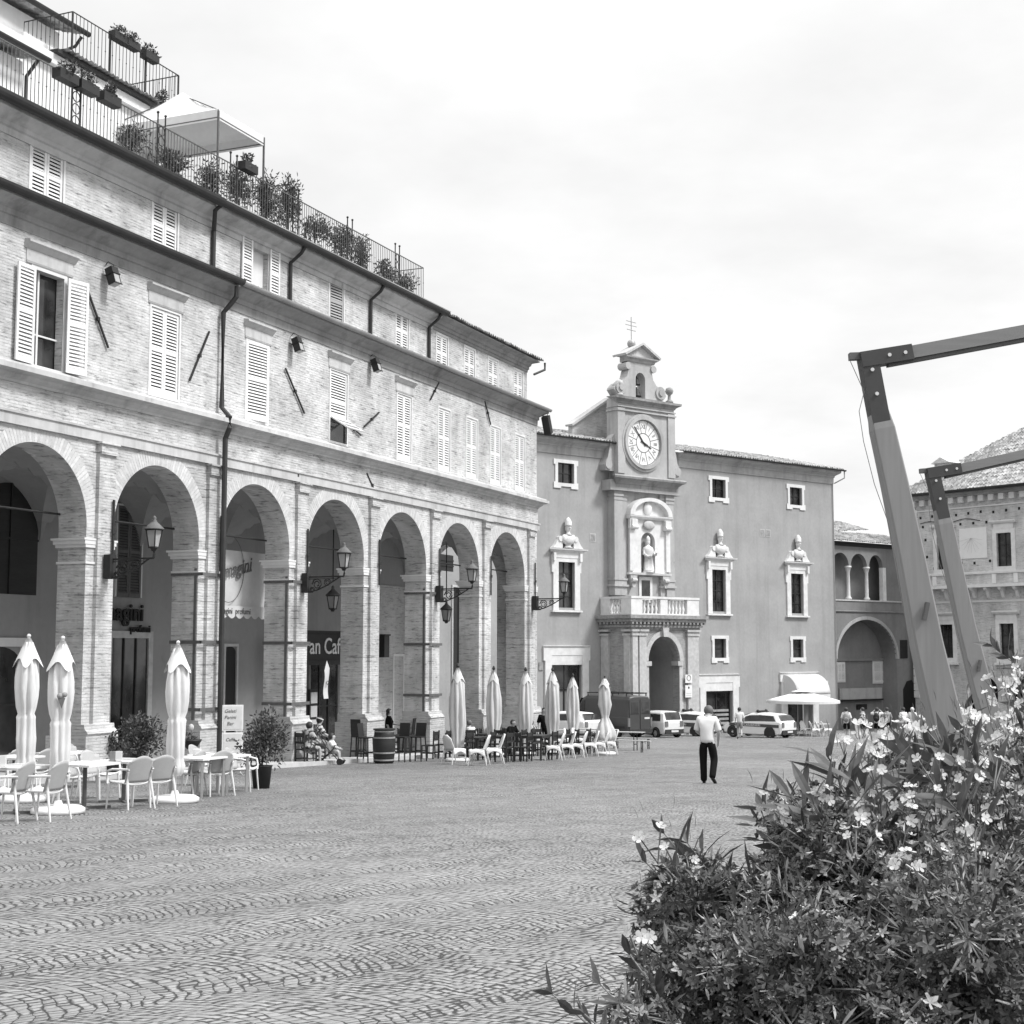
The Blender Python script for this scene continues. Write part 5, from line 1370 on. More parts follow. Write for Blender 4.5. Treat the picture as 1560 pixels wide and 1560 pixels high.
def loft(st, n_round=3):
    """st rows: x, z_bottom, z_belt, z_roof, half width bottom, half width belt, half width roof"""
    mb = MB(); rows = []
    for x, zb, zl, zr, wb, wl, wr in st:
        h = zr - zl
        P = [(0, zb), (wb * .85, zb), (wb, zb + .06), (wl * 1.01, zb + (zl - zb) * .55), (wl, zl - .05), (wl * .985, zl), (wl + (wr - wl) * .85, zl + h * .82), (wr * .92, zl + h * .95), (wr * .6, zr - .01 if h > .05 else zr), (0, zr)]
        pts = P + [(-y, z) for y, z in reversed(P[1:-1])]; rows.append([(x, y, z) for y, z in pts])
    m = len(rows[0])
    for r in rows: mb.v += r
    for i in range(len(rows) - 1):
        for k in range(m):
            k2 = (k + 1) % m; mb.f.append((i * m + k, i * m + k2, (i + 1) * m + k2, (i + 1) * m + k))
    mb.f.append(tuple(range(m - 1, -1, -1))); mb.f.append(tuple((len(rows) - 1) * m + k for k in range(m)))
    return mb
def side_pt(st, x, f, s, out=.022):
    _, zb, zl, zr, wb, wl, wr = car_section(st, x); h = zr - zl
    return (x, s * (wl * .985 + (wr - wl) * .85 * f / .82 * 1.0 + out), zl + h * f)
def side_glass(mb, st, xs, f0, f1, s):
    """xs: list of (x_bottom, x_top)"""
    for (a, a2), (b, b2) in zip(xs, xs[1:]):
        mb.quad(side_pt(st, a, f0, s), side_pt(st, b, f0, s), side_pt(st, b2, f1, s), side_pt(st, a2, f1, s))
def low_pt(st, x, z, s, out=.012):
    _, zb, zl, zr, wb, wl, wr = car_section(st, x)
    zm = zb + (zl - zb) * .55
    if z < zm: y = wb + (wl * 1.01 - wb) * max(0, (z - zb - .06) / (zm - zb - .06))
    else: y = wl * 1.01 + (wl - wl * 1.01) * (z - zm) / max(.01, zl - .05 - zm)
    return (x, s * (y + out), z)
def band(mb, st, x0, x1, z0, z1, s, n=10, out=.012, dz=0.0):
    for i in range(n):
        a, b = x0 + (x1 - x0) * i / n, x0 + (x1 - x0) * (i + 1) / n
        k0, k1 = dz * i / n, dz * (i + 1) / n
        mb.quad(low_pt(st, a, z0 + k0, s, out), low_pt(st, b, z0 + k1, s, out), low_pt(st, b, z1 + k1, s, out), low_pt(st, a, z1 + k0, s, out))
def arches(mb, st, xs, r, s):
    for x in xs:
        y = low_pt(st, x, .6, s)[1]; P = [(x + (r + .07) * math.cos(a), s * (abs(y) - .01), r + (r + .07) * math.sin(a)) for a in [math.pi * 2 * i / 20 for i in range(20)]]
        mb.add([(x, s * (abs(y) + .002), r)] + [(p[0], s * (abs(y) + .002), max(.16, p[2])) for p in P], [(0, i + 1, (i + 1) % 20 + 1) for i in range(20)])
def make_car(name, loc, rz, label, st, wx, r, side_x, rear, front, mt='carwhite', police=None, kind='hatch'):
    e = empty(name, loc, rz, label, 'car'); wy = .76
    loft(st).build('body', mt, e, False)
    mb = MB()
    for s in (-1, 1): arches(mb, st, wx, r, s)
    mb.build('wheel_arch', 'rubber', e)
    wheels(e, wx, wy, r)
    for s in (-1, 1):
        mb = MB(); side_glass(mb, st, side_x, .10, .74, s); mb.build('side_window', 'glass', e)
        p = side_pt(st, side_x[-1][0] - .1, .1, s); mb = MB(); mb.ball((p[0], p[1] + s * .1, p[2] + .06), .1, 8, 6, (.7, 1, .7)); mb.build('wing_mirror', 'bumper' if mt != 'carwhite' else mt, e)
    (xa, fa), (xb, fb) = rear                       # slanted glass between two stations
    def gl(xa, xb, k0, k1, nm, off):
        A, B = car_section(st, xa), car_section(st, xb)
        za, zb = A[3], B[3]; mb = MB()
        wa, wb_ = (A[5] if za - A[2] < .08 else A[6]) * .88, B[6] * .9
        def P(t, s):
            x = xa + (xb - xa) * t; q = car_section(st, x); z = q[3]; w_ = wa + (wb_ - wa) * t; return Vector((x + off[0], s * w_, z + off[1]))
        n = 5
        for i in range(n):
            t0, t1 = k0 + (k1 - k0) * i / n, k0 + (k1 - k0) * (i + 1) / n; mb.quad(P(t0, -1), P(t0, 1), P(t1, 1), P(t1, -1))
        mb.build(nm, 'glass', e)
    gl(rear[0], rear[1], .08, .86, 'rear_window', (-.02, .012)) if not isinstance(rear[0], tuple) else gl(xa, xb, fa, fb, 'rear_window', (-.02, .012))
    (xa, fa), (xb, fb) = front; gl(xa, xb, fa, fb, 'windscreen', (.02, .012))
    x0, x1 = st[0][0], st[-1][0]
    q0, q1 = st[0], st[-1]
    MB().box(x0 - .07, x0 + .10, -q0[4] * 1.0, q0[4] * 1.0, .26, .52).build('rear_bumper', 'bumper', e)
    MB().box(x1 - .12, x1 + .06, -q1[4] * .98, q1[4] * .98, .22, .45).build('front_bumper', 'bumper', e)
    for s in (-1, 1):
        y = q0[5] * .82 * s; MB().box(x0 - .035, x0 + .12, y - .11, y + .11, .68, .98).build('tail_light', 'lamp_red', e)
        y = q1[5] * .74 * s; MB().box(x1 - .12, x1 + .025, y - .2, y + .2, .58, .74).build('headlight', 'lglass', e)
    MB().box(x0 - .09, x0 - .072, -.26, .26, .36, .47).build('number_plate', 'paper', e)
    if police:
        for s in (-1, 1):
            mb = MB(); band(mb, st, x0 + .15, x1 - .55, police[0], police[1], s, 12, .014, police[2]); mb.build('side_band', 'carband', e)
            mx = -.1; z = (police[0] + police[1]) / 2 + police[2] * .45
            p = low_pt(st, mx, z, s, .02); o = text('lettering', 'CARABINIERI', .19, 'carwhite', e, p, ext=.002, spacing=1.1); o.rotation_euler = (R(90), 0, 0 if s < 0 else R(180))
        A = car_section(st, -.2); zt = A[3]
        mb = MB(); mb.box(-.34, -.10, -.55, .55, zt + .01, zt + .05); mb.ball((-.22, -.42, zt + .09), .1, 10, 6); mb.ball((-.22, .42, zt + .09), .1, 10, 6); mb.box(-.3, -.14, -.3, .3, zt + .04, zt + .12); mb.build('roof_beacon', 'iron', e)
    return e
HATCH = [(-1.95, .42, .88, .90, .70, .74, .60), (-1.88, .26, .95, 1.02, .78, .80, .62), (-1.62, .22, .98, 1.36, .81, .82, .58), (-1.35, .22, .98, 1.46, .82, .83, .57), (-.5, .20, .96, 1.49, .83, .84, .57), (.15, .20, .95, 1.47, .83, .84, .56), (.55, .20, .94, 1.32, .83, .84, .60), (1.02, .21, .92, .98, .82, .83, .70), (1.5, .22, .84, .88, .81, .81, .68), (1.86, .26, .72, .76, .76, .76, .62), (1.98, .34, .62, .64, .66, .66, .55)]
PANDA = [(-1.72, .40, .85, .88, .66, .68, .58), (-1.68, .26, .92, 1.02, .72, .74, .62), (-1.52, .22, .95, 1.46, .75, .76, .60), (-1.2, .22, .94, 1.54, .76, .77, .60), (-.2, .20, .92, 1.55, .77, .78, .60), (.35, .20, .91, 1.50, .77, .78, .60), (.62, .20, .90, 1.32, .77, .78, .62), (.92, .21, .88, .98, .76, .77, .66), (1.4, .22, .82, .90, .75, .75, .64), (1.7, .30, .70, .74, .68, .68, .58)]
WAGON = [(-2.15, .42, .90, .93, .72, .76, .62), (-2.08, .26, .96, 1.06, .80, .82, .64), (-1.86, .22, 1.0, 1.34, .83, .84, .58), (-1.6, .22, .99, 1.46, .84, .85, .57), (-.6, .20, .97, 1.52, .85, .86, .58), (.15, .20, .95, 1.50, .85, .86, .58), (.6, .20, .94, 1.36, .85, .86, .60), (1.15, .21, .92, .99, .84, .85, .72), (1.65, .22, .84, .88, .83, .82, .70), (2.05, .26, .72, .75, .77, .77, .62), (2.18, .36, .62, .64, .66, .66, .55)]
hd = lambda dx, dy: math.atan2(dy, dx)
# local +x of the car points along (dx, dy) in world
c = ground_rest(1043, 1113, 88.0)
pc = make_car('police_car', c, hd(-.76, .65), 'white police car with a dark lettered side band, half hidden behind the walking man', WAGON, (-1.35, 1.38), .33, [(-1.78, -1.5), (-.62, -.58), (-.55, -.52), (.2, .2), (.27, .26), (.98, .48)], ((-2.1, .08), (-1.68, .86)), ((1.12, .06), (.3, .9)), police=(.62, .86, .03)); pc.scale = (.97,) * 3
c = ground_rest(1157, 1120, 84.0)
pc = make_car('police_wagon', c, hd(-.70, .71), 'white police estate car with dark side band and roof beacons near the café parasol', WAGON, (-1.35, 1.38), .33, [(-1.78, -1.5), (-.62, -.58), (-.55, -.52), (.2, .2), (.27, .26), (.98, .48)], ((-2.1, .08), (-1.68, .86)), ((1.12, .06), (.3, .9)), police=(.66, .84, .05)); pc.scale = (.95,) * 3
c = ground_rest(998, 1114, 85.0)
make_car('small_hatchback', c, hd(-.55, .83), 'small boxy white hatchback parked between the van and the police hatchback', PANDA, (-1.05, 1.12), .29, [(-1.4, -1.3), (-.35, -.33), (-.28, -.26), (.25, .25), (.3, .28), (.78, .5)], ((-1.69, .1), (-1.45, .92)), ((.9, .06), (.42, .92)))
c = ground_rest(862, 1112, 83.5)
make_car('parked_car', c, hd(-.7, .7), 'pale car half hidden behind the closed parasols left of the dark van', WAGON, (-1.35, 1.38), .33, [(-1.78, -1.5), (-.62, -.58), (-.55, -.52), (.2, .2), (.27, .26), (.98, .48)], ((-2.1, .08), (-1.68, .86)), ((1.12, .06), (.3, .9)), mt='paint_grey')
# dark panel van: rear doors towards the viewer
VAN = [(-2.55, .45, 1.25, 2.36, .86, .92, .80), (-2.50, .36, 1.25, 2.42, .93, .96, .84), (-1.5, .34, 1.25, 2.46, .95, .98, .86), (.9, .34, 1.22, 2.46, .95, .98, .86), (1.3, .34, 1.20, 2.30, .95, .97, .80), (1.95, .34, 1.12, 1.32, .94, .95, .84), (2.45, .38, .92, 1.02, .90, .90, .80), (2.62, .48, .8, .84, .8, .8, .7)]
c = ground_rest(926, 1113, 84.5); c = Vector((c.x, c.y, c.z))
vn = empty('panel_van', c, hd(-.66, .75), 'dark panel van with a roof rack and two small rear windows parked before the portal', 'van')
loft(VAN).build('body', 'vanpaint', vn)
mb = MB()
for s in (-1, 1): arches(mb, VAN, (-1.55, 1.75), .34, s)
mb.build('wheel_arch', 'rubber', vn); wheels(vn, (-1.55, 1.75), .84, .34, .22)
xr = -2.56
for s in (-1, 1):
    d = MB().box(xr - .025, xr + .02, s * .03 if s > 0 else -.84, .84 if s > 0 else -.03, .55, 2.22).build('rear_door', 'vanpaint', vn)
    a, b = sorted((s * .14, s * .72)); MB().box(xr - .035, xr - .026, a, b, 1.45, 2.08).build('pane', 'glass', d); MB().box(xr - .04, xr - .026, a - .04, b + .04, 1.41, 1.448).build('seal', 'rubber', d)
    MB().box(xr - .05, xr + .03, s * .90 - .07, s * .90 + .07, .72, 1.2).build('tail_light', 'lamp_red', vn)
    mb = MB(); side_glass(mb, VAN, [(.95, .95), (1.75, 1.25)], .05, .75, s); mb.build('side_window', 'glass', vn)
    mb = MB(); band(mb, VAN, -2.3, 2.2, .62, .74, s, 10, .02); mb.build('rub_strip', 'bumper', vn)
MB().box(xr - .035, xr - .026, -.78, -.36, 1.12, 1.22).build('number_plate', 'paper', vn)
MB().box(xr - .12, xr + .1, -.92, .92, .38, .54).build('rear_bumper', 'bumper', vn)
mb = MB()
for x in (-2.3, -1.2, -.1, .8): mb.bar((x, -.82, 2.56), (x, .82, 2.56), .05); mb.bar((x, -.8, 2.40), (x, -.8, 2.58), .05); mb.bar((x, .8, 2.40), (x, .8, 2.58), .05)
for y in (-.78, .78): mb.bar((-2.4, y, 2.58), (.9, y, 2.58), .04)
mb.build('roof_rack', 'iron', vn)
for s in (-1, 1): MB().box(1.5, 1.6, s * 1.0 - .02 if s > 0 else -1.22, 1.22 if s > 0 else -.98, 1.25, 1.6).build('wing_mirror', 'bumper', vn)
MB().quad((1.36, -.8, 2.26), (1.36, .8, 2.26), (1.97, .86, 1.34), (1.97, -.86, 1.34)).build('windscreen', 'glass', vn)
# ------------------------------------------------------------------ café furniture
INW, OUTW = Vector((-.92, .39, 0)), Vector((.92, -.39, 0)); ALS = Vector((.3915, .9202, 0))
def face(d, jit=0): return math.atan2(d.y, d.x) - math.pi / 2 + R(jit)
HID = []
def leg_tube(par, pts, r, mt): return MB().tube(pts, r, 7).build('leg', mt, par)
def armchair(mt='plastic', back='plastic_grey'):
    e = empty('café_chair'.replace('é', 'e')); 
    MB().panel(lambda u, v: ((u - .5) * (.46 + .04 * v), -.22 + .44 * v, .45 - .03 * math.sin(math.pi * u) - .02 * (1 - v) + (.02 if v > .9 else 0)), 8, 6, .025).build('seat', mt, e, True)
    def bk(u, v):
        w = .25 * (1 - .16 * (v - .5) ** 2) * (1 if v < .7 else math.sqrt(max(.02, 1 - ((v - .7) / .32) ** 2 * .55)))
        a = (u - .5) * 2; return (a * w, -.235 - .13 * v + .055 * a * a - .0, .44 + .43 * v - (.05 * a * a if v > .8 else 0))
    MB().panel(bk, 10, 9, .018).build('backrest', back, e, True)
    for s in (-1, 1):
        MB().tube([(s * .245, -.30, .66), (s * .30, -.18, .665), (s * .31, .05, .655), (s * .295, .19, .62), (s * .28, .215, .52), (s * .27, .21, .42)], .019, 8).build('armrest', mt, e, True)
        leg_tube(e, [(s * .25, .20, .44), (s * .265, .24, 0)], [.021, .014], mt)
        leg_tube(e, [(s * .24, -.27, .62), (s * .235, -.25, .44), (s * .27, -.33, 0)], [.020, .024, .014], mt)
    return e
def shellchair(mt='plastic'):
    e = empty('shell_chair')
    def sh(u, v):
        a = (u - .5) * 2
        if v < .5: t = v / .5; y, z = .26 - .46 * t, .47 - .05 * math.sin(t * math.pi); w = .24 + .02 * math.sin(t * math.pi)
        else: t = (v - .5) / .5; y, z = -.20 - .17 * t ** .8, .45 + .45 * t; w = .26 - .06 * t - (.12 * max(0, t - .75) * 4 if t > .75 else 0)
        return (a * w, y + (.05 * a * a if v > .5 else 0), z + (.035 * a * a if v < .5 else 0) - (.05 * a * a if v < .08 else 0))
    MB().panel(sh, 8, 16, .02).build('shell', mt, e, True)
    for s in (-1, 1):
        MB().panel(lambda u, v: (s * (.25 + .03 * v), -.22 + .46 * u, .44 + .02 - .20 * v * (1 - .65 * math.sin(math.pi * u))), 8, 3, .016).build('side_skirt', mt, e, True)
        leg_tube(e, [(s * .24, .20, .42), (s * .29, .27, 0)], [.022, .012], mt); leg_tube(e, [(s * .23, -.20, .42), (s * .29, -.30, 0)], [.024, .012], mt)
    return e
def woodchair(mt='wood_dark'):
    e = empty('wooden_chair'); MB().box(-.22, .22, -.20, .22, .43, .465).build('seat', mt, e)
    mb = MB()
    for z0, z1 in ((.62, .68), (.80, .92)): mb.box(-.20, .20, -.245, -.22, z0, z1)
    for x in (-.12, -.04, .04, .12): mb.box(x - .015, x + .015, -.243, -.222, .68, .80)
    mb.build('backrest', mt, e)
    for s in (-1, 1):
        MB().bar((s * .205, .205, 0), (s * .205, .205, .43), .038).build('leg', mt, e); MB().bar((s * .205, -.21, 0), (s * .205, -.24, .95), .038).build('leg', mt, e)
    mb = MB()
    for s in (-1, 1): mb.box(s * .205 - .012, s * .205 + .012, -.2, .2, .18, .21)
    mb.box(-.2, .2, -.01, .015, .18, .21); mb.build('stretcher', mt, e)
    return e
def barstool(mt='wood_dark', back=.42):
    e = empty('bar_stool'); MB().box(-.19, .19, -.18, .18, .76, .80).build('seat', mt, e)
    for sx in (-1, 1):
        for sy in (-1, 1): MB().bar((sx * .205, sy * .195, 0), (sx * .17, sy * .16, .76), .036).build('leg', mt, e)
    mb = MB()
    for s in (-1, 1): mb.box(s * .19 - .012, s * .19 + .012, -.18, .18, .28, .31); mb.box(-.19, .19, s * .18 - .012, s * .18 + .012, .32, .35)
    mb.build('footrest', mt, e)
    if back: MB().panel(lambda u, v: (-.18 + .36 * u, -.17 - .06 * v, .80 + back * v), 4, 4, .03).build('backrest', mt, e)
    return e
def table(w, d, h, mt, lm, thick=.03, central=False):
    e = empty('cafe_table'); MB().box(-w / 2, w / 2, -d / 2, d / 2, h - thick, h).build('tabletop', mt, e)
    if central:
        MB().tube([(0, 0, .02), (0, 0, h - thick)], .035, 8).build('pedestal', lm, e); MB().bar((-.3, -.3, .02), (.3, .3, .02), .06, .04).bar((-.3, .3, .022), (.3, -.3, .022), .06, .04).build('foot', lm, e)
    else:
        for sx in (-1, 1):
            for sy in (-1, 1): MB().bar((sx * (w / 2 - .06), sy * (d / 2 - .06), 0), (sx * (w / 2 - .05), sy * (d / 2 - .05), h - thick), .05).build('leg', lm, e)
    return e
class Pool:
    """first use builds, later uses copy"""
    def __init__(s, fn): s.fn = fn; s.first = None
    def put(s, p, rz, label, cat, group, sc=1.0):
        if s.first is None: s.first = s.fn(); o = s.first
        else: o = dup(s.first)
        o.location = p; o.rotation_euler = (0, 0, rz); o.scale = (sc,) * 3; tag(o, label, cat, group); return o
P_arm, P_shell, P_wood = Pool(armchair), Pool(shellchair), Pool(woodchair)
P_stool, P_stool2 = Pool(barstool), Pool(lambda: barstool(back=.55))
G1 = 'white armchairs of the near café'
near = [(10, 1252, INW, 12, 'white armchair cut off by the left edge of the picture'), (62, 1250, INW, 8, 'white armchair in front, second from the left edge, back to the viewer'),
        (196, 1232, INW, -14, 'white armchair second from the right at the long white table, back to the viewer'), (232, 1228, INW, -18, 'white armchair at the end of the long white table beside the third parasol'),
        (282, 1212, INW, 6, 'white armchair half behind the third closed parasol, back to the viewer'), (325, 1212, INW, -24, 'white armchair seen from behind at the right-hand white table'),
        (118, 1222, OUTW, 5, 'white armchair facing the viewer across the long white table, left one of two'), (152, 1216, OUTW, -4, 'white armchair facing the viewer across the long white table, right one of two'),
        (312, 1196, OUTW, 8, 'white armchair facing the viewer behind the right-hand table, next to the post'), (370, 1205, OUTW, 16, 'white armchair at the right end of the right-hand table next to the potted shrub'),
        (48, 1208, INW, 4, 'white armchair of the rear row between the first two parasols'), (118, 1190, OUTW, 0, 'white armchair of the rear row in front of the pillar base'), (8, 1205, INW, 0, 'white armchair of the rear row at the left edge of the picture')]
for px, py, d, j, lb in near: P_arm.put(gp(px, py), face(d, j), lb, 'chair', G1)
P_t1 = Pool(lambda: table(.8, .8, .74, 'plastic', 'iron_mid', .035, True)); P_t2 = Pool(lambda: table(.8, .8, .74, 'plastic', 'gutter_light', .035))
G2 = 'white tables of the near café'
ta = FL.a
for px, py, P_, lb in ((128, 1232, P_t1, 'left half of the long white table behind the second parasol'), (188, 1222, P_t1, 'right half of the long white table behind the second parasol'), (338, 1208, P_t2, 'white table nearest the potted shrub'), (300, 1214, P_t2, 'white table just right of the third closed parasol'),
                    (20, 1212, P_t1, 'white table of the rear row at the left edge'), (92, 1200, P_t1, 'white table of the rear row before the leftmost pillar'), (25, 1240, P_t1, 'white table between the two front armchairs at the left')):
    P_.put(gp(px, py), ta, lb, 'table', G2)
def on_table(px, py, name, label, cat, mb, mt):
    p = gp(px, py, .74); o = mb.build(name, mt); o.location = (p.x, p.y, p.z + .742); return tag(o, label, cat, 'small things on the white tables')
card = lambda: MB().box(-.05, .05, -.035, -.02, 0, .17).box(-.05, .05, .02, .035, 0, .17).box(-.06, .06, -.05, .05, 0, .02)
on_table(172, 1160, 'menu_holder', 'small menu holder on the long white table, left one', 'menu', card(), 'stone_dark'); on_table(181, 1160, 'menu_holder', 'white menu card on the long white table, right one', 'menu', card(), 'paint')
on_table(4, 1168, 'menu_holder', 'white menu card at the left edge of the picture', 'menu', card(), 'paint'); on_table(300, 1150, 'napkin_box', 'white napkin box on the table right of the third parasol', 'napkins', MB().box(-.07, .07, -.06, .06, 0, .11), 'paint')

# closed parasols
def folded(par, name, prof, mt, folds=8, amp=.13, n=48, twist=.0, loc=(0, 0)):
    mb = MB()
    for r, z in prof:
        for k in range(n):
            a = 2 * math.pi * k / n; q = r * (1 + amp * (2.2 * abs(math.cos(folds * .5 * a + twist * z)) - 1.4) + amp * .6 * math.sin(3 * a + 2.6 * z) + amp * .35 * math.sin(11 * a + 9 * z)); mb.v.append((loc[0] + q * math.cos(a), loc[1] + q * math.sin(a), z))
    for i in range(len(prof) - 1):
        for k in range(n): k2 = (k + 1) % n; mb.f.append((i * n + k, i * n + k2, (i + 1) * n + k2, (i + 1) * n + k))
    mb.f.append(tuple(range(n - 1, -1, -1))); mb.f.append(tuple((len(prof) - 1) * n + k for k in range(n)))
    return mb.build(name, mt, par, True)
def cape(par, z0, z1, r0, r1, mt, n=4):
    """little vent cap with pointed corners"""
    mb = MB(); K = 32
    for t in (0, .5, 1):
        for k in range(K):
            a = 2 * math.pi * k / K; c = abs(math.cos(n / 2 * a)); r = r0 + (r1 - r0) * t; q = r * (.80 + .34 * c ** 3 * t); mb.v.append((q * math.cos(a), q * math.sin(a), z0 + (z1 - z0) * t - .15 * c ** 3 * t * t + .04 * t))
    for i in range(2):
        for k in range(K): k2 = (k + 1) % K; mb.f.append((i * K + k, i * K + k2, (i + 1) * K + k2, (i + 1) * K + k))
    mb.f.append(tuple(range(K))); return mb.build('vent_cap', mt, par, True)
def parasol_near():
    e = empty('closed_parasol'); MB().tube([(0, 0, .05), (0, 0, 2.62)], .024, 8).build('pole', 'alu', e)
    folded(e, 'canopy', [(.09, .44), (.14, .50), (.155, .60), (.125, .72), (.135, .76), (.14, 1.0), (.135, 1.30), (.14, 1.35), (.12, 1.40), (.15, 1.50), (.172, 1.66), (.18, 1.82), (.175, 1.98), (.16, 2.12), (.14, 2.26), (.10, 2.42), (.06, 2.54)], 'canvas', 8, .13, 80, .5)
    cape(e, 2.60, 2.24, .045, .215, 'canvas'); MB().lathe([(.36, 0), (.40, .03), (.40, .08), (.34, .115), (.08, .12), (.05, .2)], n=24).build('base', 'plastic', e, True); MB().ball((0, 0, 2.64), .035, 8, 6).build('finial', 'alu', e)
    return e
def parasol_far():
    e = empty('closed_parasol'); MB().tube([(0, 0, .05), (0, 0, 3.02)], .03, 8).build('pole', 'wood_mid', e)
    folded(e, 'canopy', [(.15, .12), (.165, .4), (.185, .75), (.20, .95), (.235, 1.15), (.25, 1.5), (.235, 2.0), (.20, 2.45), (.13, 2.75), (.06, 2.93)], 'canvas_grey', 8, .15, 80, .35)
    cape(e, 2.98, 2.60, .06, .22, 'canvas_grey', 4); MB().lathe([(.36, 0), (.40, .03), (.40, .08), (.34, .115), (.05, .12)], n=20).build('base', 'plastic', e, True); MB().lathe([(.04, 3.0), (.06, 3.05), (.03, 3.12), (.01, 3.14)], n=8).build('finial', 'wood_dark', e)
    return e
PN_, PF_ = Pool(parasol_near), Pool(parasol_far)
G3 = 'closed white parasols of the near café'
def fit(px, py, ptop, H):
    p = gp(px, py); Y = p.y; z = at(px, ptop, Y).z; return p, (z - p.z) / H
for px, py, pt, lb, rz in ((36, 1222, 967, 'closed white parasol at the far left of the picture', 10), (88, 1240, 970, 'closed white parasol with a small ice cream emblem, second from the left', 40), (266, 1223, 977, 'closed white parasol before the strapped pillar, third from the left', 75)):
    p, k = fit(px, py, pt, 2.66); o = PN_.put(p, R(rz), lb, 'parasol', G3, k)
    if 'emblem' in lb:
        cn = [c for c in o.children if c.name.startswith('canopy')][0]; d = Vector((-p.x, -p.y, 0)).normalized(); d.rotate(Matrix.Rotation(-R(rz), 4, 'Z'))
        mb = MB(); side = Vector((-d.y, d.x, 0)); c0 = d * .245 + Vector((0, 0, 1.72)); up_ = Vector((0, 0, 1))
        mb.add([c0 - side * .05 + up_ * .02, c0 + side * .06 + up_ * .02, c0 + side * .01 - up_ * .14], [(0, 1, 2)]); mb.build('emblem_cone', 'iron_mid', cn)
        mb = MB(); mb.ball(c0 + up_ * .05 - side * .02 - d * .02, .045, 10, 6); mb.ball(c0 + up_ * .07 + side * .05 - d * .02, .04, 10, 6); mb.build('emblem_scoop', 'stone_dark', cn)
G4 = 'closed parasols of the far café'
for i, (px, py, pt, lb) in enumerate(((697, 1160, 1012, 'closed cream parasol with a white foot, leftmost at the far café'), (752, 1152, 1016, 'closed cream parasol at the far café, second from the left'), (801, 1150, 1018, 'closed cream parasol before the last pillar of the arcade'), (842, 1148, 1018, 'closed cream parasol in front of the white doorframe'), (873, 1142, 1027, 'slim closed parasol between the doorway and the dark van'))):
    p, k = fit(px, py, pt, 3.1); PF_.put(p, R(37 * i), lb, 'parasol', G4, k)
p, k = fit(922, 1150, 1030, 2.9)
e = empty('tied_parasol', p, R(20), 'closed parasol tied at its waist with a loose flaring skirt, in front of the van', 'parasol', G4); e.scale = (k,) * 3
MB().tube([(0, 0, .05), (0, 0, 2.85)], .03, 8).build('pole', 'wood_mid', e)
folded(e, 'canopy', [(.30, .55), (.34, .68), (.33, .85), (.22, 1.15), (.12, 1.38), (.15, 1.5), (.23, 1.85), (.20, 2.3), (.14, 2.62), (.05, 2.8)], 'canvas_grey', 6, .16, 48, 1.5); cape(e, 2.8, 2.55, .05, .22, 'canvas_grey')
MB().lathe([(.36, 0), (.4, .03), (.4, .08), (.34, .115), (.05, .12)], n=20).build('base', 'plastic', e, True); MB().ball((0, 0, 2.87), .04, 8, 6).build('finial', 'wood_dark', e)

# far café: shell chairs, wooden chairs, stools, tables, benches
G5, G6 = 'white shell chairs of the far café', 'dark wooden chairs of the far café'
for px, py, d, j, lb in ((692, 1164, ALS, -28, 'white shell chair facing right at the left end of the far café'), (729, 1166, INW, 14, 'white shell chair in side view beside the leftmost far parasol'), (752, 1163, INW, 30, 'white shell chair half turned, third from the left at the far café'),
        (845, 1158, INW, 12, 'white shell chair next to the heavy dark table'), (862, 1155, INW, 28, 'white shell chair just right of the one by the heavy dark table'), (880, 1154, INW, 10, 'white shell chair in the middle of the right-hand row'), (898, 1152, INW, 26, 'white shell chair third from the right end of the far row'), (915, 1151, INW, 8, 'white shell chair second from the right end of the far row'), (928, 1149, INW, 24, 'white shell chair at the right end of the far row by the tied parasol'),
        (632, 1146, OUTW, 0, 'white shell chair behind the bar stools near the barrel'), (700, 1152, OUTW, 0, 'white shell chair behind the leftmost far table, facing the viewer'), (838, 1146, OUTW, 6, 'white shell chair top seen over the table, left of four'), (850, 1145, OUTW, 0, 'white shell chair top seen over the table, second of four'), (872, 1144, OUTW, 4, 'white shell chair top seen over the table, third of four'), (884, 1143, OUTW, -5, 'white shell chair top seen over the table, rightmost of four')):
    P_shell.put(gp(px, py), face(d, j), lb, 'chair', G5)
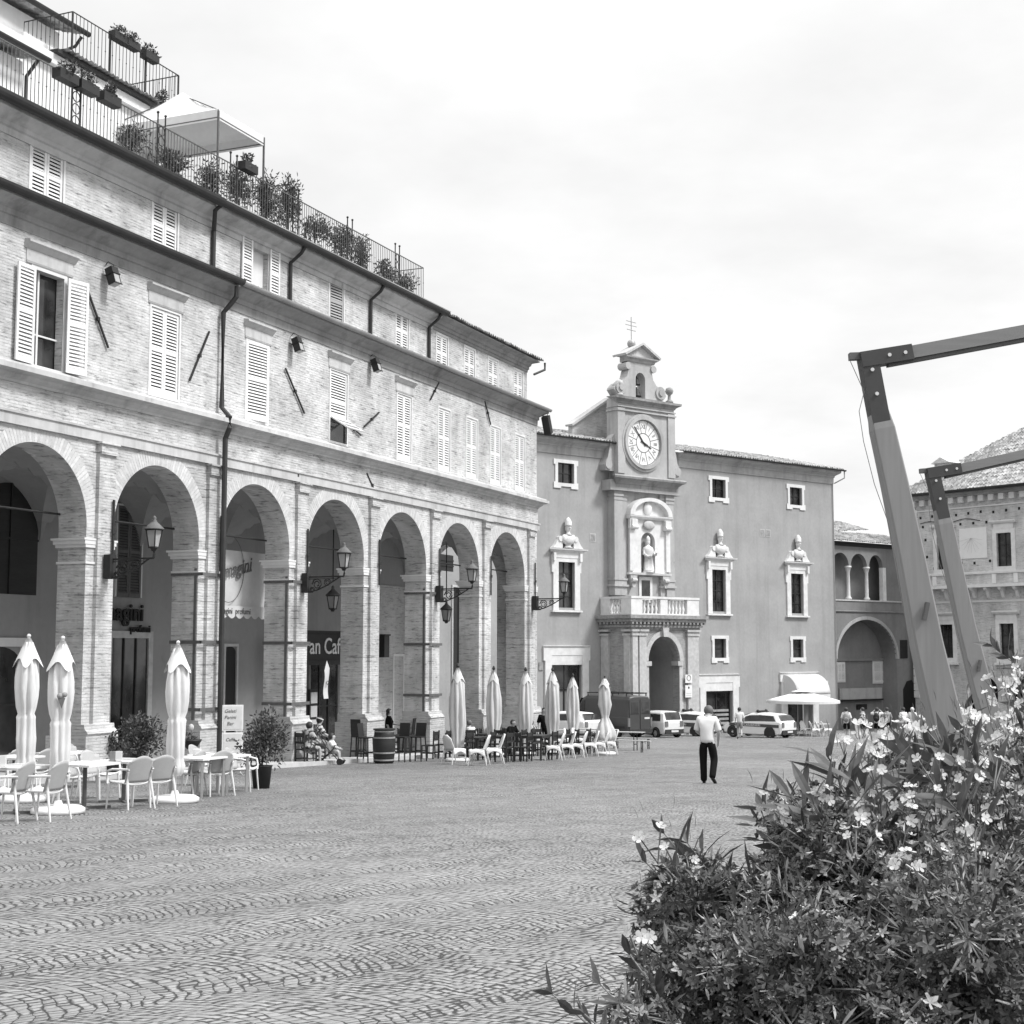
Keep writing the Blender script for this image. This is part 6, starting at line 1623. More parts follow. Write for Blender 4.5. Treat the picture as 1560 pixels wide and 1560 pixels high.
for px, py, d, j, lb in ((655, 1156, INW, 0, 'dark slatted chair right of the bar stools, back to the viewer'), (674, 1154, INW, 5, 'dark slatted chair just left of the leftmost far parasol'), (768, 1161, INW, -10, 'dark slatted chair beside the half turned shell chair'), (786, 1160, ALS, 10, 'dark slatted chair seen sideways in the middle of the far café'), (797, 1160, INW, 0, 'dark slatted chair with its back to the viewer before the heavy table'),
        (715, 1148, OUTW, 0, 'dark chair behind the leftmost far table'), (735, 1147, OUTW, 0, 'dark chair behind the leftmost far table, right neighbour'), (762, 1147, OUTW, 0, 'dark chair in the back row between the second and third far parasols'), (780, 1146, OUTW, 0, 'dark chair in the back row before the last pillar'), (828, 1140, ALS, 0, 'dark chair by the standing woman with long hair'), (643, 1150, INW, 8, 'dark slatted chair in the shade beside the strapped pillar'),
        (690, 1156, INW, 4, 'dark slatted chair tucked behind the first shell chairs'), (706, 1160, INW, -6, 'dark slatted chair right of the leftmost far parasol, back to the viewer'), (741, 1158, INW, 3, 'dark slatted chair between the second parasol and the shell chairs'), (757, 1153, -ALS, 0, 'dark slatted chair seen sideways under the second far parasol'), (808, 1152, OUTW, 0, 'dark chair behind the heavy dark table, facing the viewer'), (822, 1150, OUTW, 5, 'dark chair behind the heavy dark table, right neighbour'), (836, 1157, INW, -4, 'dark slatted chair at the right side of the heavy dark table'), (856, 1150, INW, 6, 'dark slatted chair between the shell chairs of the right-hand row'), (870, 1150, INW, 0, 'dark slatted chair in the middle of the right-hand row, half hidden'), (888, 1149, INW, 0, 'dark slatted chair at the right end of the right-hand row, half hidden'), (618, 1147, OUTW, 0, 'dark chair behind the bar stools, facing the viewer'), (603, 1149, OUTW, 0, 'dark chair just behind the barrel')):
    P_wood.put(gp(px, py), face(d, j), lb, 'chair', G6)
G7 = 'dark bar stools by the barrel'
for px, py, d, P_, lb in ((546, 1159, ALS, P_stool2, 'high-backed dark bar stool left of the barrel'), (557, 1162, OUTW, P_stool, 'dark bar stool close against the left side of the barrel'), (612, 1161, -ALS, P_stool, 'dark bar stool just right of the barrel'), (637, 1160, -ALS, P_stool, 'dark bar stool second to the right of the barrel'), (624, 1152, INW, P_stool2, 'high-backed dark bar stool behind the two on the right of the barrel'), (566, 1150, OUTW, P_stool2, 'pale slatted high stool behind the barrel')):
    P_.put(gp(px, py), face(d), lb, 'stool', G7)
p = gp(585, 1163)
e = empty('barrel', p, 0, 'dark wooden barrel with metal hoops used as a table between the bar stools', 'barrel'); e.scale = (.86, .86, .92)
bp = [(.33, 0), (.37, .2), (.40, .45), (.41, .58), (.40, .72), (.37, .96), (.34, 1.12)]
MB().lathe(bp, n=24).build('staves', 'wood_dark', e, True)
for z, r in ((.10, .352), (.34, .388), (.84, .388), (1.05, .352)): MB().lathe([(r, z), (r + .012, z), (r + .012, z + .05), (r, z + .05)], n=24).build('hoop', 'gutter_light', e)
MB().lathe([(.40, 1.121), (.40, 1.16)], n=24).build('lid', 'wood_dark', e)
P_dt = Pool(lambda: table(1.0, .8, .76, 'wood_dark', 'wood_dark', .05)); P_ht = Pool(lambda: table(.95, .8, .82, 'wood_dark', 'wood_dark', .09))
G8 = 'dark tables of the far café'
for px, py, P_, lb in ((720, 1158, P_dt, 'dark table behind the first white shell chairs'), (762, 1154, P_dt, 'dark table in the middle of the far café'), (815, 1158, P_ht, 'heavy dark table with thick legs before the third far parasol'), (850, 1151, P_dt, 'dark table behind the right-hand row of shell chairs, left one'), (887, 1148, P_dt, 'dark table behind the right-hand row of shell chairs, right one'), (745, 1149, P_dt, 'dark table of the back row between the two left far parasols'), (795, 1149, P_dt, 'dark table of the back row before the last pillar'), (612, 1153, P_dt, 'dark table behind the barrel and bar stools'), (668, 1148, P_dt, 'dark table by the strapped pillar near the bar stools')):
    P_.put(gp(px, py), FL.a + R(4), lb, 'table', G8)
def beertable(L=2.4, w=.5, h=.76, name='beer_table'):
    e = empty(name); MB().box(-L / 2, L / 2, -w / 2, w / 2, h - .03, h).build('tabletop' if h > .6 else 'seat', 'plastic_grey', e)
    for s in (-1, 1):
        x = s * (L / 2 - .35); mb = MB(); mb.bar((x, -w / 2 + .04, 0), (x, -w / 2 + .04, h - .03), .03); mb.bar((x, w / 2 - .04, 0), (x, w / 2 - .04, h - .03), .03); mb.bar((x, -w / 2 + .04, h * .35), (x, w / 2 - .04, h * .35), .03); mb.tube([(x, w * .42 * math.cos(a), h * .62 + h * .28 * math.sin(a)) for a in [math.pi * i / 8 for i in range(9)]], .014, 5); mb.build('trestle', 'iron', e)
    return e
P_bt, P_bb = Pool(lambda: beertable()), Pool(lambda: beertable(2.2, .27, .47, 'beer_bench'))
an = FL.a - R(90)
for px, py, lb in ((938, 1143, 'long pale trestle table at the right end of the far café'), (902, 1136, 'long pale trestle table behind the tied parasol'), (872, 1139, 'long pale trestle table left of the tied parasol')): P_bt.put(gp(px, py), an, lb, 'table', 'trestle tables of the far café')
for px, py, lb in ((950, 1146, 'trestle bench before the rightmost trestle table'), (962, 1141, 'trestle bench at the outer end nearest the van'), (915, 1140, 'trestle bench between the two right trestle tables')): P_bb.put(gp(px, py), an, lb, 'bench', 'trestle benches of the far café')

# menu stand, bowl, potted shrubs
p = gp(353, 1180); rz_ = face(-Vector((p.x, p.y, 0)), 8) + math.pi
ms = empty('menu_stand', p, rz_, 'stand with two pale menu boards one above the other beside the potted shrub', 'menu stand'); ms.scale = (1.13,) * 3
for z0, nm in ((.98, 0), (.36, 1)):
    f = MB().box(-.235, .235, -.02, .02, z0, z0 + .58).build('board', 'paint', ms); MB().box(-.205, .205, -.026, -.0205, z0 + .03, z0 + .55).build('menu_sheet', 'paper', f)
    if nm == 0:
        for i, w_ in enumerate(('Gelati', 'Panini', 'Bar')): text('lettering', w_, .11, 'iron_mid', f, (-.06, -.03, z0 + .44 - i * .14), ext=.002, shear=.2)
    else: text('lettering', 'Caffè', .10, 'iron_mid', f, (-.05, -.03, z0 + .42), ext=.002, shear=.2)
for s in (-1, 1): MB().bar((s * .2, .03, 0), (s * .2, .03, 1.5), .025).build('leg', 'alu', ms); MB().bar((s * .2, .03, .02), (s * .2, -.25, .02), .025).build('foot', 'alu', ms)
p = gp(290, 1182)
e = empty('bowl_planter', p, 0, 'dark bowl on a stand with one pale flower before the strapped pillar', 'planter')
MB().lathe([(.14, .0), (.05, .05), (.04, .62), (.16, .72), (.26, .86), (.27, .90), (.22, .90)], n=18).build('bowl', 'iron', e, True)
mb = MB(); rs = random.Random(4); clump(mb, (0, 0, .95), (.2, .2, .1), 60, .12, .04, rs, .2); mb.build('leaves', 'leaf_far', e)
mb = MB(); mb.ball((0, -.02, 1.2), .07, 8, 6, (1, 1, 1.3)); mb.build('flower', 'petal', e); MB().tube([(0, 0, .88), (0, -.02, 1.18)], .01, 5).build('stem', 'stem', e)
for px, py, w_, h_, lb in ((215, 1192, .62, 1.25, 'dark bushy shrub in a pot between the two left pillars'), (398, 1201, .58, 1.35, 'dark bushy shrub in a tall dark pot right of the menu stand'), (172, 1184, .3, .7, 'small dark shrub at the foot of the leftmost pillar')):
    p = gp(px, py); rs = random.Random(px); e = empty('potted_shrub', p, 0, lb, 'shrub', 'potted shrubs along the arcade')
    MB().lathe([(.17, 0), (.22, .45), (.24, .47), (.20, .47)], n=16).build('pot', 'iron', e, True)
    mb = MB(); clump(mb, (0, 0, .45 + h_ * .42), (w_, w_, h_ * .48), int(2600 * w_ * h_), .085, .04, rs, .2, 16); mb.build('foliage', 'leaf_far', e)
    mb = MB()
    for k in range(5): mb.tube([(0, 0, .4), (rs.uniform(-.15, .15), rs.uniform(-.15, .15), .4 + h_ * .4), (rs.uniform(-.3, .3), rs.uniform(-.3, .3), .4 + h_ * .8)], [.02, .014, .006], 5)
    mb.build('stem', 'wood_dark', e)

# right-hand café: awning, open parasol, chairs, boards
fx = empty('shop_awning', FC.world(11.4, 0, 0), FC.a, 'white rounded awning over the rightmost doorway of the clock palace', 'awning')
N_ = 8
MB().panel(lambda u, v: (-1.75 + 3.5 * u, -.08 - 1.25 * math.sin(v * math.pi / 2), -.15 - 1.35 * (1 - math.cos(v * math.pi / 2))), 6, 10, .02).build('cloth', 'canvas', fx, True)
for s in (-1, 1):
    mb = MB(); P = [(s * 1.75, -.06, -1.5)] + [(s * 1.75, -.08 - 1.25 * math.sin(t * math.pi / 16), -.15 - 1.35 * (1 - math.cos(t * math.pi / 16))) for t in range(9)]; mb.add(P, [(0, i, i + 1) for i in range(1, 9)]); mb.build('side_cloth', 'canvas', fx)
MB().prism([(-1.75 + i * .35 + dx, -1.5 - dz) for i in range(10) for dx, dz in ((0, .18), (.175, .26))] + [(1.75, -1.68), (1.75, -1.5), (-1.75, -1.5)], -1.34, -1.325).build('valance', 'canvas', fx)
o = text('lettering', 'Caffetteria', .36, 'stone', fx, (.3, -1.05, -.82), ext=.003); o.rotation_euler = (R(48), 0, 0)
p = at(1224, 1100, 88.5); g_ = gz(p.y)
e = empty('open_parasol', (p.x, p.y, g_), R(30), 'large open white parasol before the rightmost doorway', 'parasol')
zE0 = at(1224, 1067, 88.5).z - g_; zP = at(1224, 1053, 88.5).z - g_
mb = MB(); K = 8; Rr = 2.2
def can(u, v):
    a = 2 * math.pi * u; k = (u * K) % 1; r = Rr * v * (1 - .045 * math.sin(math.pi * k)); return (r * math.cos(a), r * math.sin(a), zP - (zP - zE0) * v ** 1.15 - .04 * math.sin(math.pi * k) * v)
MB().panel(can, 48, 6, .012).build('canopy', 'canvas', e, True); MB().panel(lambda u, v: (Rr * math.cos(2 * math.pi * u), Rr * math.sin(2 * math.pi * u), zE0 - .16 * v), 48, 1, .01).build('valance', 'canvas', e)
MB().panel(lambda u, v: (.7 * v * math.cos(2 * math.pi * u), .7 * v * math.sin(2 * math.pi * u), zP + .14 - .16 * v), 24, 2, .01).build('vent_cap', 'canvas', e)
MB().tube([(0, 0, 0), (0, 0, zP)], .04, 8).build('pole', 'alu', e); MB().box(-.4, .4, -.4, .4, 0, .1).build('base', 'stone_dark', e)
mb = MB()
for k in range(8): a = 2 * math.pi * k / 8; mb.bar((0, 0, zP - .08), (Rr * .98 * math.cos(a), Rr * .98 * math.sin(a), zE0 - .02), .03)
mb.build('rib', 'alu', e)
for i, (px, py, Y, j, lb) in enumerate(((1178, 1125, 86.5, 30, 'white shell chair beside the tail of the police estate car'), (1192, 1125, 87, -20, 'white shell chair under the open parasol, left of its table'), (1207, 1126, 87.5, 60, 'white shell chair under the open parasol, right of its table'), (1228, 1127, 87, 10, 'white shell chair at the foot of the open parasol pole'), (1242, 1127, 86, 35, 'white shell chair right of the parasol pole, left of three in a row'), (1251, 1127, 86.5, 35, 'white shell chair right of the parasol pole, middle of three in a row'), (1260, 1128, 86, 35, 'white shell chair last of three in a row, nearest the tourist in white'))):
    q = at(px, py, Y); P_shell.put((q.x, q.y, gz(q.y)), R(200 + j * 2), lb, 'chair', 'white chairs by the open parasol')
q = at(1199, 1124, 88); P_t2.put((q.x, q.y, gz(q.y)), R(20), 'small white table under the left side of the open parasol', 'table', 'white tables by the open parasol')
q = at(1250, 1126, 87.6); P_t2.put((q.x, q.y, gz(q.y)), R(30), 'small white table behind the row of three white chairs', 'table', 'white tables by the open parasol')
q = at(1311, 1127, 78); e = empty('pavement_board', (q.x, q.y, gz(q.y)), R(25), 'white pavement board standing between the tourists', 'sign')
MB().box(-.24, .24, -.02, .02, .25, .98, Matrix.Rotation(R(-10), 4, 'X')).build('panel', 'paint', e)
for s in (-1, 1): MB().bar((s * .22, .05, 0), (s * .22, -.02, .4), .04).build('leg', 'paint', e)
for i, (py, hh, lb, mt) in enumerate(((1034, .52, 'round ringed sign plate on the portal pillar, topmost of three', 'paint'), (1049, .42, 'white plate with a dark mark on the portal pillar, middle of three', 'paint'), (1058, .36, 'white text plate on the portal pillar, lowest of three', 'paint'))):
    x, z = FC.hit(1049, py, PN + .2); e = empty('wall_sign', FC.world(x, -PN - .20, z), FC.a, lb, 'sign', 'sign plates on the portal pillar')
    MB().box(-.3, .3, -.02, .01, -hh / 2, hh / 2).build('plate', mt, e)
    if i == 0:
        cc = lambda r: [(r * math.cos(2 * math.pi * k / 24), .05 + r * math.sin(2 * math.pi * k / 24)) for k in range(24)]
        MB().ring(cc(.13), cc(.19), -.03, -.021, True).build('ring_mark', 'stone_dark', e)
    elif i == 1: MB().prism([(-.06, 0), (.06, 0), (.06, .09), (0, .14), (-.06, .09)], -.03, -.021).build('mark', 'iron', e)
    else:
        mb = MB()
        for k in range(2): mb.box(-.22, .22, -.026, -.021, -.08 + k * .12, -.05 + k * .12)
        mb.build('text_line', 'stone', e)
x, z = FC.hit(1255, 1042, .02); tag(MB().box(-.45, .45, -.03, 0, -.22, .22).build('wall_plaque', 'paint_grey'), 'pale wall plaque right of the rounded awning', 'plaque').location = FC.world(x, -.01, z); bpy.data.objects['wall_plaque'].rotation_euler = (0, 0, FC.a)
x, z = FC.hit(824, 1015, .02); o = tag(MB().box(-.16, .16, -.04, 0, -.24, .24).build('wall_box', 'stone_dark'), 'small dark box on the wall left of the white doorframe', 'box'); o.location = FC.world(x, -.01, z); o.rotation_euler = (0, 0, FC.a)
p = gp(982, 1131); o = tag(MB().panel(lambda u, v: (.14 * (u - .5), .2 * (v - .5), .03 + .05 * math.sin(3 * u + 2 * v)), 5, 5, .004).build('paper_scrap', 'paint'), 'crumpled white scrap of paper lying on the cobbles before the van', 'litter'); o.location = p
# ------------------------------------------------------------------ people
def skin_mesh(name, chains, mt, parent, sub=1):
    """chains: lists of (point, radius); equal points are merged so limbs grow out of the trunk"""
    vs, rs_, es, idx = [], [], [], {}
    for ch in chains:
        prev = None
        for p, r in ch:
            k = tuple(round(c, 3) for c in p)
            if k not in idx: idx[k] = len(vs); vs.append(k); rs_.append(r)
            if prev is not None and prev != idx[k]: es.append((prev, idx[k]))
            prev = idx[k]
    me = bpy.data.meshes.new(name); me.from_pydata(vs, es, []); ob = bpy.data.objects.new(name, me); COL.objects.link(ob)
    sm = ob.modifiers.new('skin', 'SKIN'); sm.use_smooth_shade = True
    lay = me.skin_vertices[0].data if me.skin_vertices else None
    if lay is None:
        me.attributes.new('x', 'FLOAT', 'POINT'); lay = me.skin_vertices[0].data
    for i, r in enumerate(rs_): lay[i].radius = (r, r) if not isinstance(r, tuple) else r
    lay[0].use_root = True
    ss = ob.modifiers.new('sub', 'SUBSURF'); ss.levels = sub; ss.render_levels = sub
    dg = bpy.context.evaluated_depsgraph_get(); m2 = bpy.data.meshes.new_from_object(ob.evaluated_get(dg))
    bpy.data.objects.remove(ob); m2.materials.clear(); m2.materials.append(M[mt])
    o = bpy.data.objects.new(name, m2); COL.objects.link(o); o.parent = parent; return o
STAND = dict(pel=(0, 0, .95), spi=(0, 0, 1.14), che=(0, -.01, 1.33), nek=(0, 0, 1.47), hea=(0, .02, 1.60), top=(0, .01, 1.67),
             shL=(-.17, -.01, 1.40), shR=(.17, -.01, 1.40), elL=(-.23, -.03, 1.13), elR=(.23, -.03, 1.13), wrL=(-.23, .06, .90), wrR=(.23, .06, .90),
             hiL=(-.09, 0, .90), hiR=(.09, 0, .90), knL=(-.10, .02, .50), knR=(.10, .02, .50), anL=(-.10, -.01, .08), anR=(.10, -.01, .08))
def V(*a): return Vector(a)
def person(loc, rz, label, pose=None, shirt='cloth_white', legs='cloth_black', shorts=False, hair='hair', sc=1.0, turn=0.0, sleeve=.55, dress=False, longhair=False, group=None, foot=None):
    J = {k: Vector(v) for k, v in {**STAND, **(pose or {})}.items()}
    e = empty('person', loc, rz, label, 'person', group); e.scale = (sc,) * 3
    ch = []
    trunk = [(J['pel'], .115), (J['spi'], .105), (J['che'], .125), (J['nek'], .055), (J['hea'], .088), (J['top'], .075)]
    ch.append(trunk)
    face_d = Vector((math.sin(turn), math.cos(turn), 0)); sd = Vector((face_d.y, -face_d.x, 0))
    feet = {}
    for s in 'LR':
        sg = -1 if s == 'L' else 1
        wr, el = J['wr' + s], J['el' + s]; d = (wr - el).normalized(); palm = wr + d * .07; side = Vector((1, 0, 0)) - d * d.x
        side = side.normalized() if side.length > .2 else Vector((0, 1, 0))
        fwd = d.cross(side).normalized()
        if fwd.y < 0: fwd = -fwd
        arm = [(J['che'], .125), (J['sh' + s], .058), (J['sh' + s].lerp(el, .5), .050), (el, .041), (el.lerp(wr, .4), .040), (wr, .027), (palm, (.036, .022))]
        ch.append(arm)
        for k, L in enumerate((.065, .078, .074, .058)):
            b = palm + fwd * (.022 - .015 * k) + d * .015; ch.append([(palm, .03), (b + d * L * .5, .0095), (b + d * L + Vector((-sg * .018, 0, 0)), .0075)])
        ch.append([(palm, .03), (wr + d * .05 + fwd * .035, .011), (wr + d * .09 + fwd * .05, .009)])
        an, kn = J['an' + s], J['kn' + s]; shin = (an - kn).normalized()
        fd = (foot or {}).get(s, Vector((sg * .12, 1, -.18))).normalized()
        toe = an + fd * .17 + Vector((0, 0, -.04)); feet[s] = (an, toe)
        ch.append([(J['pel'], .115), (J['hi' + s], .085), (J['hi' + s].lerp(kn, .5), .078), (kn, .055), (kn.lerp(an, .35), .053), (an, .038), (an.lerp(toe, .6), .036), (toe, .028)])
    nose = J['hea'] + face_d * .098 + Vector((0, 0, -.0)); ch.append([(J['hea'], .088), (nose, .014)])
    for sg in (-1, 1): ch.append([(J['hea'], .088), (J['hea'] + sd * sg * .088 + Vector((0, 0, .005)), .018)])
    skin_mesh('body', ch, 'skin', e)
    h = J['hea']
    for sg in (-1, 1): mb = MB(); mb.ball(h + face_d * .080 + sd * sg * .032 + Vector((0, 0, .018)), .011, 6, 4); mb.build('eye', 'black', e)
    mb = MB(); mb.bar(h + face_d * .086 - sd * .022 + Vector((0, 0, -.045)), h + face_d * .086 + sd * .022 + Vector((0, 0, -.045)), .012, .008); mb.build('mouth', 'stone_dark', e)
    mb = MB(); hc = h - face_d * .026 + Vector((0, 0, .022)); mb.ball(hc, .114, 14, 9, (.93, .96, 1.0))
    mb.v = [tuple(Vector(p) - face_d * .05 if (Vector(p) - h).dot(face_d) > .055 and p[2] < h.z + .075 else p) for p in mb.v]
    if longhair: mb.ball(h - face_d * .06 + Vector((0, 0, -.08)), .10, 10, 7, (1.0, .7, 1.6))
    mb.build('hair', hair, e, True)
    # shirt: trunk and sleeves
    low = J['pel'] + (J['spi'] - J['pel']) * -.45
    sh = [[(low, .165), (J['pel'], .168), (J['spi'], .160), (J['che'], .162), (J['che'].lerp(J['nek'], .8), .075)]]
    for s in 'LR':
        q = J['sh' + s].lerp(J['el' + s], sleeve * 1.6 if sleeve < .7 else 1); pts = [(J['che'], .150), (J['sh' + s], .085), (J['sh' + s].lerp(q, .6), .080), (q, .080), (q + (q - J['sh' + s]) * .1, .080)]
        if sleeve >= .7: pts += [(J['el' + s].lerp(J['wr' + s], .8), .045)]
        sh.append(pts)
    skin_mesh('shirt', sh, shirt, e)
    tr = [[(J['pel'] + Vector((0, 0, .10)), .138), (J['pel'], .138)]]
    for s in 'LR':
        kn, an = J['kn' + s], J['an' + s]; pts = [(J['pel'], .138), (J['hi' + s], .112), (J['hi' + s].lerp(kn, .5), .102)]
        pts += [(J['hi' + s].lerp(kn, .88), .086)] if shorts else [(kn, .088), (kn.lerp(an, .5), .082), (an + (kn - an) * .1, .080), (an + (an - kn) * .10, .080)]
        tr.append(pts)
    if dress: tr.append([(J['pel'], .138), (J['knL'].lerp(J['knR'], .5) + Vector((0, 0, -.1)), .2)])
    skin_mesh('skirt' if dress else ('shorts' if shorts else 'trousers'), tr, legs, e)
    for s in 'LR':
        an, toe = feet[s]; skin_mesh('shoe', [[(an - (toe - an) * .22 + Vector((0, 0, -.035)), .042), (an.lerp(toe, .5) + Vector((0, 0, -.012)), .043), (toe + (toe - an) * .12, .033)]], 'black', e)
    return e
def head_dir(x, y): return math.atan2(y, x) - math.pi / 2
# the walking man
p = gp(1078, 1193)
mp = dict(pel=(0, 0, .93), spi=(.0, .01, 1.12), che=(0, .03, 1.31), nek=(.01, .07, 1.44), hea=(.04, .13, 1.545), top=(.045, .135, 1.62), shL=(-.175, .02, 1.375), shR=(.175, .03, 1.375), elL=(-.24, .06, 1.12), elR=(.255, .04, 1.11), wrL=(-.16, .24, 1.02), wrR=(.22, .17, .90),
          hiL=(-.09, .0, .89), hiR=(.09, .0, .89), knL=(-.09, .02, .48), knR=(.15, .02, .50), anL=(-.08, -.0, .07), anR=(.15, -.25, .16))
person(p, head_dir(.30, .95), 'man in a pale short-sleeved shirt and black trousers walking away across the square', mp, 'cloth_white', 'cloth_black', hair='hair_grey', turn=.75, foot={'R': Vector((.35, .8, -.75))}, sc=1.03)
p = at(1127, 1124, 80); p.z = gz(p.y)
person(p, head_dir(.1, 1), 'walker in a white top and dark shorts beside the police estate car', dict(knL=(-.09, .12, .52), anL=(-.09, .1, .10), knR=(.09, .02, .5), anR=(.09, -.28, .2)), 'cloth_white', 'cloth_grey', True)
SEAT = lambda dz=0: dict(pel=(0, 0, .52 + dz), spi=(0, .02, .70 + dz), che=(0, .06, .88 + dz), nek=(0, .10, 1.02 + dz), hea=(0, .14, 1.14 + dz), top=(0, .14, 1.21 + dz), shL=(-.17, .07, .95 + dz), shR=(.17, .07, .95 + dz), elL=(-.23, .18, .74 + dz), elR=(.23, .18, .74 + dz), wrL=(-.14, .38, .66 + dz), wrR=(.14, .38, .66 + dz),
            hiL=(-.09, .03, .50 + dz), hiR=(.09, .03, .50 + dz), knL=(-.12, .42, .50 + dz * .5), knR=(.12, .42, .50 + dz * .5), anL=(-.12, .40, .08), anR=(.12, .44, .08))
for px, py, rz, lb, sh, lg, hr, dz in ((466, 1166, face(ALS, -20), 'seated woman in dark floral clothes leaning towards the pushchair', 'cloth_floral', 'cloth_floral', 'hair', .02), (481, 1162, face(ALS, -35), 'seated person in a patterned shirt with a pale headband behind the pushchair', 'cloth_pattern', 'cloth_grey', 'hair', .16)):
    p = gp(px, py); o = person(p, rz, lb, SEAT(dz), sh, lg, shorts=True, hair=hr, dress='floral' in lb)
    P_wood.put(p, rz, 'dark chair under the woman in floral clothes' if 'floral' in lb else 'dark chair under the person with a headband', 'chair', 'chairs by the pushchair', 1.05)
    if 'headband' in lb:
        h = SEAT(dz)['hea']; mb = MB(); mb.ring([(.112 * math.cos(2 * math.pi * k / 20), .112 * math.sin(2 * math.pi * k / 20)) for k in range(20)], [(.122 * math.cos(2 * math.pi * k / 20), .122 * math.sin(2 * math.pi * k / 20)) for k in range(20)], -.015, .02, True)
        b_ = mb.build('headband', 'cloth_white', o); b_.location = (h[0], h[1] - .02, h[2] + .06); b_.rotation_euler = (R(70), 0, 0)
p = gp(503, 1165)
st = empty('pushchair', p, face(OUTW, 20), 'small folding pushchair in front of the seated women', 'pushchair')
mb = MB()
for s in (-.2, .2): mb.tube([(s, .32, .1), (s, -.1, .55), (s, -.35, .95)], .016, 6); mb.tube([(s, -.32, .1), (s, .1, .45), (s, .18, .6)], .016, 6)
mb.tube([(-.2, -.35, .95), (.2, -.35, .95)], .02, 6); mb.build('frame', 'iron', st)
MB().panel(lambda u, v: (-.19 + .38 * u, .22 - .36 * v if v < .6 else .0 - .2 * (v - .6), .36 if v < .6 else .36 + .85 * (v - .6)), 4, 10, .02).build('seat', 'cloth_grey', st)
for x in (-.2, .2):
    for y in (-.32, .32): w_ = MB().lathe([(.09, -.02), (.1, 0), (.09, .02)], n=14).build('wheel', 'rubber', st); w_.location = (x, y, .1); w_.rotation_euler = (0, R(90), 0)
CH = {k: (v[0] * .62, v[1] * .62, v[2] * .58 + .10) for k, v in SEAT(0).items()}; CH['hea'] = (0, .06, .81); CH['top'] = (0, .06, .88); CH['nek'] = (0, .05, .72); CH['anL'] = (-.08, .28, .16); CH['anR'] = (.08, .28, .16)
person(p + V(0, 0, .03), face(OUTW, 20), 'small child in a white top sitting in the pushchair', CH, 'cloth_white', 'cloth_grey', True, hair='hair', sc=.98)
p = at(829, 1115, 57); p.z = gz(p.y); person(p, head_dir(.2, -1), 'standing woman with long dark hair behind the parasols near the white doorframe', dict(), 'cloth_black', 'cloth_black', longhair=True)
p = gp(592, 1150); person(p, face(OUTW, 20), 'dark-haired person in black standing behind the barrel tables', dict(elL=(-.24, .1, 1.15), wrL=(-.1, .3, 1.12)), 'cloth_black', 'cloth_black', longhair=True, sc=.98)
p = gp(715, 1150); person(p, face(ALS, 30), 'seated guest in a white top behind the leftmost far parasol', SEAT(0), 'cloth_white', 'cloth_grey', hair='hair_grey'); P_wood.put(p, face(ALS, 30), 'dark chair under the guest in a white top', 'chair', G6)
p = gp(655, 1146); person(p, face(ALS, 160), 'seated guest in a dark top beside the strapped pillar', SEAT(0), 'cloth_grey', 'cloth_black', hair='hair'); P_wood.put(p, face(ALS, 160), 'dark chair under the guest in a dark top', 'chair', G6)
for px, py, rz, lb, sh, hr in ((742, 1147, face(OUTW, 10), 'seated guest in a pale top between two far parasols', 'cloth_white', 'hair'), (778, 1146, face(OUTW, -20), 'seated guest in black before the last pillar', 'cloth_black', 'hair'), (812, 1147, face(ALS, 60), 'seated guest in a patterned top by the heavy dark table', 'cloth_pattern', 'hair_grey')):
    p = gp(px, py); person(p, rz, lb, SEAT(0), sh, 'cloth_grey', hair=hr); P_wood.put(p, rz, lb.replace('seated guest in', 'dark chair under the guest in'), 'chair', G6)
# tourists at the right
def backpack(pos, rz, label, mt, sc=1.0):
    e = empty('backpack', pos, rz, label, 'backpack', 'backpacks of the tourists'); e.scale = (sc,) * 3
    mb = MB(); mb.ball((0, -.24, 1.20), .2, 14, 9, (.85, .6, 1.25)); mb.build('bag', mt, e, True); mb = MB(); mb.ball((0, -.34, 1.12), .11, 10, 7, (1, .5, 1.1)); mb.build('pocket', mt, e, True)
    mb = MB()
    for s in (-.1, .1): mb.tube([(s, -.17, 1.38), (s * 1.1, -.05, 1.49), (s * 1.15, .12, 1.40), (s * 1.2, .14, 1.22), (s * 1.1, -.12, 1.05)], .022, 6)
    mb.build('strap', mt, e)
T = [(1290, 1128, 77.5, 'tourist in a white T-shirt and dark shorts with a patterned backpack', 'cloth_white', 'cloth_black', 0, 'stone_dark'), (1315, 1126, 78, 'tourist in a pale striped top half turned beside the white board', 'cloth_pattern', 'cloth_black', 70, None), (1337, 1126, 78.5, 'tourist with a black backpack raising both elbows', 'cloth_white', 'cloth_black', -10, 'black'), (1352, 1125, 79.5, 'tourist in a dark jersey numbered 21', 'cloth_grey', 'cloth_black', 10, None), (1377, 1122, 80, 'tourist in a white top behind the flowering oleander, left of two', 'cloth_white', 'cloth_grey', 30, None), (1391, 1121, 79, 'tourist with a white cap behind the flowering oleander, right of two', 'cloth_white', 'cloth_grey', -20, None)]
for px, py, Y, lb, sh, lg, j, bp_ in T:
    p = at(px, py, Y); p.z = gz(p.y); rz = head_dir(.25, 1) + R(j)
    pose = dict(elL=(-.33, .05, 1.38), elR=(.33, .05, 1.38), wrL=(-.16, .12, 1.55), wrR=(.16, .12, 1.55)) if 'elbows' in lb else dict(knR=(.11, .06, .5), anR=(.12, -.06, .09))
    o = person(p, rz, lb, pose, sh, lg, True, hair='hair' if 'cap' not in lb else 'cloth_white', group='tourists at the archway')
    if bp_: backpack(p, rz, 'patterned backpack on the tourist in a white T-shirt' if bp_ != 'black' else 'black backpack on the tourist with raised elbows', bp_)
    if '21' in lb: me = text('jersey_number', '21', .26, 'cloth_white', o, (0, -.185, 1.18), ext=.004, bold=.006); MB().box(-.14, .14, -.178, -.16, 1.36, 1.41).build('jersey_stripe', 'cloth_white', o)
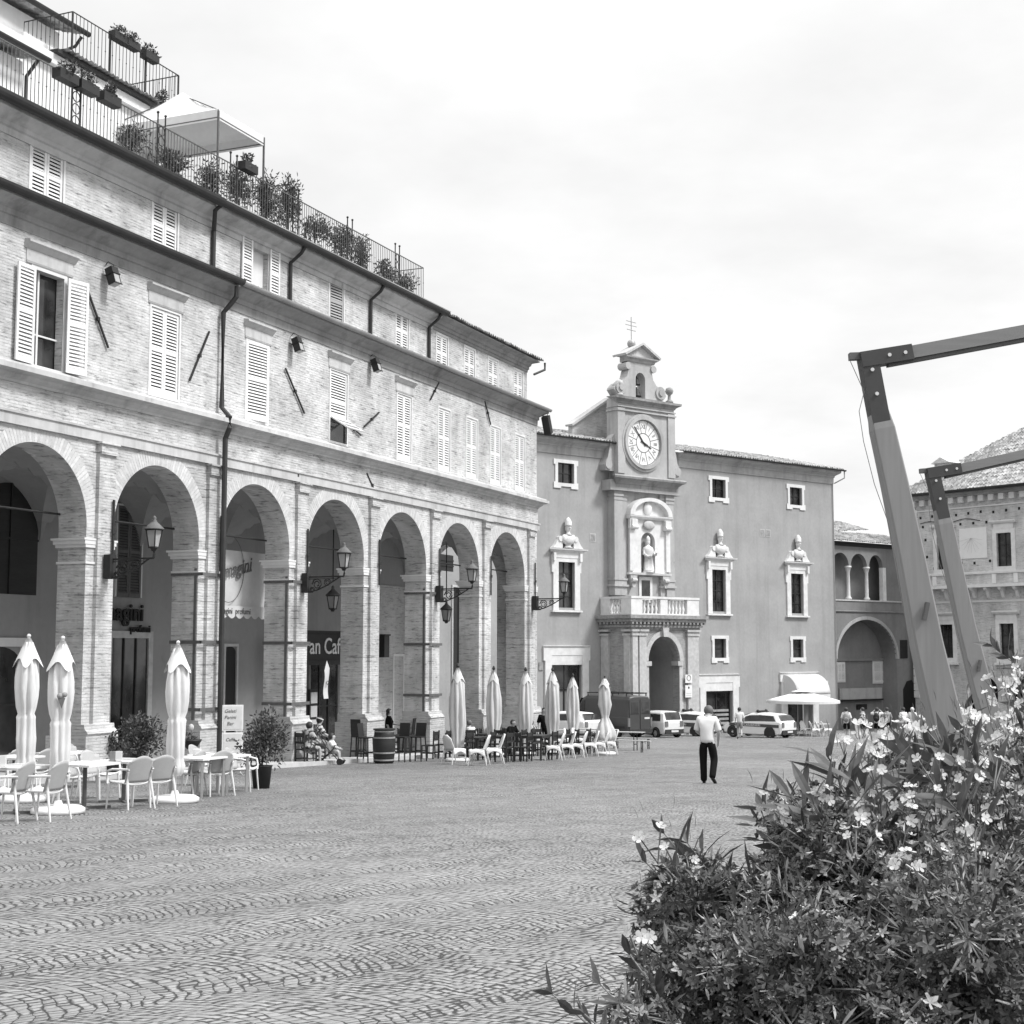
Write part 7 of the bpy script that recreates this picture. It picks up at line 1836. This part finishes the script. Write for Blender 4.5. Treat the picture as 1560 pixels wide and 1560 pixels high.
# ------------------------------------------------------------------ cantilever parasol frames
def cantilever(name, Y, pole, elbow, arm_to, w0, w1, label, rodZ=None):
    """curved timber pole, dark steel elbow and a timber arm reaching off to the right; pole: photo points from top to bottom"""
    pts = [at(px, py, Y) for px, py in pole]; g_ = gz(Y)
    d = (pts[-1] - pts[-2]); k = (g_ - pts[-1].z) / d.z; pts.append(pts[-1] + d * (k * .5) + Vector((.03, 0, 0))); q = pts[-1].copy(); pts.append(Vector((q.x + .12, Y, g_)))
    base = pts[-1].copy()
    e = empty(name, base, 0, label, 'parasol frame', 'cantilever parasol frames')
    L = [p - base for p in pts]; n = len(L); mb = MB(); rows = []
    fine = []
    for i in range(n - 1):
        for t in (0, .33, .66): fine.append((L[i].lerp(L[i + 1], t), (i + t) / (n - 1)))
    fine.append((L[-1], 1))
    for i, (p, t) in enumerate(fine):
        a = fine[max(0, i - 1)][0]; b = fine[min(len(fine) - 1, i + 1)][0]; dr = (b - a).normalized(); x = Vector((1, 0, 0)); x = (x - dr * x.dot(dr)).normalized(); y = dr.cross(x)
        w = w0 + (w1 - w0) * min(1, t * 1.25); 
        if i == 0: w *= .72
        c = .16 * w; ring = []
        for sx, sy in ((-1, -1), (1, -1), (1, 1), (-1, 1)):
            for ux, uy in (((sx, sy * (1 - .12)), (sx * (1 - .12), sy)) if sx * sy > 0 else ((sx * (1 - .12), sy), (sx, sy * (1 - .12)))): ring.append(p + x * (ux * w / 2) + y * (uy * w * .45))
        rows.append(ring)
    m = 8
    for r_ in rows: mb.v += [tuple(q) for q in r_]
    for i in range(len(rows) - 1):
        for k2 in range(m): mb.f.append((i * m + k2, i * m + (k2 + 1) % m, (i + 1) * m + (k2 + 1) % m, (i + 1) * m + k2))
    mb.f.append(tuple(range(m))); mb.f.append(tuple((len(rows) - 1) * m + k2 for k2 in range(m - 1, -1, -1)))
    mb.build('pole', 'wood_mid', e)
    E0 = at(*elbow, Y) - base; A1 = at(*arm_to[0], Y) - base; A2 = at(*arm_to[1], Y) - base; P0 = L[0]
    dv = (A2 - A1).normalized(); wz = w0 * .80
    mb = MB(); mb.bar(P0 + (P0 - E0).normalized() * .10, E0, wz * 1.02, wz * 1.08, up=Vector((0, 1, 0))); mb.bar(E0 - dv * wz * .5, A1, wz * 1.16, wz * .9); mb.build('elbow_bracket', 'steel', e)
    MB().bar(A1 - dv * .1, A1 + dv * 3.2, wz * .86, wz * .74).build('arm', 'wood_arm', e)
    MB().bar(A1 - dv * .1 - Vector((0, 0, wz * .48)), A1 + dv * 3.2 - Vector((0, 0, wz * .48)), wz * .6, wz * .18).build('arm_shadow_strip', 'iron_mid', e)  # dark strip added for the shadow along the arm's lower edge
    for p in (P0.lerp(E0, .15), P0.lerp(E0, .72), E0.lerp(A1, .45), E0.lerp(A1, .82)):
        MB().tube([p + Vector((0, -wz * .62, 0)), p + Vector((0, -wz * .5, 0))], wz * .11, 10).build('bolt', 'alu', e)
    t0 = E0 - dv * wz * .9 + Vector((0, 0, wz * .1)); MB().bar(t0 - dv * .015 + Vector((0, 0, .02)), t0 + dv * .12, .035, .03).build('cable_hook', 'iron_mid', e)
    mb = MB(); c = [t0 - dv * .01, t0 + Vector((.035, -.04, -.14)), P0 + Vector((-.085, -.06, -.05)), P0.lerp(L[1], .5) + Vector((-.105, -.06, 0)), L[1] + Vector((-.10, -.06, 0)), L[1].lerp(L[2], .5) + Vector((-.075, -.06, 0)), L[2] + Vector((-.08, -.07, 0)), L[3] + Vector((-.09, -.07, 0))]
    mb.tube(c, .0016, 5); mb.build('cable', 'iron_mid', e)
    h = L[2].lerp(L[3], .6); MB().bar(h + Vector((.012, -w1 * .5, .036)), h + Vector((-.004, -w1 * .5, -.036)), .015, .026, up=Vector((0, 1, 0))).build('cleat', 'iron_mid', e)
    h = L[-3]; mb = MB(); mb.prism([(h.x - .13, h.z - .13), (h.x - .02, h.z - .02), (h.x - .0, h.z + .06), (h.x - .06, h.z + .02)], h.y - .06, h.y + .06); mb.box(h.x - .12, h.x + .12, h.y - .08, h.y + .08, h.z - .30, h.z - .12); mb.build('knee_bracket', 'iron', e)
    MB().box(-.45, .45, -.45, .45, .0, .05).box(-.12, .12, -.12, .12, .051, .2).build('base_plate', 'iron', e)
cantilever('cantilever_parasol', 6.0, [(1334, 612), (1363, 740), (1388, 860), (1411, 980), (1434, 1080), (1450, 1135)], (1322, 548), ((1387, 538), (1560, 506)), .090, .138, 'nearer leaning timber parasol frame with a dark steel elbow')
cantilever('cantilever_parasol', 9.4, [(1431, 768), (1451, 860), (1472, 960), (1495, 1050), (1514, 1110), (1525, 1145)], (1420, 720), ((1462, 714), (1560, 692)), .096, .138, 'farther leaning timber parasol frame with a dark steel elbow')

# ------------------------------------------------------------------ planters with oleanders and geraniums
def planter(corners, z0, z1, label):
    o = Vector((sum(c[0] for c in corners) / 4, sum(c[1] for c in corners) / 4, z0)); e = empty('planter', o, 0, label, 'planter', 'stone planters at the right')
    P = [Vector((c[0], c[1], 0)) - Vector((o.x, o.y, 0)) for c in corners]; h = z1 - z0; mb = MB()
    for i in range(4): a, b = P[i], P[(i + 1) % 4]; mb.quad(a, b, b + Vector((0, 0, h)), a + Vector((0, 0, h)))
    mb.build('box', 'stone', e); mb = MB(); mb.quad(*[p * .97 + Vector((0, 0, h - .05)) for p in P]); mb.build('soil', 'soil', e)
planter([(.50, 2.4), (.85, 4.5), (3.2, 4.4), (3.0, 2.2)], gz(3) - .1, .42, 'near stone planter under the foreground bushes, its rim hidden')
planter([(1.75, 6.6), (1.75, 8.2), (4.2, 8.2), (4.2, 6.6)], gz(7) - .15, .25, 'farther stone planter behind the nearer parasol pole')

def petal_flower(mb, c, d, r, rs, n=5):
    d = d.normalized(); x = d.cross(Vector((0, 0, 1)));
    if x.length < .1: x = Vector((1, 0, 0))
    x.normalize(); y = d.cross(x); a0 = rs.uniform(0, 6)
    for k in range(n):
        a = a0 + 2 * math.pi * k / n; u = x * math.cos(a) + y * math.sin(a); w = x * -math.sin(a) + y * math.cos(a); cup = rs.uniform(.1, .55)
        o = len(mb.v)
        for t, ww in ((.08, .12), (.45, .62), (.8, .78), (1.0, .35)):
            p = c + u * (r * t) + d * (r * cup * t * t)
            mb.v.append(tuple(p - w * (r * ww * .5) + d * (r * .07))); mb.v.append(tuple(p + w * (r * ww * .5)))
        for i in range(3): mb.f.append((o + 2 * i, o + 2 * i + 1, o + 2 * i + 3, o + 2 * i + 2))
def lobed_leaf(mb, c, d, r, rs, lobes=5):
    d = d.normalized(); x = d.cross(rvec(rs)); x.normalize(); y = d.cross(x); o = len(mb.v); n = lobes * 4; mb.v.append(tuple(c - d * r * .25))
    for k in range(n):
        a = R(25) + (2 * math.pi - R(50)) * k / (n - 1); q = r * (.72 + .28 * math.cos(lobes * (a - math.pi))) * rs.uniform(.92, 1.08)
        mb.v.append(tuple(c + x * (q * math.cos(a)) + y * (q * math.sin(a)) + d * (r * .12 * math.cos(lobes * 2 * a) * .6 + r * .1)))
    for k in range(n - 1): mb.f.append((o, o + 1 + k, o + 2 + k))
def oleander(label, base, tips, seed, leafL=.13, flowers=(), extra=10, leafw=.024, spread=.16, mt='leaf', density=1.0, pet='petal'):
    """base: root; tips: shoot tips in world space; flowers: (point, how many)"""
    rs = random.Random(seed); base = Vector(base); e = empty('oleander_shrub', base, 0, label, 'shrub', 'oleanders in the planters')
    st, lf = MB(), MB(); shoots = []
    for t in tips: shoots.append((Vector(t) - base, 1.0))
    for _ in range(extra):
        t = Vector(rs.choice(tips)) - base; shoots.append((t * rs.uniform(.55, .92) + Vector((rs.uniform(-1, 1) * spread, rs.uniform(-1, 1) * spread, rs.uniform(-.5, .2) * spread)), .9))
    for t, k in shoots:
        mid = Vector((t.x * .35, t.y * .35, t.z * .6)); P = []
        for i in range(13):
            u = i / 12; P.append(mid * (2 * u * (1 - u)) + t * (u * u))
        st.tube(P, [.0065 * (1 - .75 * i / 12) for i in range(13)], 5)
        L = t.length; nn = max(4, int(L * .62 / .045 * density)); a0 = rs.uniform(0, 6)
        for i in range(nn):
            u = .36 + .64 * i / (nn - 1); p = mid * (2 * u * (1 - u)) + t * (u * u); ax = (mid * (2 - 4 * u) + t * (2 * u)).normalized(); x = ax.cross(Vector((.3, 1, .2))).normalized(); y = ax.cross(x)
            for k3 in range(3):
                a = a0 + i * 1.05 + k3 * 2.094 + rs.uniform(-.25, .25); q = x * math.cos(a) + y * math.sin(a); tilt = rs.uniform(.45, .95) if u < .97 else rs.uniform(.9, 1.6)
                leaf_quad(lf, p, q + ax * tilt, ax, leafL * rs.uniform(.65, 1.15) * (1 if u < .95 else .7), leafw * rs.uniform(.8, 1.2), rs.uniform(-.05, .3))
    if flowers:
        bd = MB(); fs = []
        for c, n in flowers:
            if n <= 6: fs.append((Vector(c), n)); continue
            fs.append((Vector(c), n * .42))
            for _ in range(3): v = rvec(rs); fs.append((Vector(c) + (Vector((v.x * .2, v.y * .15, v.z * .07)) if base.y > 5 else Vector((v.x * .16, v.y * .1, v.z * .13))), n * .22))
        for c, n in fs:
            c = Vector(c) - base; fl = MB()
            for _ in range(max(1, int(n * 1.2))):
                v = rvec(rs); v.z = abs(v.z) * .8; v.y -= .4; p = c + v * rs.uniform(.02, .075) * (1 + .14 * (base.y > 5)); petal_flower(fl, p, v + Vector((0, -.5, .4)), rs.uniform(.0095, .016) * (1.9 if base.y > 5 else 1), rs); bd.tube([c - Vector((0, 0, .05)), p], .0022, 4)
            for _ in range(3): v = rvec(rs); p = c + Vector((v.x * .05, v.y * .05, .05 + .04 * rs.random())); leaf_quad(bd, p, Vector((v.x * .3, v.y * .3, 1)), Vector((1, 0, 0)), .035, .009)
            fl.build('flower_cluster', pet, e)
        st.add(bd.v, bd.f)
    st.build('stem', 'stem', e); lf.build('foliage', mt, e)
    return e
W = at
oleander('oleander with dark narrow leaves standing up in the middle of the foreground bushes', (1.00, 3.5, .40), [W(1265, 1160, 3.5), W(1205, 1215, 3.4), W(1300, 1190, 3.4), W(1240, 1225, 3.3), W(1330, 1225, 3.6), W(1165, 1235, 3.6), W(1280, 1200, 3.6)], 21, .165, [(W(1266, 1172, 3.5), 3), (W(1172, 1240, 3.55), 5), (W(1205, 1238, 3.5), 4)], 9, pet='petal_grey')  # grey petals: dark buds, their backlit look put into the colour
oleander('small oleander with pale blossoms at the left edge of the foreground bushes', (.72, 3.3, .38), [W(1012, 1270, 3.5), W(985, 1315, 3.45), W(1048, 1285, 3.5), W(1070, 1300, 3.6), W(1030, 1330, 3.4)], 22, .105, [(W(1002, 1282, 3.42), 2), (W(1040, 1312, 3.4), 2)], 8, .018, .10)
oleander('low oleander shoots leaning out over the cobbles at the bottom', (.50, 2.75, .36), [W(842, 1515, 3.0), W(960, 1455, 3.0), W(915, 1500, 2.9), W(980, 1480, 3.0), W(945, 1530, 2.8), W(890, 1545, 2.8)], 23, .085, [(W(972, 1420, 3.0), 3)], 8, .016, .07)
oleander('tall flowering oleander fanning out before the nearer parasol pole', (1.5, 3.7, .40), [W(1450, 1150, 3.7), W(1400, 1170, 3.6), W(1370, 1200, 3.5), W(1490, 1165, 3.7), W(1440, 1215, 3.4), W(1350, 1185, 4.0), W(1520, 1190, 3.6), W(1470, 1120, 4.1), W(1410, 1140, 4.2)], 24, .155, [(W(1402, 1225, 3.4), 10), (W(1365, 1255, 3.4), 9), (W(1345, 1228, 3.5), 8), (W(1432, 1190, 3.6), 8), (W(1500, 1235, 3.5), 9), (W(1455, 1310, 3.2), 8), (W(1390, 1340, 3.2), 8), (W(1530, 1255, 3.5), 9), (W(1300, 1240, 3.6), 7), (W(1480, 1270, 3.4), 7)], 14, .027, .20)
oleander('dense flowering oleander at the right edge of the picture', (2.0, 4.0, .40), [W(1560, 1110, 4.2), W(1545, 1165, 4.0), W(1556, 1180, 3.9), W(1585, 1090, 4.6), W(1575, 1130, 4.2), W(1600, 1060, 4.2), W(1565, 1080, 4.4), W(1620, 1140, 4.0)], 25, .14, [(W(1548, 1185, 3.9), 12), (W(1550, 1140, 4.1), 10), (W(1540, 1225, 3.8), 10), (W(1556, 1105, 4.2), 10), (W(1508, 1195, 4.0), 9), (W(1470, 1180, 4.1), 8)], 14, .026, .22)
oleander('white flowering oleander in the farther planter left of the nearer pole', (2.15, 7.2, .22), [W(1335, 1150, 6.9), W(1370, 1132, 6.9), W(1400, 1108, 7.0), W(1440, 1100, 7.2), W(1470, 1085, 7.2), W(1350, 1150, 6.9), W(1385, 1140, 6.9)], 26, .15, [(W(1322, 1146, 6.85), 14), (W(1348, 1138, 6.85), 16), (W(1372, 1120, 6.9), 16), (W(1396, 1110, 6.9), 14), (W(1360, 1148, 6.85), 14), (W(1450, 1090, 7.1), 14), (W(1475, 1105, 7.1), 14), (W(1425, 1125, 7.0), 10), (W(1330, 1195, 6.7), 8)], 14, .030, .3)
oleander('tall upright oleander in the farther planter right of the poles', (3.5, 7.4, .22), [W(1512, 985, 7.4), W(1550, 1020, 7.4), W(1570, 1000, 7.4), W(1562, 1050, 7.3), W(1600, 1040, 7.4), W(1556, 1070, 7.3), W(1580, 1080, 7.3)], 27, .15, [(W(1546, 1045, 7.3), 14), (W(1556, 1075, 7.2), 14), (W(1550, 1095, 7.2), 12), (W(1556, 1120, 7.1), 14), (W(1555, 1040, 7.3), 12)], 12, .030, .3)

def geranium(label, c, rad, n, seed, umbels=5, pale=.25, lr=.0155):
    rs = random.Random(seed); c = Vector(c); z0 = .38; e = empty('geranium_plant', (c.x, c.y, z0), 0, label, 'plant', 'leafy geraniums in the near planter'); c0 = c - Vector((c.x, c.y, z0))
    lf, lp, st = MB(), MB(), MB(); root = Vector((0, 0, 0))
    lumps = [(c0 + Vector((rs.uniform(-.7, .7) * rad[0], rs.uniform(-.7, .7) * rad[1], rs.uniform(-.6, .75) * rad[2])), rs.uniform(.32, .55)) for _ in range(11)]
    for i in range(n):
        o, k = rs.choice(lumps); v = rvec(rs); v.z = v.z * .8 + .2; p = o + Vector((v.x * rad[0], v.y * rad[1], v.z * rad[2])) * k * rs.uniform(.6, 1.12)
        m_ = lp if rs.random() < pale * (1 if p.z > c0.z else .25) else lf  # pale leaves favour clump tops: light from above put into leaf colour
        if rs.random() < .62: lobed_leaf(m_, p, v + Vector((0, -.35, .55)) + rvec(rs) * .5, lr * rs.uniform(.55, 1.25), rs)
        else: leaf_quad(m_, p, v + rvec(rs) * .7 + Vector((0, 0, .2)), rvec(rs), rs.uniform(.022, .048), rs.uniform(.005, .010))
        if i % 7 == 0: st.tube([root + (o - root) * .3, o, p], [.004, .003, .0015], 4)
    for _ in range(umbels):
        o, k = rs.choice(lumps); v = rvec(rs); v.z = abs(v.z); v.y = -abs(v.y); p = o + Vector((v.x * rad[0], v.y * rad[1], v.z * rad[2])) * (k + .12)
        st.tube([o, p], .002, 4); fl = MB()
        for _ in range(9): q = rvec(rs); q.z = abs(q.z); petal_flower(fl, p + q * .028, q + Vector((0, -.4, .3)), rs.uniform(.009, .014), rs)
        fl.build('flower_cluster', 'petal_grey' if rs.random() < .7 else 'petal', e)
    for _ in range(10):
        o, k = rs.choice(lumps); v = rvec(rs); v.y = -abs(v.y); st.tube([o, o + Vector((v.x * .06, v.y * .08, v.z * .05)), o + Vector((v.x * .13, v.y * .14, v.z * .12))], [.0035, .003, .002], 5)
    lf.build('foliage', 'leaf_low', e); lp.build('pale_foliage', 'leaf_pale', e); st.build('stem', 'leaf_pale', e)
for i, (px, py, Y, rx, rz, n, um, pa, lb) in enumerate((
        (1130, 1440, 3.7, .26, .24, 1100, 3, .2, 'geranium clump at the left end of the near planter'), (1200, 1385, 3.9, .30, .25, 1200, 6, .5, 'pale topped geranium clump below the middle oleander'), (1115, 1510, 3.3, .22, .20, 900, 1, .1, 'dark leafy clump low at the left of the near planter'),
        (1200, 1490, 3.2, .28, .25, 1100, 2, .1, 'dark leafy clump in the bottom centre of the bushes'), (1345, 1400, 3.5, .30, .26, 1200, 6, .35, 'geranium clump with grey blossoms below the fanning oleander'), (1490, 1400, 3.5, .30, .28, 1200, 6, .3, 'geranium clump with blossoms near the right edge'),
        (1340, 1530, 2.9, .27, .24, 1000, 2, .1, 'shaded leafy clump at the bottom of the picture'), (1500, 1530, 2.9, .28, .26, 1000, 2, .1, 'shaded leafy clump in the bottom right corner'), (1440, 1320, 4.0, .32, .24, 1000, 5, .55, 'pale leafy clump behind the fanning oleander'), (1560, 1310, 3.9, .30, .28, 1000, 6, .45, 'pale leafy clump cut off by the right edge'), (1300, 1350, 4.1, .30, .22, 900, 5, .6, 'pale leafy clump between the two main oleanders'), (1170, 1560, 2.9, .22, .16, 700, 1, .1, 'dark leafy clump cut off by the bottom edge'), (1035, 1535, 3.1, .15, .12, 420, 1, .2, 'small loose clump at the lower left corner of the bushes'))):
    geranium(lb, W(px, py, Y), (rx, .30, rz), int(n * 3.2), 40 + i, um, pa)  # low clumps get few pale leaves, so their shade is partly colour
# ------------------------------------------------------------------ camera, sky, sun
cam = bpy.data.cameras.new('camera'); co = bpy.data.objects.new('camera', cam); COL.objects.link(co)
cam.sensor_width = 36; cam.sensor_fit = 'HORIZONTAL'; cam.lens = 36 * F; cam.clip_start = .1; cam.clip_end = 3000
co.location = EYE; co.rotation_euler = (R(90) + PITCH, 0, 0)
S.camera = co
SUN_EL, SUN_AZ = 50.0, 106.0        # azimuth: clockwise from +y (towards the viewer's right and behind)
w = bpy.data.worlds.new('World'); S.world = w; w.use_nodes = True
t = NT(w); bg = t.n['Background']
sky = t.new('ShaderNodeTexSky', sky_type='NISHITA'); sky.sun_disc = False; sky.sun_elevation = R(SUN_EL); sky.sun_rotation = R(SUN_AZ)
sky.air_density = 1.0; sky.dust_density = 3.0
bw = t.new('ShaderNodeRGBToBW'); t.l.new(sky.outputs[0], bw.inputs[0])
tc = t.new('ShaderNodeTexCoord'); g = tc.outputs['Generated']
sp = t.new('ShaderNodeSeparateXYZ'); t.l.new(g, sp.inputs[0])
up = t.m('MAXIMUM', sp.outputs[2], 0.0)
# cloud sheet: project the direction on a flat layer so clouds shrink towards the horizon
dv = t.m('ADD', up, .18)
cb = t.new('ShaderNodeCombineXYZ'); t.l.new(t.m('DIVIDE', sp.outputs[0], dv), cb.inputs[0]); t.l.new(t.m('DIVIDE', sp.outputs[1], dv), cb.inputs[1])
c1 = t.noise(cb.outputs[0], 1.15, 6, .58); c2 = t.noise(cb.outputs[0], .45, 3, .5)
cl = t.m('ADD', t.m('MULTIPLY', c1, .6), t.m('MULTIPLY', c2, .4))
cover = t.ramp(cl, .42, .54, 0, 1)
over = t.m('ADD', t.m('SUBTRACT', 6.95, t.m('MULTIPLY', up, 2.0)), t.m('MULTIPLY', t.m('POWER', up, 4.0), 24.0))        # overcast: brighter overhead
over = t.m('ADD', over, t.m('MULTIPLY', cover, 1.0))
val = t.m('ADD', t.m('MULTIPLY', t.m('MINIMUM', bw.outputs[0], 10.0), .12), t.m('MULTIPLY', over, .88))
t.l.new(t.grey(val), bg.inputs[0]); bg.inputs[1].default_value = .1
sun = bpy.data.lights.new('sun', 'SUN'); sun.energy = 2.7; sun.angle = R(11); sun.color = (1, 1, 1)
so = bpy.data.objects.new('sun', sun); COL.objects.link(so)
az, el = R(SUN_AZ), R(SUN_EL)
d = Vector((math.sin(az) * math.cos(el), math.cos(az) * math.cos(el), math.sin(el)))
so.rotation_euler = d.to_track_quat('Z', 'Y').to_euler()
v = S.view_settings; S.display_settings.display_device = 'sRGB'; v.view_transform = 'Standard'; v.look = 'None'; v.exposure = .55; v.gamma = 1; v.use_curve_mapping = False
S.cycles.max_bounces = 6; S.cycles.diffuse_bounces = 4; S.cycles.transparent_max_bounces = 8
